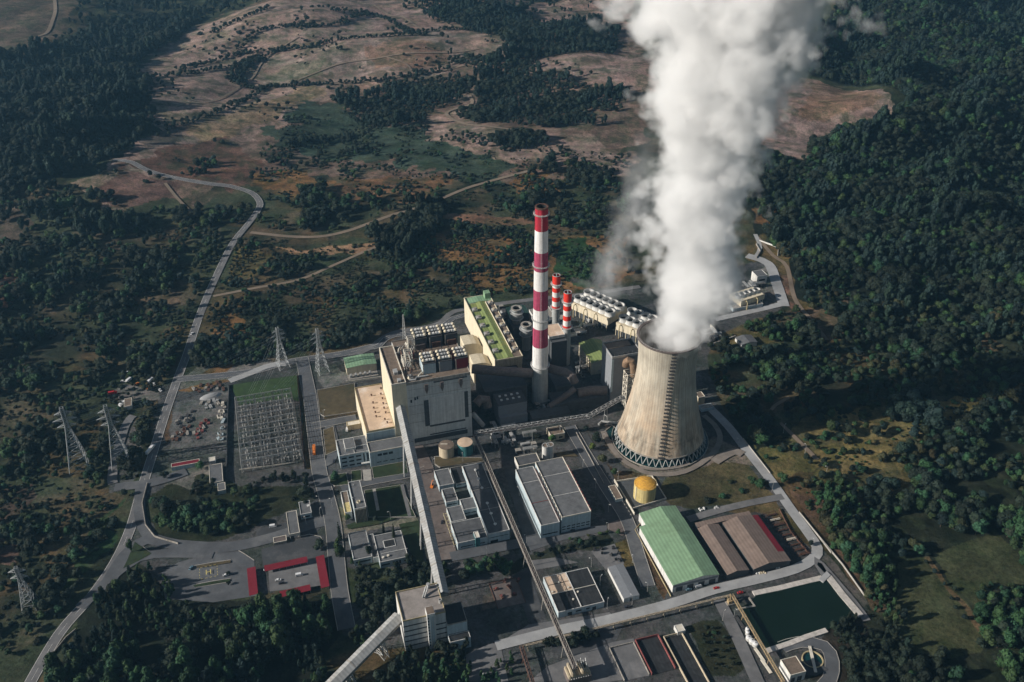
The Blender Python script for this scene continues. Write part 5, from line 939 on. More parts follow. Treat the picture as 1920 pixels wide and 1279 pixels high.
# square office tower -----------------------------------------------------------
sq = bld('office_tower','small square office tower with concrete fins and a roof dish','office tower',rect('f',15,(398,362),(490,350),(540,565),(440,577)),15,'bluewhite','roof2','white',.9)
for k in range(9): MB().box(-sq['_w']/2+.4+k*(sq['_w']-1.2)/8,-sq['_d']/2-.5,.5,-sq['_w']/2+.8+k*(sq['_w']-1.2)/8,-sq['_d']/2+.02,14.8).build('fin','tan',sq)
for k in range(8):
    MB().box(-sq['_w']/2+1+k*(sq['_w']-1.2)/8,-sq['_d']/2-.12,1.,-sq['_w']/2+1.8+k*(sq['_w']-1.2)/8,-sq['_d']/2+.05,14.).build('window','window',sq)
a_, b_ = local(sq,'f',478,520,15); MB().ring(a_,b_,15.1,16.4,1.1,1.5,16).cyl(a_,b_,15.05,15.4,1.2,12).build('roof_dish','cream',sq)
vents(sq,[(438,385),(432,487)],'f',15.05,'steel',.6,.6)
wg = bld('office_wing','low wing with yellow lower wall left of the square office tower','office wing',rect('f',7,(343,440),(385,432),(430,600),(362,610)),7,'white','brownroof','white',.8); MB().box(-wg['_w']/2-.07,-wg['_d']/2,-.2,-wg['_w']/2+.1,0,6.5).build('yellow_wall','yellow',wg); MB().box(-wg['_w']/2+.5,-wg['_d']/2+.5,7.06,wg['_w']/2-.5,-.5,7.15).build('yellow_roof','yellow',wg)
# lower offices -------------------------------------------------------------------
o1 = bld('gabled_office','plain grey-roofed office block south of the square tower','office',rect('f',6,(400,768),(548,743),(577,958),(432,985)),6,'bluewhite','roof2','white',.5,win=[('F',.1,.9,2.5,4)]); vents(o1,[(520,858)],'f',6.05,'steel',.7)
o2 = bld('courtyard_office','grey-roofed office with a small open courtyard and white copings','office',rect('f',6,(600,785),(790,760),(905,955),(645,1000)),6,'bluewhite','roof2','white',.7,win=[('F',.05,.35,2.4,3.8),('F',.45,.52,1,4.6),('F',.56,.63,1,4.6),('F',.67,.74,1,4.6),('F',.85,.95,2.4,3.8)])
a_, b_ = local(o2,'f',725,850,6); MB().box(a_-4.5,b_-4,6.06,a_+4.5,b_+4,6.5).build('courtyard_kerb','white',o2); MB().box(a_-4,b_-3.5,6.45,a_+4,b_+3.5,6.56).build('courtyard','blackroof',o2)
vents(o2,[(715,950),(675,965)],'f',6.05,'trim',1.3,.8); MB().box(-8,-6.2,6.1,12,-5.8,6.6).build('roof_divider','white',o2)
bld('office_link','narrow link block between the two lower offices','office link',rect('f',5,(556,780),(597,775),(640,960),(590,965)),5,'white','roof','white',.5)
# gatehouse group
gh = bld('gatehouse','small white gatehouse with a square rooflight','gatehouse',rect('i',5,(1155,198),(1220,190),(1232,262),(1165,275)),5,'bluewhite','roof2','white',.6,win=[('F',.1,.8,1.5,3)]); a_, b_ = local(gh,'i',1213,222,5); MB().box(a_-1.2,b_-1.2,5.05,a_+1.2,b_+1.2,6).build('rooflight','white',gh)
g2 = bld('entrance_canopy','flat grey entrance canopy over the gate lane','canopy',rect('i',5.5,(1085,258),(1145,250),(1158,385),(1090,395)),1.2,'trim','roof2','trim',.4,z0=4.6)
for sx_ in (-1,1):
    for sy_ in (-1,0,1): MB().cyl(sx_*(g2['_w']/2-.6),sy_*(g2['_d']/2-.6),-4.7,.1,.25,8).build('column','steel',g2)
bld('weighbridge_hut','long low concrete kerb hut on the traffic island by the gate','hut',rect('i',2.6,(1000,410),(1078,398),(1083,430),(1005,442)),2.6,'concrete','earth','trim',.3)
# workshop complex W1 ---------------------------------------------------------------
w1 = bld('workshop_hall','long dark-roofed workshop hall with a line of white roof vents','workshop',rect('g',9.4,(285,402),(445,380),(660,910),(490,955)),9.4,'bluewhite','roof','white',.8,win=[('F',.1,.45,.2,2.6),('F',.05,.95,5.4,5.9)])
VP = [(390,437),(415,510),(442,582),(485,703),(515,785),(548,870)]; vents(w1, VP,'g',9.45,'white',1.6,.9)
m_ = MB()
for a, b_ in ((0,1),(1,2),(3,4),(4,5)):
    p0 = local(w1,'g',*VP[a],9.6); p1 = local(w1,'g',*VP[b_],9.6); m_.tube((*p0,9.9),(*p1,9.9),.22,6)
m_.build('vent_pipe','steel',w1)
for f2 in (.33,.62): MB().box(-w1['_w']/2+.4,-w1['_d']/2+w1['_d']*f2,9.4,w1['_w']/2-.4,-w1['_d']/2+w1['_d']*f2+.35,9.75).build('roof_divider','concrete',w1)
for r4, roofm, lab, hh in ((((62,440),(182,420),(215,540),(98,568)),'roof2','grey-roofed block at the top left corner of the workshop complex',6.5),(((125,590),(215,572),(250,670),(150,700)),'roof','dark block with a corner vent under the top left workshop block',5.5),
    (((265,672),(375,650),(408,735),(290,752)),'roof2','short cross wing joining the workshop hall',6.5),(((152,738),(280,715),(312,830),(200,848)),'roof2','square grey block on the left of the workshop complex',6.5),(((200,855),(425,815),(490,965),(240,1028)),'roof','wide dark-roofed block at the foot of the workshop complex',7.2),
    (((190,415),(280,402),(325,530),(228,545)),'blackroof','black-roofed yard building between the workshop blocks',4.)):
    q = bld('workshop_block',lab,'workshop',rect('g',hh,*r4),hh,'bluewhite',roofm,'white' if hh > 5 else 'concrete',.6,win=[('F',.1,.5,2.2,3.2),('F',.55,.9,2.2,3.2)],group='blocks of the workshop complex')
q = bld('stair_tower','slim teal-sided stair tower on the foot block','stair tower',rect('g',10,(375,930),(410,922),(425,970),(388,978)),10,'teal','trim','white',.4)
m_ = thing('pergola','long cream open frame along the left side of the workshop complex','pergola',(*xy(*UV('g',190,905,3)),0),SA)
n_ = MB(); l_ = MB()
for k in range(10):
    n_.box(-1.6,-18+k*4,3.2,1.6,-17.6+k*4,3.5)
    for s_ in (-1.5,1.4): l_.box(s_,-18+k*4,0,s_+.25,-17.7+k*4,3.2)
n_.box(-1.7,-18.2,3.5,-1.3,18.6,3.9); n_.box(1.3,-18.2,3.5,1.7,18.6,3.9); n_.build('beams','yellowtrim',m_); l_.build('posts','trim',m_)
# W2 warehouse --------------------------------------------------------------------
w2 = bld('warehouse','large grey-roofed warehouse, taller right bay with red edging','warehouse',rect('g',16.2,(872,372),(1090,332),(1310,765),(1075,818)),16.2,'bluewhite','roof2','trim',.8)
for k in range(6): wnd(w2,w2['_w'],w2['_d'],'F',.02+k*.165,.14+k*.165,5.6,6.6); wnd(w2,w2['_w'],w2['_d'],'F',.02+k*.165,.14+k*.165,3,4)
for f2 in (.36,.72): MB().box(-w2['_w']/2+.4,-w2['_d']/2+w2['_d']*f2,16.2,w2['_w']/2-.4,-w2['_d']/2+w2['_d']*f2+.4,16.6).build('roof_divider','white',w2)
for k in range(14): MB().box(w2['_w']/2+.08,-w2['_d']/2+k*4.2+1,14,w2['_w']/2+.7,-w2['_d']/2+k*4.2+3.4,17.4).build('red_strut','redsteel',w2)
MB().box(-w2['_w']/2-2.6,-w2['_d']/2+.5,13.66,-w2['_w']/2-1.,w2['_d']/2-4,13.72).build('pink_gutter','pink',w2)
for k in range(12): MB().box(-w2['_w']/2-.8,-w2['_d']/2+k*4.8+1,14.2,-w2['_w']/2-.08,-w2['_d']/2+k*4.8+3.6,16.6).build('skylight','darkgrey',w2)
w3 = bld('warehouse_bay','lower left bay of the big warehouse with white copings','warehouse',rect('g',13.6,(712,434),(850,402),(1060,845),(915,888)),13.6,'bluewhite','roof2','white',.7)
for f2, mt in ((.38,'redsteel'),(.74,'white')): MB().box(-w3['_w']/2+.4,-w3['_d']/2+w3['_d']*f2,13.6,w3['_w']/2-.4,-w3['_d']/2+w3['_d']*f2+.4,14).build('roof_divider',mt,w3)
wnd(w3,w3['_w'],w3['_d'],'F',.1,.9,3.5,4.6)
bld('store_annex','low grey annex with white corner walls behind the warehouse','annex',rect('g',7,(706,330),(875,300),(905,355),(735,420)),7,'white','roof','trim',.7)
for (x, y, lab) in ((950,275,'left of the two white cylindrical silos behind the warehouse'),(985,268,'right of the two white cylindrical silos behind the warehouse')):
    g_ = G(*P('g',x,y+55)); t = thing('silo',lab,'silo',(*g_,0),0,'pair of small white silos'); MB().cyl(0,0,0,13,3.1,20).build('tank','white',t,smooth_=False); MB().ring(0,0,13,13.5,2.6,3.3,20).build('rim','steel',t); MB().cyl(0,0,12.6,13.1,3,16).build('top','brownroof',t)
# twin tanks and yellow tank -----------------------------------------------------
for (x, y, mt, lab) in ((800,1070+42,'tan','beige tank with a plank on its brown roof, left of the twin tanks'),(917,1095,'teal','teal-sided tank with a beige roof, right of the twin tanks')):
    g_ = G(*P('a',x,y+8)); t = thing('storage_tank',lab,'tank',(*g_,0),0,'twin storage tanks in front of the boiler house'); MB().cyl(0,0,-.3,11,6.6,36).build('shell',mt,t,smooth_=False); MB().lathe([(6.7,11),(6.7,11.3),(.1,11.9)],36).build('roof','tanroof' if mt == 'teal' else 'brownroof',t)
    MB().tube((5.2,4.2,0),(5.2,4.2,12),.25,6).build('ladder','steel',t)
    if mt == 'tan': MB().box(-5,-.3,11.9,1,.5,12.2).build('plank','trim',t)
g_ = G(1208,931); yt = thing('yellow_tank','yellow cylindrical tank with a rusty orange domed roof','tank',(*g_,0)); MB().cyl(0,0,-.2,14.3,9.1,48).build('shell','yellow',yt)
MB().lathe([(9.2,14.3),(7.5,15.3),(5,16.2),(2.5,16.8),(.1,17)],48).build('dome','orange',yt); m_ = MB().ring(0,0,15.2,15.35,9.1,9.25,40)
for k in range(20): a = k*.31416; m_.tube((9.17*math.cos(a),9.17*math.sin(a),14.3),(9.17*math.cos(a),9.17*math.sin(a),15.3),.07,4)
m_.build('railing','yellow',yt); MB().tube((-7.9,-5,0),(-7.9,-5,14.5),.3,6).build('pipe','trim',yt)
bw = [tuple(G(*P('d',*q))) for q in ((258,1082),(375,1262),(600,1195),(505,1045))]; line_wall(bw+[bw[0]],.5,1.7,'bund_wall','trim',label='low concrete bund wall round the yellow tank',category='wall')
MB().prism(bw[::-1] if area2(bw) < 0 else bw,-.1,.3).build('bund_floor','darkgrey',kind='structure')
bld('pump_cabin','narrow pale cabin between the road and the yellow tank bund','cabin',rect('d',3.5,(218,1110),(258,1098),(312,1185),(265,1200)),3.5,'bluewhite','brownroof','trim',.4)
# green shed, brown sheds -----------------------------------------------------------
rg = rect('h',7.8,(290,300),(450,270),(690,660),(440,727)); u0_, v0_, u1_, v1_ = rg; ul = UV('h',243,392,7.8); ub = UV('h',440,727,7.8)
gs = shed('green_shed','big pale green sheet-roofed shed with a white left wall','shed',(ul[0],v0_,u1_,ul[1]),7.8,10.6,'white','green',.66)
gs2 = shed('green_shed_end','narrower rear end of the green-roofed shed','shed',(ul[0]+5.5,ul[1]+.5,u1_,v1_),7.6,10.3,'white','green',.58,over=.1)
for k in range(4): wnd(gs,gs['_w'],gs['_d'],'F',.08+k*.24,.22+k*.24,0,4.6,'door','darkgrey')
MB().box(-gs['_w']/2+.5,-gs['_d']/2-.1,5,gs['_w']/2-.5,-gs['_d']/2+.05,7.2).build('gable_panel','grey',gs)
bs = shed('brown_shed','narrow brown sheet-roofed shed beside the green shed','shed',rect('h',5.5,(582,398),(716,372),(840,640),(740,668)),5.5,7.6,'darkgrey','brown',.42,group='brown sheds')
bs2 = shed('brown_shed','wide brown sheet-roofed shed with a dark red strip','shed',rect('h',5.5,(725,372),(910,318),(1102,578),(895,638)),5.5,8.6,'darkgrey','brown',.4,group='brown sheds')
q = shed('brown_shed','brown cross roof joining the backs of the two brown sheds','shed',rect('h',6,(565,375),(862,302),(880,322),(575,398)),6.3,6.9,'darkgrey','brown',.5,group='brown sheds')
w_, d_ = bs2['_w'], bs2['_d']; sl_ = (8.6-5.5)/(w_*.6); xs_ = w_/2
m_ = MB(); za = 5.5+4.6*sl_+.3; m_.quad([(xs_-4.8,-d_/2+10,5.5+4.8*sl_+.3),(xs_+.42,-d_/2+10,5.5-.42*sl_+.3),(xs_+.42,d_/2,5.5-.42*sl_+.3),(xs_-4.8,d_/2,5.5+4.8*sl_+.3)]); m_.build('red_strip','red',bs2)
# tan and black block, small white shed ----------------------------------------------
tk = bld('stores_building','square low stores building, one roof quarter sandy and the rest black','stores',rect('k',5.4,(682,440),(1038,362),(1165,635),(797,728)),5.4,'bluewhite','blackroof','white',.6,win=[('F',.2,.3,0,3.4),('F',.38,.5,2.2,3.4),('F',.6,.68,2.2,3.4),('F',.74,.82,0,3.2)])
w_, d_ = tk['_w'], tk['_d']; MB().box(-w_/2+.4,.5,5.45,-.5,d_/2-.4,5.6).build('sandy_roof','tanroof',tk); MB().box(-.3,-d_/2+.4,5.45,.3,d_/2-.4,6.1).build('roof_divider','white',tk); MB().box(-w_/2+.4,-.2,5.45,w_/2-.4,.2,6.0).build('roof_divider','trim',tk); MB().box(-w_/2+.4,d_/4,5.6,-.5,d_/4+.3,6).build('roof_divider','brownroof',tk)
vents(tk,[(800,485),(878,525),(918,620),(955,560),(750,560)],'k',5.5,'trim',1.,.7)
ws = shed('white_shed','small plain grey-roofed white shed left of the green shed','shed',rect('k',4,(1198,362),(1315,330),(1450,582),(1325,612)),4,4.5,'white','grey',.5,over=.15); wnd(ws,ws['_w'],ws['_d'],'F',.4,.6,0,2.8,'door','darkgrey')
# pump house by the reservoir --------------------------------------------------------
ph = bld('pump_house','white pump house with a brown roof beside the oval basin','pump house',rect('n',8,(742,1112),(850,1085),(925,1195),(808,1238)),8,'white','brownroof','trim',.5,win=[('F',.1,.35,.5,5),('F',.5,.8,.5,5)])
bas = thing('oval_basin','oval sunken concrete basin with a footbridge beside the pump house','basin',(*G(*P('n',975,1115)),0),SA-.35); MB().ring(0,0,-.2,1.2,6.5,7.3,36).build('rim','yellowtrim',bas); MB().cyl(0,0,.1,.3,6.5,32).build('water',wat,bas); MB().box(-1,-11,1.2,1,11,1.6).build('footbridge','trim',bas)
sheet([(870,1130),(1000,1120),(1090,1190),(1000,1240),(900,1230)],'asphalt2','yard_paving',zone='n')
# reservoir ---------------------------------------------------------------------------
rp = [(560,625),(1020,520),(1075,505),(1105,505),(1310,765),(1300,800),(1060,905),(660,1045),(620,1020),(420,730),(500,690)]
pw = [tuple(G(*P('n',*q))) for q in rp]; MB().quad([(*p_,.75) for p_ in (pw[::-1] if area2(pw) < 0 else pw)]).build('reservoir_water',pondw,kind='structure')
for n_ in pondw.node_tree.nodes:
    if n_.bl_idname == 'ShaderNodeMapRange' and n_.inputs[1].default_value > .5: n_.inputs[4].default_value = .4
conc = mat('pale_bank_concrete',(.5,.46,.42),var=.35,scale=.3,stain=(.2,.2,.17),stain_amt=.6)
for pts, w_, lab in (([(550,615),(720,580),(860,545),(1030,505)],4.5,'pale concrete bank on the far side of the reservoir'),([(1100,500),(1200,630),(1320,770)],5.5,'pale concrete bank on the right side of the reservoir'),([(650,1045),(800,995),(930,945),(1065,900)],4,'broken pale concrete bank on the near side of the reservoir')):
    line_wall([tuple(G(*P('n',*q))) for q in pts],w_,1.2,'reservoir_bank',conc,label=lab,category='bank')
MB().prism([tuple(G(*P('n',*q))) for q in ((1020,515),(1055,540),(1110,485),(1080,455))],0,1.6).build('spillway','pale'); tag(bpy.data.objects['spillway'],'short pale slab spillway at the reservoir corner','spillway')
line_wall([tuple(G(*P('n',*q))) for q in ((420,735),(540,715),(500,655))],1,1.4,'jetty','concrete',label='small concrete jetty at the upper left of the reservoir',category='jetty')
# transfer tower -----------------------------------------------------------------------
ua = UV('j',605,560,30); ub2 = UV('j',945,492,30); uc = UV('j',660,795,30); tw0, tw1 = ua[0], ub2[0]; vb, vt = uc[1], ua[1]
tt = bld('transfer_tower','ribbed white conveyor transfer tower with a dusty flat roof','transfer tower',(tw0,vb,tw0+(tw1-tw0)*.98,vt),29.7,'white','palepad','yellowtrim',1)
w_, d_ = tt['_w'], tt['_d']
for k in range(5): MB().box(-w_/2-.08,-d_/2-.14,4+k*5,w_*.05,-d_/2+.05,5.1+k*5).build('wall_band','darkgrey',tt)
for k in range(4): MB().box(w_*.24,-d_/2-.14,4+k*5,w_/2+.05,-d_/2+.05,5.1+k*5).build('wall_band','darkgrey',tt)
sx0 = w_*.05; MB().box(sx0,-d_/2-3,-.5,sx0+w_*.19,-d_/2+4,34.5).build('stair_shaft','white',tt); MB().box(sx0+.3,-d_/2-2.7,34.5,sx0+w_*.19-.3,-d_/2+3.7,34.7).build('shaft_roof','brownroof',tt)
for k in range(10): MB().box(sx0+.3,-d_/2-3.1,3+k*3,sx0+1.1,-d_/2-2.9,4.4+k*3).build('window','window',tt)
for s_ in (.35,.62): MB().box(sx0+w_*.19*s_,-d_/2-3.2,1,sx0+w_*.19*s_+.8,-d_/2-2.95,33).build('pilaster','bluewhite',tt)
a_, b_ = local(tt,'j',855,560,30); q = MB(); 
for s_ in (-.8,.8): q.path([(a_-3+s_,b_-4,30),(a_-1+s_,b_-1,31.5),(a_+1+s_,b_+2,34)],.55,8)
q.build('roof_ducts','steel',tt); MB().cyl(a_+2,b_+4,29.7,34,1.3,12).build('roof_cyclone','steel',tt)
a_, b_ = local(tt,'j',965,640,30); MB().ring(a_,b_,29.7,33,.8,1.2,14).build('roof_pipe','steel',tt); MB().box(4,2,29.75,w_/2-1,2.5,30.6).build('roof_duct','darkgrey',tt)
u_r = UV('j',1180,790,19.2); u_b = UV('j',1145,632,19.2); tb_ = bld('crusher_block','lower black-roofed block on the right of the transfer tower','crusher house',(tw0+(tw1-tw0)*.985,u_r[1],u_r[0],u_b[1]),19.2,'bluewhite','blackroof','concrete',.6); wnd(tb_,tb_['_w'],tb_['_d'],'F',.05,.95,9,10,'wall_band','darkgrey')
ur2 = UV('j',1192,885,9); bld('crusher_lean_to','lean-to at the foot of the black-roofed crusher block','lean-to',(tw0+(tw1-tw0)*.985,u_r[1]-6.5,u_r[0]+.6,u_r[1]-.03),9,'bluewhite','blackroof','white',.5)
# conveyors --------------------------------------------------------------------------------
def gallery(name, lab, p, q, w, h, mt='conveyor', legs=(), hr=1.8):
    p = Vector(p); q = Vector(q); d = q-p; L_ = d.length; t = thing(name, lab, 'conveyor', tuple(p)); t.rotation_euler = d.to_track_quat('Y','Z').to_euler()
    MB().extr([(-w/2,0),(w/2,0),(w/2,h),(-w/2,h)],0,L_).build('wall','concrete',t); MB().extr([(-w/2-.3,h-.1),(0,h+hr),(w/2+.3,h-.1),(w/2+.3,h+.12),(0,h+hr+.22),(-w/2-.3,h+.12)],0,L_).build('roof',mt,t)
    for k in range(1, int(L_/26)): MB().extr([(-w/2-.4,h-.1),(0,h+hr+.1),(w/2+.4,h-.1),(w/2+.4,h+.3),(0,h+hr+.5),(-w/2-.4,h+.3)],k*26,k*26+.7).build('roof_joint','concrete',t)
    Mx = t.rotation_euler.to_matrix().to_4x4(); Mx.translation = p; inv = Mx.inverted()
    for f2 in legs:
        c_ = p+d*f2; m_ = MB()
        n2 = Vector((-d.y, d.x, 0)).normalized(); u2 = Vector((d.x, d.y, 0)).normalized()
        ft = [c_+n2*s_*w*.7+u2*e*2.2 for s_ in (-1,1) for e in (-1,1)]; tp_ = [c_+n2*s_*w*.42+u2*e*1.2 for s_ in (-1,1) for e in (-1,1)]
        for a, b2 in zip(ft, tp_): a = Vector((a.x,a.y,-.3)); m_.tube(inv@a, inv@Vector(b2), .38, 4)
        for z_ in (.3,.6,.9):
            pts = [Vector((a.x,a.y,0)).lerp(b2, z_) for a, b2 in zip(ft, tp_)]
            for a, b2 in ((0,1),(2,3),(0,2),(1,3)): m_.tube(inv@pts[a], inv@pts[b2], .2, 4)
        for za, zb_ in ((0,.3),(.3,.6),(.6,.9)):
            A1 = [Vector((a.x,a.y,0)).lerp(b2, za) for a, b2 in zip(ft, tp_)]; B1 = [Vector((a.x,a.y,0)).lerp(b2, zb_) for a, b2 in zip(ft, tp_)]
            for a, b2 in ((0,2),(2,0),(1,3),(0,1)): m_.tube(inv@A1[a], inv@B1[b2], .18, 4)
        m_.build('trestle','steel',t)
    return t
cA = G(*P('j',985,560),30); cB = G(*P('a',502,790),47)
gallery('coal_conveyor','long grey corrugated conveyor gallery rising to the boiler house', (*cA,25.5), (*cB,42.5), 7.7, 3.2, legs=(.13,.37,.6,.8), hr=2.4)
lA = G(*P('j',640,750),22); lB = G(*P('j',20,1360),8)
gallery('coal_conveyor','lower conveyor gallery running off the bottom edge from the transfer tower', (*lB,4), (*lA,20), 8.6, 3.0, legs=(.3,.72), hr=2.5)
def truss(name, lab, p, q, w, h, mt, legs=(), pipes=3, step=5., group=None):
    p = Vector(p); q = Vector(q); d = q-p; L_ = d.length; t = thing(name, lab, 'truss bridge', tuple(p), 0, group); t.rotation_euler = d.to_track_quat('Y','Z').to_euler(); n_ = max(2, int(L_/step))
    m_ = MB()
    for sx_ in (-1,1):
        for z in (0,h): m_.tube((sx_*w/2,0,z),(sx_*w/2,L_,z),.17,4)
    m_.build('chords',mt,t); m_ = MB()
    for k in range(n_):
        a, b_ = L_*k/n_, L_*(k+1)/n_
        for sx_ in (-1,1): m_.tube((sx_*w/2,a,0),(sx_*w/2,(a+b_)/2,h),.12,4); m_.tube((sx_*w/2,(a+b_)/2,h),(sx_*w/2,b_,0),.12,4)
        m_.tube((-w/2,a,h),(w/2,a,h),.11,4); m_.tube((-w/2,a,h),(w/2,b_,h),.11,4); m_.tube((-w/2,a,0),(w/2,a,0),.11,4)
    m_.build('lattice',mt,t)
    if pipes:
        m_ = MB()
        for k in range(pipes): m_.tube((-w/2+w*(k+.7)/(pipes+.4),0,.5),(-w/2+w*(k+.7)/(pipes+.4),L_,.5),.28,8)
        m_.build('belt_pipes','darkduct' if mt != 'crane' else 'tan',t)
    MB().box(-w/2+.1,0,-.05,w/2-.1,L_,.06).build('deck','darksteel',t)
    Mx = t.rotation_euler.to_matrix().to_4x4(); Mx.translation = p; inv = Mx.inverted(); n2 = Vector((-d.y, d.x, 0)).normalized()
    for f2 in legs:
        c_ = p+d*f2; m_ = MB()
        for s_ in (-1,1): m_.tube(inv@Vector((c_.x+n2.x*s_*w*.8, c_.y+n2.y*s_*w*.8,-.2)), inv@(c_+n2*s_*w*.35), .22, 6)
        m_.tube(inv@Vector((c_.x-n2.x*w*.6, c_.y-n2.y*w*.6, c_.z*.5)), inv@Vector((c_.x+n2.x*w*.6, c_.y+n2.y*w*.6, c_.z*.5)), .15, 4); m_.build('trestle',mt,t)
    return t
tA = G(890,815,14); tBp = G(*P('k',935,1160),14); truss('pipe_bridge','long yellowish truss bridge crossing the yard beside the workshops', (*tBp,12.5), (*tA,12.5), 3.0, 2.0, 'concrete', legs=(.08,.25,.42,.55,.7,.85,.98), pipes=2)
tC = G(*P('b',880,1012),16); truss('pipe_bridge','grey lattice bridge in front of the dark ducts below the chimney', (*G(890,815,14),14.2), (*tC,15), 3.6, 2.6, 'steel', legs=(.25,.5,.75), pipes=2)
truss('pipe_bridge','rising lattice bridge leading toward the cooling tower', (*G(*P('b',880,1012),17),15.3), (*G(*P('b',1115,890),22),22), 3.6, 2.6, 'steel', legs=(.5,), pipes=1)
truss('pipe_bridge','thin dark pipe bridge along the bottom service road', (*G(*P('k',500,990),6),5), (*G(*P('n',365,625),5),4.5), 1.3, .8, 'tan', legs=tuple(np.arange(.03,1,.08)), pipes=2, step=4)
truss('pipe_bridge','slim rusty bridge running off the bottom edge from the grove', (*G(*P('k',500,985),6),5.2), (*G(*P('k',600,1300),6),5), 2.4, 1.2, 'rust', legs=(.3,.7), pipes=2)
truss('pipe_bridge','straight orange travelling beam on the left bank of the reservoir', (*G(*P('n',760,1275),6),5), (*G(*P('n',370,615),6),5), 1.7, 1., 'crane', legs=(.03,.25,.5,.75,.97), pipes=2, step=4)
t = thing('crane_head','orange hoist machinery at the top end of the reservoir beam','hoist',(*G(*P('n',355,690)),0),SA); MB().box(-3,-2,0,3,2,1.2).build('base','concrete',t); MB().box(-2,-1.5,1.2,1,1.5,4).build('housing','crane',t); MB().tube((0,0,4),(1,3,7),.4,8).tube((-1,0,4),(-2,2,6.5),.3,8).build('arms','crane',t)
hd = thing('hopper_head','jagged pale hopper and drive station at the lower end of the yellowish bridge','hopper',(*G(*P('k',950,1235)),0),SA); MB().box(-8,-6,0,8,5,6).build('base','darkduct',hd); q = MB()
for k in range(9): q.prism([(-8+k*1.8,-5),(-6.8+k*1.8,-5.5),(-7+k*1.8,4),(-8.1+k*1.8,4)],6,8.5+(k*7%4))
q.build('plates','tan',hd); q = MB()
for k in range(8): q.tube((-6+k*1.7,-6,6),(-5+k*1.7,4,11+(k%3)),.25,4)
q.build('struts','steel',hd); MB().cyl(4,0,6,9.5,1.8,14).build('drive','darksteel',hd)
# long green hall --------------------------------------------------------------------------
gh_ = thing('gas_turbine_hall','long cream hall with an olive green roof and two rows of vents','hall',(*xy(210.5,806),0),SA); GW, GD, HG = 27.5, 121, 29
MB().box(-GW/2,-GD/2,-.5,GW/2,GD/2,HG).build('wall','cream',gh_); MB().extr([(-4.5,HG+.05),(-.2,HG+1.5),(5.3,HG+.4),(5.3,HG),(-4.5,HG)],-GD/2+.6,GD/2-12).build('raised_roof','olive',gh_)
MB().box(-GW/2+.5,-GD/2+.5,HG,-4.55,GD/2-12.5,HG+.08).build('left_gutter_roof','olive',gh_); MB().box(5.35,-GD/2+.5,HG,GW/2-.5,GD/2-12.5,HG+.1).build('right_gutter_roof','brownroof',gh_); MB().extr([(-GW/2+.5,HG+.05),(-1,HG+1.4),(GW/2-.5,HG+.3),(GW/2-.5,HG),(-GW/2+.5,HG)],GD/2-12,GD/2-.5).build('end_roof','green',gh_)
p_ = MB(); p_.box(-GW/2-.1,-GD/2-.1,HG-.4,-GW/2+.5,GD/2+.1,HG+1.3); p_.box(GW/2-.5,-GD/2-.1,HG-.4,GW/2+.1,GD/2+.1,HG+.9); p_.box(-GW/2+.5,-GD/2-.1,HG-.4,GW/2-.5,-GD/2+.4,HG+.8); p_.box(-GW/2+.5,GD/2-.4,HG-.4,GW/2-.5,GD/2+.1,HG+1.2); p_.box(5.3,-GD/2+8,HG,5.8,GD/2-14,HG+1.8); p_.build('parapet','cream',gh_)
MB().box(GW/2-7,GD/2-8,HG+.2,GW/2-1,GD/2-1,HG+7).build('stair_head','green',gh_); MB().box(-GW/2+.05,-GD/2-.12,-.3,GW/2-.05,-GD/2+.1,HG-.6).build('end_wall','tan',gh_)
for k in range(6):
    y = -GD/2+15+k*15.8; v_ = MB().box(-11.5,y-2.6,HG+.1,-6.5,y+2.6,HG+2.4).build('roof_fan','steel',gh_); MB().cyl(-9,y,HG+2.4,HG+3.4,1.7,14).build('fan_cowl','concrete',v_)
for k in range(7):
    y = -GD/2+13+k*15; v_ = MB().box(7.4,y-2.6,HG+.1,12,y+2.6,HG+2.4).build('roof_fan','steel',gh_); MB().cyl(9.6,y,HG+2.4,HG+3.6,1.6,14).build('fan_cowl','tan',v_)
for (zx, zy, lab) in ((145,525,'farther cream barrel-sided casing between the boiler house and the green hall'),(205,645,'nearer cream barrel-sided casing between the boiler house and the green hall')):
    u, v = UV('b',zx,zy,22); t = thing('intake_casing',lab,'casing',(*xy(u,v),0),SA,'cream casings between the boiler house and green hall')
    pr = [(-9,0),(12,0),(12.5,8),(11,14),(8,18.5),(3.5,21.5),(-1,22.3),(-9,22.3)]; MB().extr(pr,-8.5,8.5).build('casing','cream',t); MB().box(-9.1,-5,8,-8.9,5,17).build('louvre','tan',t)
# dark plant between boiler house and chimney ------------------------------------------------
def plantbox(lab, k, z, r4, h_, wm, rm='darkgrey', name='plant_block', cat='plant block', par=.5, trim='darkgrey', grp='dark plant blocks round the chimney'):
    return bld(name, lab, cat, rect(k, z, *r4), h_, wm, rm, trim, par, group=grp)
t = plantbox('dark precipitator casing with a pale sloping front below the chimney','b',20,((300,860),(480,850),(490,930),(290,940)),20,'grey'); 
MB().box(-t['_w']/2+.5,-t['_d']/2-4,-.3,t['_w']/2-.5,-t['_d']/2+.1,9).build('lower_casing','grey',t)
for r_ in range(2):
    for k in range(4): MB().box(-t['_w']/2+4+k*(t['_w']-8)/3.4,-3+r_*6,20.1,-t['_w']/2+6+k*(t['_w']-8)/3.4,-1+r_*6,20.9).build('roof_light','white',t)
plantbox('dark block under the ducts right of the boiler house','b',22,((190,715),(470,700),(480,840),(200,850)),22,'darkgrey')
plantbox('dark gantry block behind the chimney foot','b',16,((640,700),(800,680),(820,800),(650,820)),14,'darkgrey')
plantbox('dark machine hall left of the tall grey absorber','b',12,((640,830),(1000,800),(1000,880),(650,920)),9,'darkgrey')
plantbox('dark conveyor house beneath the lattice bridge','b',9,((510,960),(760,930),(770,990),(520,1010)),7,'darkgrey')
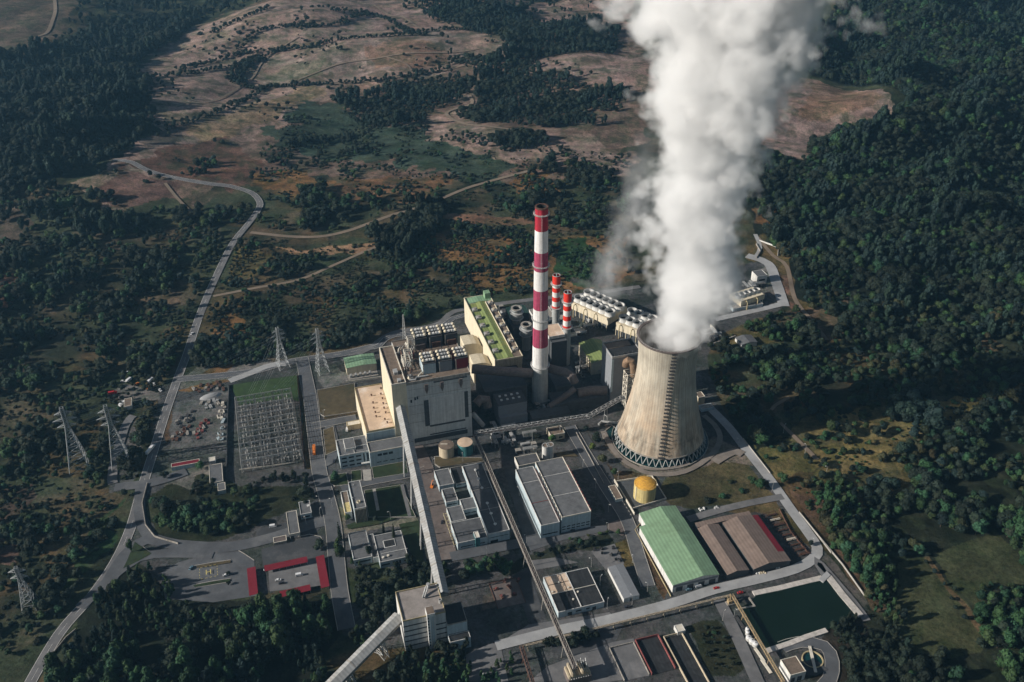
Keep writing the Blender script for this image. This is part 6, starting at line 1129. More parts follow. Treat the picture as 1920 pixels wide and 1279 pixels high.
plantbox('dark steel-framed boiler casing under the white roof slab','b',30,((632,505),(730,495),(735,560),(635,575)),34,'darkgrey')
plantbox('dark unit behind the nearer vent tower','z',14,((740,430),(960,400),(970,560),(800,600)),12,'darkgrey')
t = bld('boiler_canopy','flat dusty white roof slab right of the tall chimney','canopy',rect('b',38,(600,440),(690,428),(745,495),(632,515)),2,'white','tanroof','white',.5,z0=36)
for a in (-1,1):
    for b_ in (-1,1): MB().box(a*(t['_w']/2-1)-.4,b_*(t['_d']/2-1)-.4,-36,a*(t['_w']/2-1)+.4,b_*(t['_d']/2-1)+.4,.1).build('column','darksteel',t)
t = bld('boiler_canopy','smaller white roof slab beside the farther banded stack','canopy',rect('b',30,(500,340),(640,320),(672,385),(560,400)),2,'white','concrete','white',.4,z0=28)
for a in (-1,1):
    for b_ in (-1,1): MB().box(a*(t['_w']/2-1)-.4,b_*(t['_d']/2-1)-.4,-28,a*(t['_w']/2-1)+.4,b_*(t['_d']/2-1)+.4,.1).build('column','darksteel',t)
shed('turbine_shed','dark green-roofed hall behind the round vent towers','shed',rect('z',12,(710,310),(985,265),(1060,380),(760,420)),12,15,'darkgrey','green',.5)
shed('control_hall','small olive and dark green-roofed hall left of the tall grey absorber','hall',rect('b',14,(828,555),(990,520),(1010,655),(910,680)),14,17,'cream','olive',.6)
ab = thing('absorber','tall windowless grey absorber tower with a dark flat roof','absorber tower',(*xy(305.5,699),0),SA); MB().box(-14.4,-12.5,-.5,14.4,12.5,52).build('wall','grey',ab); MB().box(-13.8,-11.9,52,13.8,11.9,52.15).build('roof','blackroof',ab); MB().box(-13.5,2,52.15,10,11,52.5).build('roof_deck','brownroof',ab)
p_ = MB(); p_.box(-14.5,-12.6,51,-13.9,12.6,53.2); p_.box(13.9,-12.6,51,14.5,12.6,53.2); p_.box(-13.9,-12.6,51,13.9,-12,53.2); p_.box(-13.9,12,51,13.9,12.6,53.2); p_.build('parapet','steel',ab); MB().box(-14.6,-12.7,14,-12.6,-12.4,50).build('light_strip','bluewhite',ab)
m_ = MB()
for k in range(6): m_.cyl(-11+k*4.4,-10,52.2,54,.7,8)
m_.build('roof_cowls','darksteel',ab)
def duct(name, lab, pts, r_, mt, n=14, group=None):
    o = MB().path(pts, r_, n).build(name, mt, smooth_=False); tag(o, lab, 'duct', group); return o
def D3(k, x, y, z): return (*G(*P(k, x, y), z), z)
def D3v(k, x, y, v):                              # where the sight line meets the upright plane V = v
    r_ = ray(*P(k, x, y)); t_ = v/(r_[0]*VX[0]+r_[1]*VX[1]); return (r_[0]*t_, r_[1]*t_, CAMH+r_[2]*t_)
duct('flue_duct','large tan elbow duct coming down from the absorber beside the cooling tower',[D3v('b',1118,690,686),D3v('b',1124,668,684),D3v('b',1140,655,682),D3v('b',1158,664,681),D3v('b',1168,690,680),D3v('b',1172,725,680),D3v('b',1172,760,680)],3.2,'duct')
q_ = D3v('b',1150,740,679); ls = lattice_mast('duct_support','white lattice support frame under the tan elbow duct','steel frame',(q_[0],q_[1],0),q_[2]+1.5,9,9,'trim',6,r_=.3,rz=SA)
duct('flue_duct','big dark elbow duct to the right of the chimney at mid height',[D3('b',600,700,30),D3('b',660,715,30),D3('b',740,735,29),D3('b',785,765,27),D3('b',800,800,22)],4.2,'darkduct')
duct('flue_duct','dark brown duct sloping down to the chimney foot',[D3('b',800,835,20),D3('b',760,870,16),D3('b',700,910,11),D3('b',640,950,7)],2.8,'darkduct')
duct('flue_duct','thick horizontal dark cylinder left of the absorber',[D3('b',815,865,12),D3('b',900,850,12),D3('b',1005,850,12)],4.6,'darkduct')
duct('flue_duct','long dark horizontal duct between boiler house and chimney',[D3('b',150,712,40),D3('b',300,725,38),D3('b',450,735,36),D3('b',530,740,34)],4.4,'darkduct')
duct('flue_duct','curved dark duct beside the right wall of the boiler house',[D3('a',985,800,24),D3('a',1010,770,27),D3('a',1050,770,25),D3('a',1060,820,18)],4.,'darkduct')
duct('flue_duct','grey ribbed chute sloping from the boiler house foot',[D3('a',965,860,18),D3('a',990,890,13),D3('a',1030,935,5)],2.2,'conveyor')
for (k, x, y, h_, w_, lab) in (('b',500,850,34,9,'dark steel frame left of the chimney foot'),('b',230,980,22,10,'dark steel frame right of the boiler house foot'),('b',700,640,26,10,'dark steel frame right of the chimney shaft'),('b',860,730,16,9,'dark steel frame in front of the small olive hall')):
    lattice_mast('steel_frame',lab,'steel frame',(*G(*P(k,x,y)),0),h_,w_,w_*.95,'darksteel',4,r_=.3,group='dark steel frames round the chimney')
# clutter of pipe racks and vessels in the shaded yard
r9 = random.Random(4); PRP = [('between the chimney foot and the ducts',('b',(560,930),(780,1000))),('under the lattice bridge',('b',(250,1060),(560,1200))),('in the yard before the twin silos',('g',(540,190),(860,300))),('beside the fan cells',('c',(250,860),(420,1000))),('behind the vent towers',('z',(600,300),(760,560))),('east of the olive hall',('b',(820,680),(960,760))),('in the remote fan yard',('c',(1500,610),(1640,640))),('behind the yard wall right of the tower',('c',(1220,960),(1300,1040))),('between the small stacks',('c',(60,830),(140,960)))]
for lab, (k, (xa, ya), (xb, yb)) in PRP:
    for j, kind in enumerate(('pipe rack','horizontal vessel','pump skid','valve house')):
        for rep in range(3):
            x = r9.uniform(xa, xb); y = r9.uniform(ya, yb); g_ = G(*P(k, x, y)); sz = ('low','tall','broad')[rep]; t = thing(kind.replace(' ','_'), f'{sz} dark {kind} {lab}', kind, (*g_,0), SA+r9.choice((0,1.5708))); s_ = (1,1.5,1.25)[rep]
            if j == 0:
                m_ = MB()
                for i in range(4):
                    for q_ in (-1.5,1.5): m_.tube((q_,i*4-6,0),(q_,i*4-6,4*s_),.15,4)
                    m_.tube((-1.5,i*4-6,4*s_),(1.5,i*4-6,4*s_),.15,4)
                for q_ in (-1.5,1.5): m_.tube((q_,-6,4*s_),(q_,6,4*s_),.13,4)
                m_.build('frame','steel',t); q = MB()
                for i in range(3): q.tube((-1+i,-6.5,4*s_+.4),(-1+i,6.5,4*s_+.4),.3,8)
                q.build('pipes','steel',t)
            elif j == 1: MB().path([(-4,0,2*s_),(-3.6,0,2*s_),(3.6,0,2*s_),(4,0,2*s_)],1.4,12).build('vessel','steel',t); MB().box(-2.6,-1,0,-2,1,1.6).box(2,-1,0,2.6,1,1.6).build('saddle','concrete',t)
            elif j == 2: MB().box(-2.5,-1.5,0,2.5,1.5,.6).build('base','concrete',t); MB().cyl(-1,0,.6,2*s_,.8,12).build('motor','darksteel',t); MB().path([(0,0,1),(1,0,1.2),(1.6,.2,2.6),(1.6,2.5,2.6)],.3,8).build('pipe','steel',t)
            else: MB().box(-2.2,-1.8,0,2.2,1.8,3*s_).build('wall','darkgrey',t); MB().box(-2.4,-2,3*s_,2.4,2,3*s_+.3).build('roof','concrete',t); MB().box(-.5,-1.9,0,.5,-1.75,2.1).build('door','rust',t)
bld('gate_house','small beige brick house under the truss bridge','house',rect('b',6,(628,1085),(722,1072),(728,1120),(640,1135)),6,'tan','brownroof','trim',.6,win=[('F',.15,.4,1.5,3.2),('F',.6,.85,1.5,3.2)])
# fan cells ----------------------------------------------------------------------------------
def cellblock(lab, k, pL, pR, pB, zt, n_, rows, r_=4.6, fh=3.2, grp='banks of cooling fan cells'):
    a = UV(k, *pL, zt); b2 = UV(k, *pR, zt); c_ = UV(k, *pB, zt)
    t = thing('fan_cell_bank', lab, 'cooling cells', (0,0,0), 0, grp); A1 = Vector(xy(*a)).to_2d(); B1 = Vector(xy(*b2)).to_2d(); d = (B1-A1); L_ = d.length; t.location = (*A1, 0); t.rotation_euler = (0,0,math.atan2(d.y, d.x))
    nd = Vector((-d.y, d.x)).normalized(); dep = (Vector(xy(*c_)).to_2d()-A1).dot(nd)
    MB().box(0,0,zt*.45,L_,dep,zt).build('deck_block','cream',t); MB().box(.5,.8,-.3,L_-.5,dep-.8,zt*.45).build('fill','darkgrey',t); q = MB()
    for i in range(int(L_/6)+1): q.box(min(i*6,L_-.5),-.15,-.3,min(i*6,L_-.5)+.5,.5,zt*.5)
    q.build('column','cream',t)
    for i in range(max(2,int(L_/14))):
        x = 6+i*14
        if x < L_-4: MB().path([(x,-3.5,0),(x,-3.5,zt*.8),(x,-2.6,zt*.98),(x,-1.2,zt),(x,.2,zt*.95)],.55,8).build('riser_pipe','yellowtrim',t)
    MB().box(0,-.12,zt-.1,L_,.15,zt+1.1).build('railing','tan',t)
    for r2 in range(rows):
        for i in range(n_):
            x = L_*(i+.5)/n_; y = dep*(r2+.5)/rows; f_ = MB().lathe([(r_*1.12,zt-.1),(r_*.92,zt+fh*.4),(r_,zt+fh)],24,(x,y),caps=False).build('fan_stack','white',t,smooth_=True); MB().cyl(x,y,zt+fh*.25,zt+fh*.3,r_*.9,20).build('fan_throat','soot',f_)
            MB().ring(x,y,zt+fh-.1,zt+fh+.25,r_*.93,r_*1.1,24).build('stack_rim','steel',f_)
    return t
cellblock('left bank of steaming fan cells in two rows behind the small stacks','c',(205,745),(480,870),(300,640),15,6,2,r_=5.3,fh=4.6)
cellblock('right bank of fan cells running behind the cooling tower mouth','c',(540,900),(745,975),(640,790),15,4,2,r_=5.,fh=4.6)
cellblock('small remote bank of white fan cells right of the steam plume','c',(1478,745),(1655,690),(1500,650),10,5,1,r_=3.4,fh=3,grp=None)
bld('white_house','white cube house with grey roof in the remote fan yard','house',rect('c',10,(1560,520),(1630,500),(1668,540),(1605,560)),10,'white','roof2','white',.5,win=[('F',.2,.8,4,6)]); bld('remote_store','long white low store at the front of the remote fan yard','store',rect('c',4,(1400,760),(1640,745),(1640,765),(1400,790)),4,'bluewhite','concrete','white',.3)
t = shed('retaining_shed','white-ended grey shed on the bare ground right of the cooling tower','shed',rect('c',5,(1435,1005),(1560,985),(1590,1040),(1480,1060)),4,5.6,'white','roof2',.5); line_wall([tuple(G(*P('c',*q))) for q in ((1250,930),(1340,1030))],1.2,2.5,'yard_wall','trim',label='pale freestanding wall right of the cooling tower mouth',category='wall')
line_wall([tuple(G(*P('c',*q))) for q in ((1270,1065),(1430,1010))],1.2,2.2,'yard_wall','concrete',label='grey retaining wall left of the white-ended shed',category='wall')
bld('tower_cabin','small beige cabin in the shade at the right foot of the cooling tower','cabin',rect('d',8,(800,482),(848,480),(850,515),(803,520)),8,'tan','brownroof','trim',.5); bld('shade_store','low blue-grey store below the beige cabin by the tower','store',rect('d',3,(810,560),(905,565),(925,590),(830,590)),3,'bluewhite','concrete','bluewhite',.3)
lt = shed('green_station','transformer station with a mint green roof beside the field','station',rect('a',8,(155,505),(340,485),(352,545),(160,575)),8,9,'cream','green',.6); 
for k in range(5): t_ = MB().box(-lt['_w']/2+2+k*4.6,-lt['_d']/2-7,0,-lt['_w']/2+4.4+k*4.6,-lt['_d']/2-4,3.4).build('transformer','steel',lt); MB().cyl(-lt['_w']/2+3.2+k*4.6,-lt['_d']/2-5.5,3.4,5,.4,8).build('bushing','white',t_)
line_wall([tuple(G(*P('a',*q))) for q in ((165,665),(390,635))],.4,2,'station_wall','trim',label='low pale wall in front of the transformer station',category='wall'); MB().box(-lt['_w']/2,-lt['_d']/2-9,.0,lt['_w']/2,-lt['_d']/2-.1,.25).build('apron','concrete',lt)
# ---------------------------------------------------------------- switchyard
sy0 = UV('e',700,600); sy = [UV('e',*q) for q in ((700,590),(1200,540),(1230,1090),(690,1160))]
su0, su1 = (sy[0][0]+sy[3][0])/2+3, (sy[1][0]+sy[2][0])/2-3; sv0, sv1 = (sy[2][1]+sy[3][1])/2+5, (sy[0][1]+sy[1][1])/2-3
ROWN = ['first','second','third','fourth','fifth','sixth','seventh','eighth','ninth','tenth','eleventh','twelfth','thirteenth']
gm0 = None; nbay = 6; W_ = su1-su0
for r_ in range(13):
    v = sv1-(sv1-sv0)*r_/12; lab = f'{ROWN[r_]} row of steel busbar gantries from the green end of the switchyard'
    if gm0 is None:
        t = thing('switchyard_gantry', lab, 'gantry', (*xy(su0, v), 0), SA, 'busbar gantries of the switchyard'); gm0 = t
        for k in range(nbay+1):
            x = W_*k/nbay; m_ = MB()
            for s_ in (-.7,.7): m_.tube((x+s_,s_*.3,0),(x+s_*.3,0,13),.2,4)
            for z in range(2, 13, 2): m_.tube((x-.6+z*.03,0,z),(x+.6-z*.03,0,z+1.6),.08,4)
            m_.build('post','steel',t)
        for k in range(nbay):
            m_ = MB(); xa, xb = W_*k/nbay, W_*(k+1)/nbay
            for z in (12,13): m_.tube((xa,0,z),(xb,0,z),.2,4)
            for j in range(6): m_.tube((xa+(xb-xa)*j/6,0,12),(xa+(xb-xa)*(j+1)/6,0,13),.08,4)
            m_.build('beam','steel',t)
            for j in range(3): xx = xa+(xb-xa)*(j+.5)/3; MB().tube((xx,0,12),(xx,0,9.6),.24,6,.14).build('insulator','white',t)
    else: clone(gm0, (*xy(su0, v), 0), SA, lab)
bus = thing('busbars','long thin overhead conductors strung across the switchyard','conductors',(*xy(su0, sv0),0),SA); m_ = MB()
for k in range(24): m_.tube((W_*(k+.5)/24,0,9.5),(W_*(k+.5)/24,sv1-sv0,9.5),.09,4)
m_.build('conductor','darksteel',bus)
br0 = None; cnt = 0
for r_ in range(12):
    for k in range(19):
        if (r_*5+k*3) % 5 == 0: continue
        v = sv1-(sv1-sv0)*(r_+.5)/12+((k%3)-1)*.9; u = su0+W_*(k+.5)/19
        zone_ = 'near the green end' if r_ < 4 else 'in the middle rows' if r_ < 8 else 'near the lower edge'
        lab = f'white-capped breaker post of the switchyard {zone_}'; grp = f'breaker posts of the switchyard {zone_}'
        if br0 is None:
            t = thing('breaker_post', lab, 'breaker', (*xy(u, v), 0), SA, grp); br0 = t; MB().box(-.5,-.5,0,.5,.5,.6).build('base','concrete',t); MB().tube((0,0,.6),(0,0,3.4),.16,6).build('post','steel',t); MB().cyl(0,0,3.4,5.2,.32,8).build('insulator','white',t); MB().tube((-1.3,0,5.3),(1.3,0,5.3),.09,4).build('contact_arm','steel',t)
        else: clone(br0, (*xy(u+random.uniform(-.8,.8), v+random.uniform(-1.2,1.2)), 0), SA+random.choice((0,0,1.57)), lab, grp, (1.25,1.25,random.uniform(.7,1.5)))
line_wall([tuple(G(*P('e',*q))) for q in ((1185,362),(1240,1110))],.15,2.4,'mesh_fence','rust',label='rusty fence along the right side of the switchyard',category='fence'); line_wall([tuple(G(*P('e',*q))) for q in ((640,440),(625,800),(620,1190))],.25,2.6,'mesh_fence','darkgrey',label='dark fence between switchyard and storage yard',category='fence')
line_wall([tuple(G(*P('e',*q))) for q in ((720,1115),(1185,1055))],.3,1,'cable_trench','trim',label='pale cable trench cover along the lower switchyard',category='trench')
# ---------------------------------------------------------------- pylons
ARM = ((45,7.5),(51.5,9.5),(58,7))
for (bx, by), h_, rz, lab in (((150,876),64,.35,'leftmost lattice pylon standing among dark scrub'),((229,872),64,.35,'tall lattice pylon at the edge of the grey lot by the west road')):
    g_ = G(bx, by); lattice_mast('pylon',lab,'pylon',(*g_,0),h_,16.5,2.6,'pylonsteel',10,ARM,'tall lattice pylons',rz,.24)
for (bx, by), h_, rz, lab in ((P('e',1070,290),46,.6,'lattice pylon on the pale ramp above the switchyard'),(P('e',1385,330),50,.6,'lattice pylon beside the green-roofed transformer station')):
    g_ = G(bx, by); s_ = h_/64; lattice_mast('pylon',lab,'pylon',(*g_,0),h_,11,2.2,'pylonsteel',9,tuple((a*s_, b_*.8) for a, b_ in ARM),'tall lattice pylons',rz,.2)
g_ = G(*P('m',195,800)); lattice_mast('pylon','pylon seen from above near the lower left edge','pylon',(*g_,0),40,10,2.,'pylonsteel',8,((30,6),(36,6)),'tall lattice pylons',.2,.2)
PYT = [(G(150,876),64,.35),(G(229,872),64,.35)]; PYR = [(G(*P('e',1070,290)),46,.6),(G(*P('e',1385,330)),50,.6)]
def wires(lab, a, za, b_, zb, off, rz):
    for s_ in (-1,1): pass
    t = thing('power_line', lab, 'power line', (0,0,0), 0, 'power lines of the west pylons')
    for s_ in (-1,1):
        for hk in (0,1,2):
            pa = Vector((a[0]+s_*off[0]*math.cos(rz[0]), a[1]+s_*off[0]*math.sin(rz[0]), za-3-hk*6)); pb = Vector((b_[0]+s_*off[1]*math.cos(rz[1]), b_[1]+s_*off[1]*math.sin(rz[1]), zb-2-hk*3)); L_ = (pb-pa).length
            MB().path([tuple(pa.lerp(pb, i/12)-Vector((0,0,L_*.035*4*(i/12)*(1-i/12)))) for i in range(13)],.06,4).build('conductor','pylonsteel',t)
wires('sagging wires from the leftmost pylon to the pylon on the pale ramp',PYT[0][0],58,PYR[0][0],42,(8.5,6),(.35,.6)); wires('sagging wires from the grey lot pylon to the pylon by the transformer station',PYT[1][0],58,PYR[1][0],45,(8.5,6),(.35,.6))
wires('wires dropping from the ramp pylon to the first switchyard gantry',PYR[0][0],42,xy(su0+W_*.35,sv1),18,(6,5),(.6,.28)); wires('wires dropping from the station pylon to the first switchyard gantry',PYR[1][0],45,xy(su0+W_*.8,sv1),18,(6,5),(.6,.28))
# ---------------------------------------------------------------- vehicles
def car(lab, loc, rz, paint, L_=4.4, w=1.8, h_=1.45, kind='car', group=None, name='parked_car'):
    t = thing(name, lab, kind, loc, rz, group); x = L_/2; van = h_ > 1.8
    MB().extr([(-x,.35),(x,.35),(x,.8),(x*.9,.95),(-x*.97,1.0),(-x,.9)],-w/2,w/2).build('body',paint,t)
    if van: MB().extr([(-x*.98,1.0),(x*.82,.96),(x*.6,h_),(-x*.95,h_)],-w*.48,w*.48).build('cab',paint,t); MB().extr([(x*.62,h_*.72),(x*.8,1.05),(x*.84,1.05),(x*.66,h_*.92)],-w*.44,w*.44).build('windscreen','glass',t)
    else: MB().extr([(-x*.82,.98),(x*.5,.95),(x*.22,h_),(-x*.6,h_)],-w*.44,w*.44).build('glasshouse','glass',t); MB().extr([(-x*.58,h_),(x*.2,h_),(x*.18,h_+.05),(-x*.55,h_+.05)],-w*.42,w*.42).build('roof',paint,t)
    for sx_ in (-.62,.62):
        for sy_ in (-1,1): MB().tube((sx_*x,sy_*(w/2-.22),.33),(sx_*x,sy_*(w/2+.02),.33),.33,12).build('wheel','rubber',t)
    for s_ in (-1,1): MB().box(x-.03,s_*w*.36-.15,.62,x+.02,s_*w*.36+.15,.78).build('headlight','white',t)
    return t
def truck(lab, loc, rz, paint, cargo, L_=9, name='lorry'):
    t = thing(name, lab, 'lorry', loc, rz); MB().box(-L_/2,-1.2,.9,L_/2-2.2,1.2,3.4).build('cargo_box',cargo,t); MB().box(-L_/2,-1,.6,L_/2,1,.92).build('chassis','darksteel',t); MB().extr([(L_/2-2.1,.93),(L_/2,.93),(L_/2,1.9),(L_/2-.4,2.8),(L_/2-2.1,2.8)],-1.15,1.15).build('cab',paint,t); MB().extr([(L_/2-.36,2.7),(L_/2+.03,1.95),(L_/2+.06,1.95),(L_/2-.3,2.72)],-1,1).build('windscreen','glass',t)
    for x in (-L_/2+1.2,-L_/2+2.5,L_/2-1.3):
        for s_ in (-1,1): MB().tube((x,s_*.9,.5),(x,s_*1.2,.5),.5,12).build('wheel','rubber',t)
    return t
SZ = .28
for k, x, y, rz, pt, lab, big in (('i',508,597,1.3,'carblue','blue-grey car parked at the upper island of the helipad lot',0),('i',1032,670,.2,'carwhite','white car in the middle of the carport yard',0),('i',1052,688,.2,'cardark','dark car beside the white car in the carport yard',0),('i',1158,640,.25,'carwhite','white van in the carport yard',1),
    ('i',1000,347,.2,'carwhite','pale van stopped near the gatehouse lane',1),('i',718,640,.4,'carwhite','white car at the end of the upper parking island',0),('i',962,608,.3,'carwhite','white car half under the upper carport',0),('n',253,578,.25,'carred','red car driving on the pale service road',0),('n',432,612,.25,'carred','red pickup beside the reservoir bank',0),
    ('n',118,562,.25,'carwhite','white van under the green shed gable',1),('n',45,588,.25,'carblue','blue-green car before the green shed doors',0),('k',915,70,.25,'cardark','dark car parked before the big warehouse',0),('k',1215,608,.3,'cardark','dark car on the kerb end of the small white shed',0) if 0 else ('k',1350,680,.2,'cardark','dark car in the lane below the small white shed',0),
    ('f',285,195,1.5,'cardark','dark car parked at the left of the office building',0),('g',790,405,1.4,'cardark','dark car in the lane behind the warehouse annex',0) if 0 else ('g',125,855,1.5,'cardark','dark car under the conveyor beside the workshop pergola',0),('e',1480,1050,1.5,'cardark','dark car at the office corner by the main site road',0) if 0 else ('a',172,965,1.6,'carwhite','white van parked between turbine hall and office',1),
    ('l',1130,100,1.25,'carwhite','white car far up the west road',0)):
    g_ = GT(*P(k, x, y)); car(lab, (*g_, float(hgt(*g_))+SZ), rz+SA*0, pt, *((5.4,2.1,2.3) if big else ()), kind='van' if big else 'car', name='parked_van' if big else 'parked_car')
g_ = G(*P('e',1318,965)); truck('orange lorry parked by the switchyard fence', (*g_,SZ), 1.75, 'carorange', 'carorange', 13)
g_ = G(*P('l',838,925)); truck('white lorry driving on the west road', (*g_,SZ), 1.35, 'carwhite', 'carwhite', 13)
for j, (x, y, rz, c1, lab) in enumerate(((572,525,.3,'carred','red and white lorry at the left of the scrap yard'),(690,430,1.2,'teal','teal lorry at the back of the scrap yard'),(838,435,1.3,'carwhite','white box lorry at the back right of the scrap yard'),(640,600,1.2,'carwhite','white trailer lorry beside the brown scrap yard hut'))):
    g_ = G(*P('l',x,y)); truck(lab, (*g_,.15), rz, c1, 'carwhite' if j else 'carred', 8)
for j, (x, y, pt) in enumerate(((645,437,'carwhite'),(740,455,'carorange'),(860,455,'carwhite'),(670,375,'carwhite'),(820,478,'carorange'),(905,500,'carwhite'),(750,525,'darksteel'))):
    g_ = G(*P('l',x,y)); car(f"{ {'carwhite':'white','carorange':'orange','darksteel':'dark'}[pt]} vehicle {['left of the teal lorry','right of the teal lorry','right of the white box lorry','at the very back','in the middle','near the yard gate','in the centre'][j]} in the scrap yard", (*g_,.15), j*1.1, pt if pt != 'darksteel' else 'cardark', 5,2,1.7, name='scrap_vehicle', kind='vehicle')
q = bld('scrap_yard_hut','brown-roofed hut in the scrap yard','hut',rect('l',4,(650,560),(700,545),(705,605),(650,612)),4,'white','brownroof','trim',.2)
# white tanks in a row left of the reservoir beam
for j, (x, y) in enumerate(((485,895),(487,920),(495,960),(520,985),(545,1005))):
    g_ = G(*P('n',x,y)); t = thing('white_tank', ['small white tank, uppermost of the row beside the orange beam','white tank second from the top beside the orange beam','large white tank in the middle beside the orange beam','white tank second from the bottom beside the orange beam','white tank at the bottom beside the orange beam'][j], 'tank', (*g_,0), SA, 'row of white tanks beside the orange beam'); r_ = 1.5 if j in (0,1) else 2.1; MB().cyl(0,0,0,2.6,r_,18).build('shell','white',t); MB().dome(0,0,2.6,r_,.7,18,4).build('lid','carwhite',t); MB().cyl(0,0,3.2,3.6,.4,8).build('hatch','darksteel',t)
for j, (x, y) in enumerate(((570,1080),(620,1165),(420,830))):
    g_ = G(*P('n',x,y)); t = thing('pipe_stack', ['upper pale pipe bundle lying by the orange beam','lower pale pipe bundle lying by the orange beam','dark pipe bundle above the white tanks'][j], 'pipes', (*g_,0), SA+.05); m_ = MB()
    for i in range(4): m_.tube((i*.6,-6,.35),(i*.6,6,.35),.3,8)
    m_.build('pipes','trim' if j < 2 else 'darksteel',t); MB().box(-.4,-4,0,2.2,-3.6,.1).box(-.4,3.6,0,2.2,4,.1).build('bearers','rust',t)
# ---------------------------------------------------------------- carports
for lab, r4 in (('red-roofed carport at the left of the carport yard',((845,590),(897,589),(908,752),(853,757))),('long red-roofed carport along the top of the carport yard',((945,572),(1205,530),(1210,566),(950,606))),
    ('red-roofed carport at the right of the carport yard',((1262,520),(1313,517),(1334,708),(1281,712))),('red-roofed carport at the bottom of the carport yard',((1035,728),(1225,697),(1228,737),(1045,760)))):
    rc = rect('i',3,*r4); t = thing('carport',lab,'carport',(*xy((rc[0]+rc[2])/2,(rc[1]+rc[3])/2),0),SA,'red-roofed carports'); w, d = rc[2]-rc[0], rc[3]-rc[1]; MB().extr([(-w/2,2.7),(w/2,3.1),(w/2,3.25),(-w/2,2.85)],-d/2,d/2).build('roof','red',t); nx = max(1,int(w/5)); ny = max(1,int(d/5))
    for i in range(nx+1):
        for j in (range(ny+1) if i in (0, nx) else (0, ny)): MB().box(-w/2+.3+i*(w-.8)/nx,-d/2+.3+j*(d-.8)/ny,-.1,-w/2+.5+i*(w-.8)/nx,-d/2+.5+j*(d-.8)/ny,2.75).build('post','white',t)
# ---------------------------------------------------------------- lamp posts
L0 = None
LP = [('f',1075,245,'at the kerb left of the twin tanks'),('f',1313,200,'in front of the teal tank'),('f',735,660,'on the lawn of the office tower'),('f',270,560,'by the road left of the office tower'),('f',175,640,'by the crossing near the gatehouse'),('k',1063,355,'behind the stores building'),('k',1133,500,'beside the stores building'),('k',1190,690,'at the corner of the stores building'),
  ('k',1390,655,'in front of the small white shed'),('k',1512,555,'by the lane right of the small white shed'),('k',1393,320,'at the top of the lane by the dry verge'),('k',545,170,'on the bank beside the truss bridge'),('k',1200,70,'at the warehouse forecourt corner'),('k',228,285,'south of the workshop complex'),('g',740,640,'in the lane left of the warehouse'),
  ('g',1350,580,'in the lane right of the warehouse'),('g',1452,770,'near the pump cabin'),('g',1248,410,'behind the warehouse by the road'),('g',1428,210,'beside the teal intake basin'),('w',205,635,'on the perimeter road below the tower shadow'),('w',475,550,'on the dry slope at the shadow edge'),('w',730,800,'on the dry slope among bushes'),
  ('w',535,180,'on the track right of the tower'),('w',785,85,'far up the track by the wood'),('w',605,670,'beside the dirt path on the slope'),('w',655,1230,'at the bend of the perimeter wall') ,('n',300,815,'in the lane beside the orchard'),('n',385,790,'at the top of the beam lane'),('i',1200,330,'in the gate lane'),('i',1280,215,'by the site road above the gate'),('e',1395,700,'on the kerb of the grass plot'),
  ('j',1340,250,'below the workshop complex'),('j',1315,1270,'at the bottom road'),('d',280,1060,'above the yellow tank bund'),('d',1305,1140,'on the perimeter road by the tree clump')]
for k, x, y, lab in LP:
    g_ = GT(*P(k, x, y)); loc = (*g_, float(hgt(*g_))); lb = 'slim grey lamp post '+lab
    if L0 is None:
        t = thing('lamp_post', lb, 'lamp post', loc, .6, 'lamp posts'); L0 = t; MB().tube((0,0,0),(0,0,9),.14,8,.08).build('pole','steel',t); MB().path([(0,0,8.8),(.4,0,9.3),(1.3,0,9.45)],.07,6).build('arm','steel',t); MB().box(1.1,-.22,9.35,2.1,.22,9.55).build('lamp_head','white',t); MB().box(-.3,-.3,-.3,.3,.3,.2).build('base','concrete',t)
    else: clone(L0, loc, random.uniform(0, 6), lb)
t = thing('fountain','small round stone fountain ring on the office lawn','fountain',(*G(*P('f',750,580)),0)); MB().ring(0,0,0,.6,2.6,3.2,24).build('rim','kerb',t); MB().cyl(0,0,.05,.35,2.6,20).build('water',wat,t)
# ---------------------------------------------------------------- walls and fences
def pxwall(k, pts, w, h_, mt, name, lab, cat='wall'):
    if name == 'perimeter_wall': w, h_, mt = .35, 1.7, 'kerb'
    line_wall([tuple(GT(*P(k,*q))) for q in pts], w, h_, name, mt, label=lab, category=cat)
pxwall('w',[(235,590),(395,795)],.5,2.6,'trim','perimeter_wall','pale perimeter wall right of the road below the tower shadow'); pxwall('w',[(570,1030),(680,1165),(760,1270)],.5,2.6,'trim','perimeter_wall','pale perimeter wall at the bend of the service road')
pxwall('n',[(885,20),(1040,210),(1200,400),(1370,640)],.4,2.4,'trim','perimeter_wall','pale perimeter wall beyond the reservoir') ; pxwall('g',[(1195,140),(1290,310),(1415,545)],.4,1.6,'concrete','kerb_wall','low concrete wall along the road right of the warehouse')
pxwall('g',[(1500,520),(1660,790)],.5,2.2,'trim','bund_side_wall','pale wall between pump cabin and tank bund') ; pxwall('h',[(290,320),(215,410),(420,790)],.35,1,'yellowtrim','yard_kerb','yellowish wall round the left of the green shed')
pxwall('c',[(1615,290),(1755,340),(1750,400)],.3,2,'white','ranch_fence','white rail fence above the remote fan yard','fence'); pxwall('v' if 0 else 'c',[(1590,315),(1620,370),(1590,420)],.8,2,'concrete','round_wall','curved pale wall at the round yard beyond the plume')
pxwall('i',[(245,90),(215,210),(235,340),(290,410),(430,452)],.6,2,'concrete','boundary_wall','boundary wall curving along the west road bend')
pxwall('m',[(330,1110),(420,1000),(480,950)],.5,1.5,'concrete','roadside_wall','low dark wall along the bottom left road')
pxwall('w',[(450,1010),(520,1150),(620,1270)],.12,1.8,'rust','wire_fence','wire fence between the road and the rusty racks','fence')
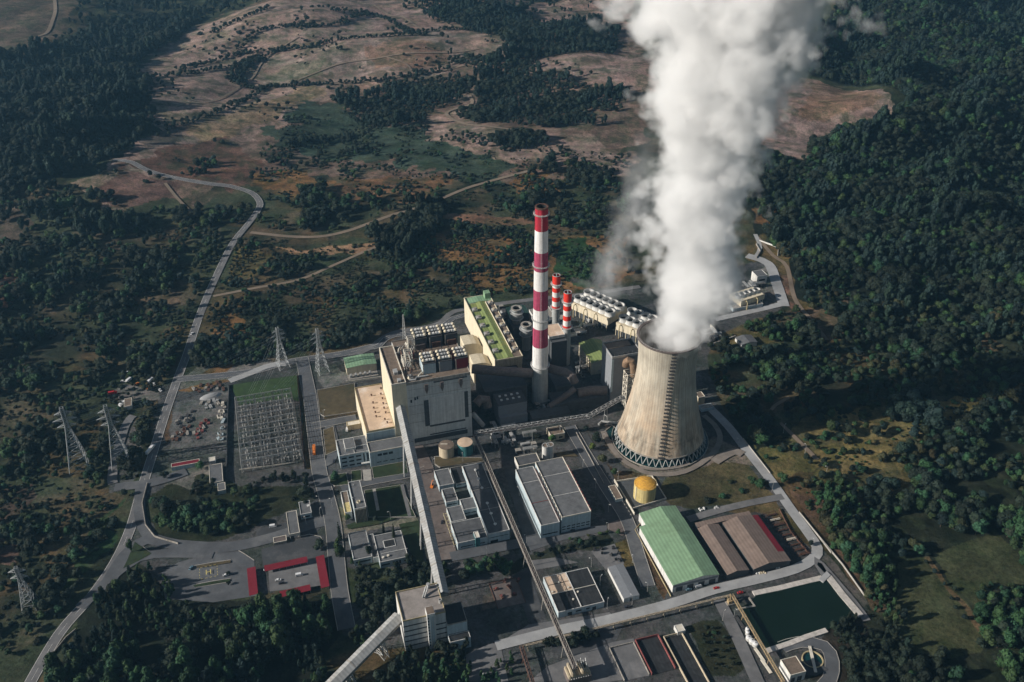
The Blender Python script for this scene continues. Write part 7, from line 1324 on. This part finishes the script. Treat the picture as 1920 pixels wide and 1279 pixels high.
# ---------------------------------------------------------------- rusty racks right of the brown sheds
for j in range(9):
    u, v = UV('h',990+j*24,325+j*28); t = thing('storage_rack', f'rusty storage rack, {["first","second","third","fourth","fifth","sixth","seventh","eighth","last"][j]} from the top beside the wide brown shed', 'rack', (*xy(u,v),0), SA, 'rusty racks beside the brown shed'); m_ = MB()
    for a in (-5.,0,5.):
        for b_ in (-1.3,1.3): m_.box(a-.15,b_-.15,0,a+.15,b_+.15,2.2)
    for b_ in (-1.3,1.3): m_.box(-5.2,b_-.1,2,5.2,b_+.1,2.3)
    m_.build('frame','rust',t); q = MB()
    for i in range(3+j%3): q.tube((-4.8+.3*i,-1+.5*i,1.2),(4.6,-1+.5*i,1.2),.22,6)
    q.build('pipes','trim' if j in (1,5) else 'rust',t)
for j,(x,y,mt) in enumerate(((910,655,'white'),(945,655,'tan'),(1030,620,'white'),(1075,608,'teal'),(600,290,'white'),(680,283,'steel'))):
    g_ = G(*P('h',x,y)); t = thing('material_pile',['white bagged pile at the foot of the wide brown shed','tan bagged pile beside the white one at the wide brown shed','large white wrapped pile at the corner of the wide brown shed','teal and dark wrapped pile right of the wide brown shed','white stone pile on the gravel behind the brown sheds','grey stone pile on the gravel behind the brown sheds'][j],'pile',(*g_,0),SA); 
    for i in range(7):
        a, b_ = random.uniform(-2.5,2.5), random.uniform(-1.3,1.3); MB().lathe([(.9,0),(1.,.5),(.6,1.1),(.05,1.3)],7,(a,b_)).build('bag',mt,t)
# ---------------------------------------------------------------- storage yard west
YARDP = [('top row',(350,480),(600,440),12,'rust'),('upper pallets',(430,600),(545,560),9,'steel'),('left row',(220,750),(350,680),10,'darksteel'),('lower left row',(190,870),(310,780),10,'rust'),('middle stack',(370,850),(460,720),12,'redsteel'),('right column',(560,700),(600,590),9,'trim'),('lower right column',(560,890),(600,740),10,'bluewhite')]
ORD = ['first','second','third','fourth','fifth','sixth','seventh','eighth','ninth','tenth','eleventh','twelfth']
for nm, (xa, ya), (xb, yb), n_, mt in YARDP:
    for j in range(n_):
        f2 = j/(max(1,n_-1)); x = xa+(xb-xa)*f2; y = ya+(yb-ya)*f2+(j%3)*22-20; g_ = G(*P('e',x+random.uniform(-14,14),y+random.uniform(-12,12))); t = thing('pipe_bundle', f'{ORD[j]} bundle of {dict(rust="rusty",steel="grey",darksteel="dark",redsteel="red",trim="pale",bluewhite="bluish")[mt]} sections in the {nm} of the storage yard', 'bundle', (*g_,0), SA+1.57+random.uniform(-.35,.35), 'bundles in the storage yard'); L_ = random.uniform(2.5,7); m_ = MB()
        for a in range(3):
            for b_ in range(2): m_.box(-L_/2+random.uniform(-.4,.4),-1.2+a*.85,.15+b_*.6,L_/2,-.45+a*.85,.68+b_*.6)
        m_.build('sections', mt if (j % 4) else 'concrete', t); MB().box(-L_/2+.5,-1.3,0,-L_/2+.8,1.4,.14).box(L_/2-.8,-1.3,0,L_/2-.5,1.4,.14).build('bearers','rust',t)
sp_ = MB().lathe([(7,0),(5,1.4),(2.4,2.4),(.1,2.8)],18).build('sand_heap','pale'); g_ = G(*P('e',490,525)); sp_.location = (*g_,0); sp_.scale = (1.5,.7,1); sp_.rotation_euler = (0,0,SA+.2); tag(sp_,'pale heap of sand at the top of the storage yard','heap')
q = bld('storage_shed','long shed with a faded red roof at the foot of the storage yard','shed',rect('e',4,(170,1060),(400,1030),(400,1052),(180,1095)),4,'bluewhite','red','trim',.3); bld('yard_hut','small flat white hut beside the tree row','hut',rect('e',3.5,(475,1012),(528,1008),(525,1040),(478,1045)),3.5,'white','trim','white',.2)
bld('grey_shed','grey flat-roofed shed at the right of the tree row','shed',rect('e',4,(478,1075),(580,1062),(590,1210),(480,1215)),4,'bluewhite','roof2','trim',.3); bld('lower_grey_shed','smaller grey shed below the flat-roofed shed by the tree row','shed',rect('e',4,(545,1220),(605,1215),(610,1275),(548,1279)),4,'bluewhite','roof2','trim',.3)
bld('roadside_building','grey-roofed building cut by the bottom edge left of the lower conveyor','building',rect('i',5,(555,1215),(618,1208),(622,1290),(545,1300)),5,'bluewhite','roof','trim',.6)
# ---------------------------------------------------------------- coal yard at the bottom
def basin(lab, r4, wallm, h_, fl='darkgrey', water=None):
    rc = rect('k',0,*r4); t = thing('settling_basin',lab,'basin',(*xy((rc[0]+rc[2])/2,(rc[1]+rc[3])/2),0),SA); w, d = rc[2]-rc[0], rc[3]-rc[1]; MB().box(-w/2,-d/2,-.1,w/2,d/2,.3).build('floor',water or fl,t)
    for nm_, bx_ in (('left_wall',(-w/2-.5,-d/2,-w/2,d/2)),('right_wall',(w/2,-d/2,w/2+.5,d/2)),('end_wall',(-w/2-.5,d/2+.01,w/2+.5,d/2+.5))): MB().box(bx_[0],bx_[1],-.2,bx_[2],bx_[3],h_).build(nm_,wallm,t)
    return t
basin('open dark settling basin with red steel edging',((1440,950),(1600,915),(1720,1160),(1540,1250)),'redsteel',2.4,fl='blackroof'); basin('dark water basin with a pale pinkish wall',((1660,930),(1790,890),(2000,1300),(1850,1340)),'tan',2.2,fl='blackroof'); basin('grey concrete coal slab with a low wall',((1220,1010),(1400,970),(1520,1210),(1330,1290)),'concrete',1.5,fl='gravel')
basin('weathered concrete pad with rusty drums below the workshops',((275,520),(450,420),(530,640),(300,700)),'rust',.8,fl='earth')
bld('basin_cabin','small cabin with a pale roof above the settling basins','cabin',rect('h',3.5,(443,955),(488,945),(500,985),(455,995)),3.5,'white','trim','white',.3)
for j,(x,y) in enumerate(((300,540),(375,470),(405,520),(445,580),(480,465),(345,600))):
    g_ = G(*P('k',x,y)); t = thing('scrap_unit',f'rusty machine part {["at the left","at the back","in the centre","at the front right","at the right edge","at the front left"][j]} of the weathered concrete pad','machine part',(*g_,.3),SA+j,'rusty machine parts on the pad'); MB().box(-2,-1,0,2,1,1.2).build('frame','rust',t); MB().cyl(0,0,1.2,2.2,.8,10).build('drum','redsteel',t)
for j,(x,y) in enumerate(((1090,225),(1145,215),(1150,250),(1225,265),(1240,210),(1285,250),(1260,300),(1290,310),(860,375),(900,365))):
    g_ = G(*P('k',x,y)); t = thing('cable_drum',f'dark cable drum {["at the left end of the heap","second from the left in the heap","third from the left in the heap","in the middle of the heap","behind the middle of the heap","at the right of the heap","lower right of the heap","at the lower right end of the heap","beside the stores building, left one","beside the stores building, right one"][j]}' + (' behind the small white shed' if j < 8 else ''),'cable drum',(*g_,0),j*.8,'dark cable drums'); MB().tube((0,-.9,1.3),(0,-.7,1.3),1.3,16).tube((0,.7,1.3),(0,.9,1.3),1.3,16).build('flange','darksteel',t); MB().tube((0,-.7,1.3),(0,.7,1.3),.8,12).build('core','rubber',t)
t = thing('orange_digger','orange tracked digger between conveyor and workshop block','digger',(*G(*P('f',1065,400)),.2),1.4); MB().box(-2,-1.2,.5,2,1.2,1.6).build('body','carorange',t); MB().box(-2.2,-1.6,0,2.2,-1,.8).box(-2.2,1,0,2.2,1.6,.8).build('tracks','rubber',t); MB().box(.2,-1,1.6,1.6,.2,2.9).build('cab','glass',t); MB().path([(1.5,.5,1.4),(4,.5,4),(6.5,.5,2.2),(6.8,.5,.6)],.28,6).build('boom','carorange',t)
# ---------------------------------------------------------------- steam
def plume(name, label, tabs, dens, label_group=None, lo=.85, hull=1.12, seed=1, noise=.55, ns=.02, edge=3.5, fade=None, billow=1., step=.1):
    # tabs: rows of z, centre x, centre y, radius
    tb = np.array(tabs, float); z0, z1 = tb[0, 0], tb[-1, 0]; ox, oy = tb[0, 1], tb[0, 2]
    nz, na = 70, 64; mbm = MB(); zs = np.linspace(z0, z1, nz)
    for j, z in enumerate(zs):
        cx = np.interp(z, tb[:, 0], tb[:, 1])-ox; cyy = np.interp(z, tb[:, 0], tb[:, 2])-oy; rr = np.interp(z, tb[:, 0], tb[:, 3])
        for k in range(na):
            a = 6.283185*k/na; l_ = 1+.07*math.sin(3*a+z*.06+seed)+.05*math.sin(5*a-z*.11)+.04*math.sin(z*.17+a)
            r_ = rr*hull*(l_ if j > 1 else 1.0)*(1 if j < nz-3 else (.85 if j < nz-1 else .5)); mbm.v.append((cx+r_*math.cos(a), cyy+r_*math.sin(a), z-z0))
    for j in range(nz-1):
        for k in range(na): mbm.f.append((j*na+k, j*na+(k+1)%na, (j+1)*na+(k+1)%na, (j+1)*na+k))
    mbm.f += [tuple(reversed(range(na))), tuple(range((nz-1)*na, nz*na))]
    mt = bpy.data.materials.new(name); mt.use_nodes = True; N = mt.node_tree.nodes; L = mt.node_tree.links
    N.remove(N['Principled BSDF']); out = N['Material Output']; pv = N.new('ShaderNodeVolumePrincipled'); L.new(pv.outputs[0], out.inputs['Volume'])
    pv.inputs['Color'].default_value = (.997,.997,.998,1); pv.inputs['Anisotropy'].default_value = .15
    tc = N.new('ShaderNodeTexCoord'); sx = N.new('ShaderNodeSeparateXYZ'); L.new(tc.outputs['Object'], sx.inputs[0])
    def M_(op, a, b_=None, clamp=False):
        q = N.new('ShaderNodeMath'); q.operation = op; q.use_clamp = clamp
        for i, v_ in ((0, a), (1, b_)):
            if v_ is None: continue
            if isinstance(v_, (int, float)): q.inputs[i].default_value = v_
            else: L.new(v_, q.inputs[i])
        return q.outputs[0]
    zn = M_('DIVIDE', sx.outputs[2], z1-z0)
    def fc(vals):
        q = N.new('ShaderNodeFloatCurve'); L.new(zn, q.inputs['Value']); cv = q.mapping.curves[0]; mn, mxv = min(vals), max(vals)+1e-6
        pts = [((t-z0)/(z1-z0), (v_-mn)/(mxv-mn)) for t, v_ in zip(tb[:, 0], vals)]
        while len(cv.points) < len(pts): cv.points.new(.5, .5)
        for p_, (a, b_) in zip(cv.points, pts): p_.location = (a, b_); p_.handle_type = 'AUTO'
        q.mapping.update(); return M_('ADD', M_('MULTIPLY', q.outputs[0], mxv-mn), mn)
    def nr_(v_, a, b_, c_, d_):
        q = N.new('ShaderNodeMapRange'); L.new(v_, q.inputs[0])
        for i, k in enumerate((a, b_, c_, d_)): q.inputs[i+1].default_value = k
        return q.outputs[0]
    cx = fc(list(tb[:, 1]-ox))
    rr = fc(list(tb[:, 3]))
    slope = (tb[-1, 2]-tb[0, 2])/(z1-z0)
    dx = M_('SUBTRACT', sx.outputs[0], cx); dy = M_('SUBTRACT', sx.outputs[1], M_('MULTIPLY', sx.outputs[2], slope))
    d = M_('DIVIDE', M_('SQRT', M_('ADD', M_('MULTIPLY', dx, dx), M_('MULTIPLY', dy, dy))), rr)
    no = N.new('ShaderNodeTexNoise'); no.inputs['Scale'].default_value = ns; no.inputs['Detail'].default_value = 5; no.inputs['Roughness'].default_value = .58; no.inputs['Distortion'].default_value = .3; L.new(tc.outputs['Object'], no.inputs['Vector'])
    n_ = M_('MULTIPLY', M_('SUBTRACT', no.outputs[0], .5), noise*4)
    def bil(sc_, amp, mid):
        w_ = N.new('ShaderNodeTexNoise'); w_.inputs['Scale'].default_value = sc_; w_.inputs['Detail'].default_value = 2; w_.inputs['Roughness'].default_value = .5; L.new(tc.outputs['Object'], w_.inputs['Vector'])
        return M_('MULTIPLY', M_('SUBTRACT', M_('ABSOLUTE', M_('SUBTRACT', w_.outputs[0], .5)), mid), amp)
    bl = M_('ADD', bil(ns*1.7, billow*3.2, .09), bil(ns*4.2, billow*1.7, .09))
    q = M_('ADD', M_('ADD', M_('SUBTRACT', lo, d), n_), bl)
    dn = M_('MULTIPLY', q, edge, True)
    if fade:
        dn = M_('MULTIPLY', dn, nr_(zn, *fade))
    dn = M_('MULTIPLY', dn, dens); L.new(dn, pv.inputs['Density'])
    try: mt.cycles.volume_step_rate = step
    except Exception: pass
    o = mbm.build(name, mt); o.location = (ox, oy, z0); o['label'] = label; o['category'] = 'steam'; return o
tb_ = [(104,131,688.8,28),(109.4,131.5,688.8,28),(116,136,688.8,31),(124,140.5,688.8,35),(144,146,688.8,40),(173,147,688.8,45),(197,144,688.8,47),(220,142.5,688.8,47.5),(242,142,688.8,46.5),(264,142.5,688.8,47.5),(285,145,688.8,51.5),(305,147,688.8,59),(324.5,149,688.8,67),(343,151.5,688.8,75),(362,154,688.8,80),(380,155.5,688.8,82),(420,163,688.8,85),(470,177,688.8,85)]
pl_ = plume('steam_plume','towering white steam plume billowing out of the cooling tower', tb_, .13, noise=.45, ns=.017, edge=2.2, billow=.62, hull=1.22, step=.12)
# thin grey vapour drifting up from the fan cells
fb = G(*P('c',470,740)); 
plume('fan_vapour','thin grey vapour drifting up from the fan cells left of the big plume', [(16,fb[0]-8,fb[1],34),(45,fb[0]-2,fb[1]-8,34),(80,fb[0]+4,fb[1]-14,28),(120,fb[0]+18,fb[1]-24,30),(160,fb[0]+22,fb[1]-34,28),(205,fb[0]+30,fb[1]-42,27),(240,fb[0]+36,fb[1]-50,26)], .035, lo=.75, noise=.9, ns=.022, edge=1.1, hull=1.05, seed=4, fade=(.2,.95,1,.0), billow=.5, step=.3)
# ---------------------------------------------------------------- air
zb = float(GZ.min())-1.5; hz = MB().box(-15500,-15500,zb,15500,15500,562).build('haze', 'soot', kind='stuff')
hm = bpy.data.materials.new('haze_air'); hm.use_nodes = True; N = hm.node_tree.nodes; L = hm.node_tree.links; N.remove(N['Principled BSDF']); pv = N.new('ShaderNodeVolumePrincipled')
pv.inputs['Color'].default_value = (.3,.66,1,1); pv.inputs['Density'].default_value = .00004; pv.inputs['Anisotropy'].default_value = .2; L.new(pv.outputs[0], N['Material Output'].inputs['Volume']); hz.data.materials[0] = hm
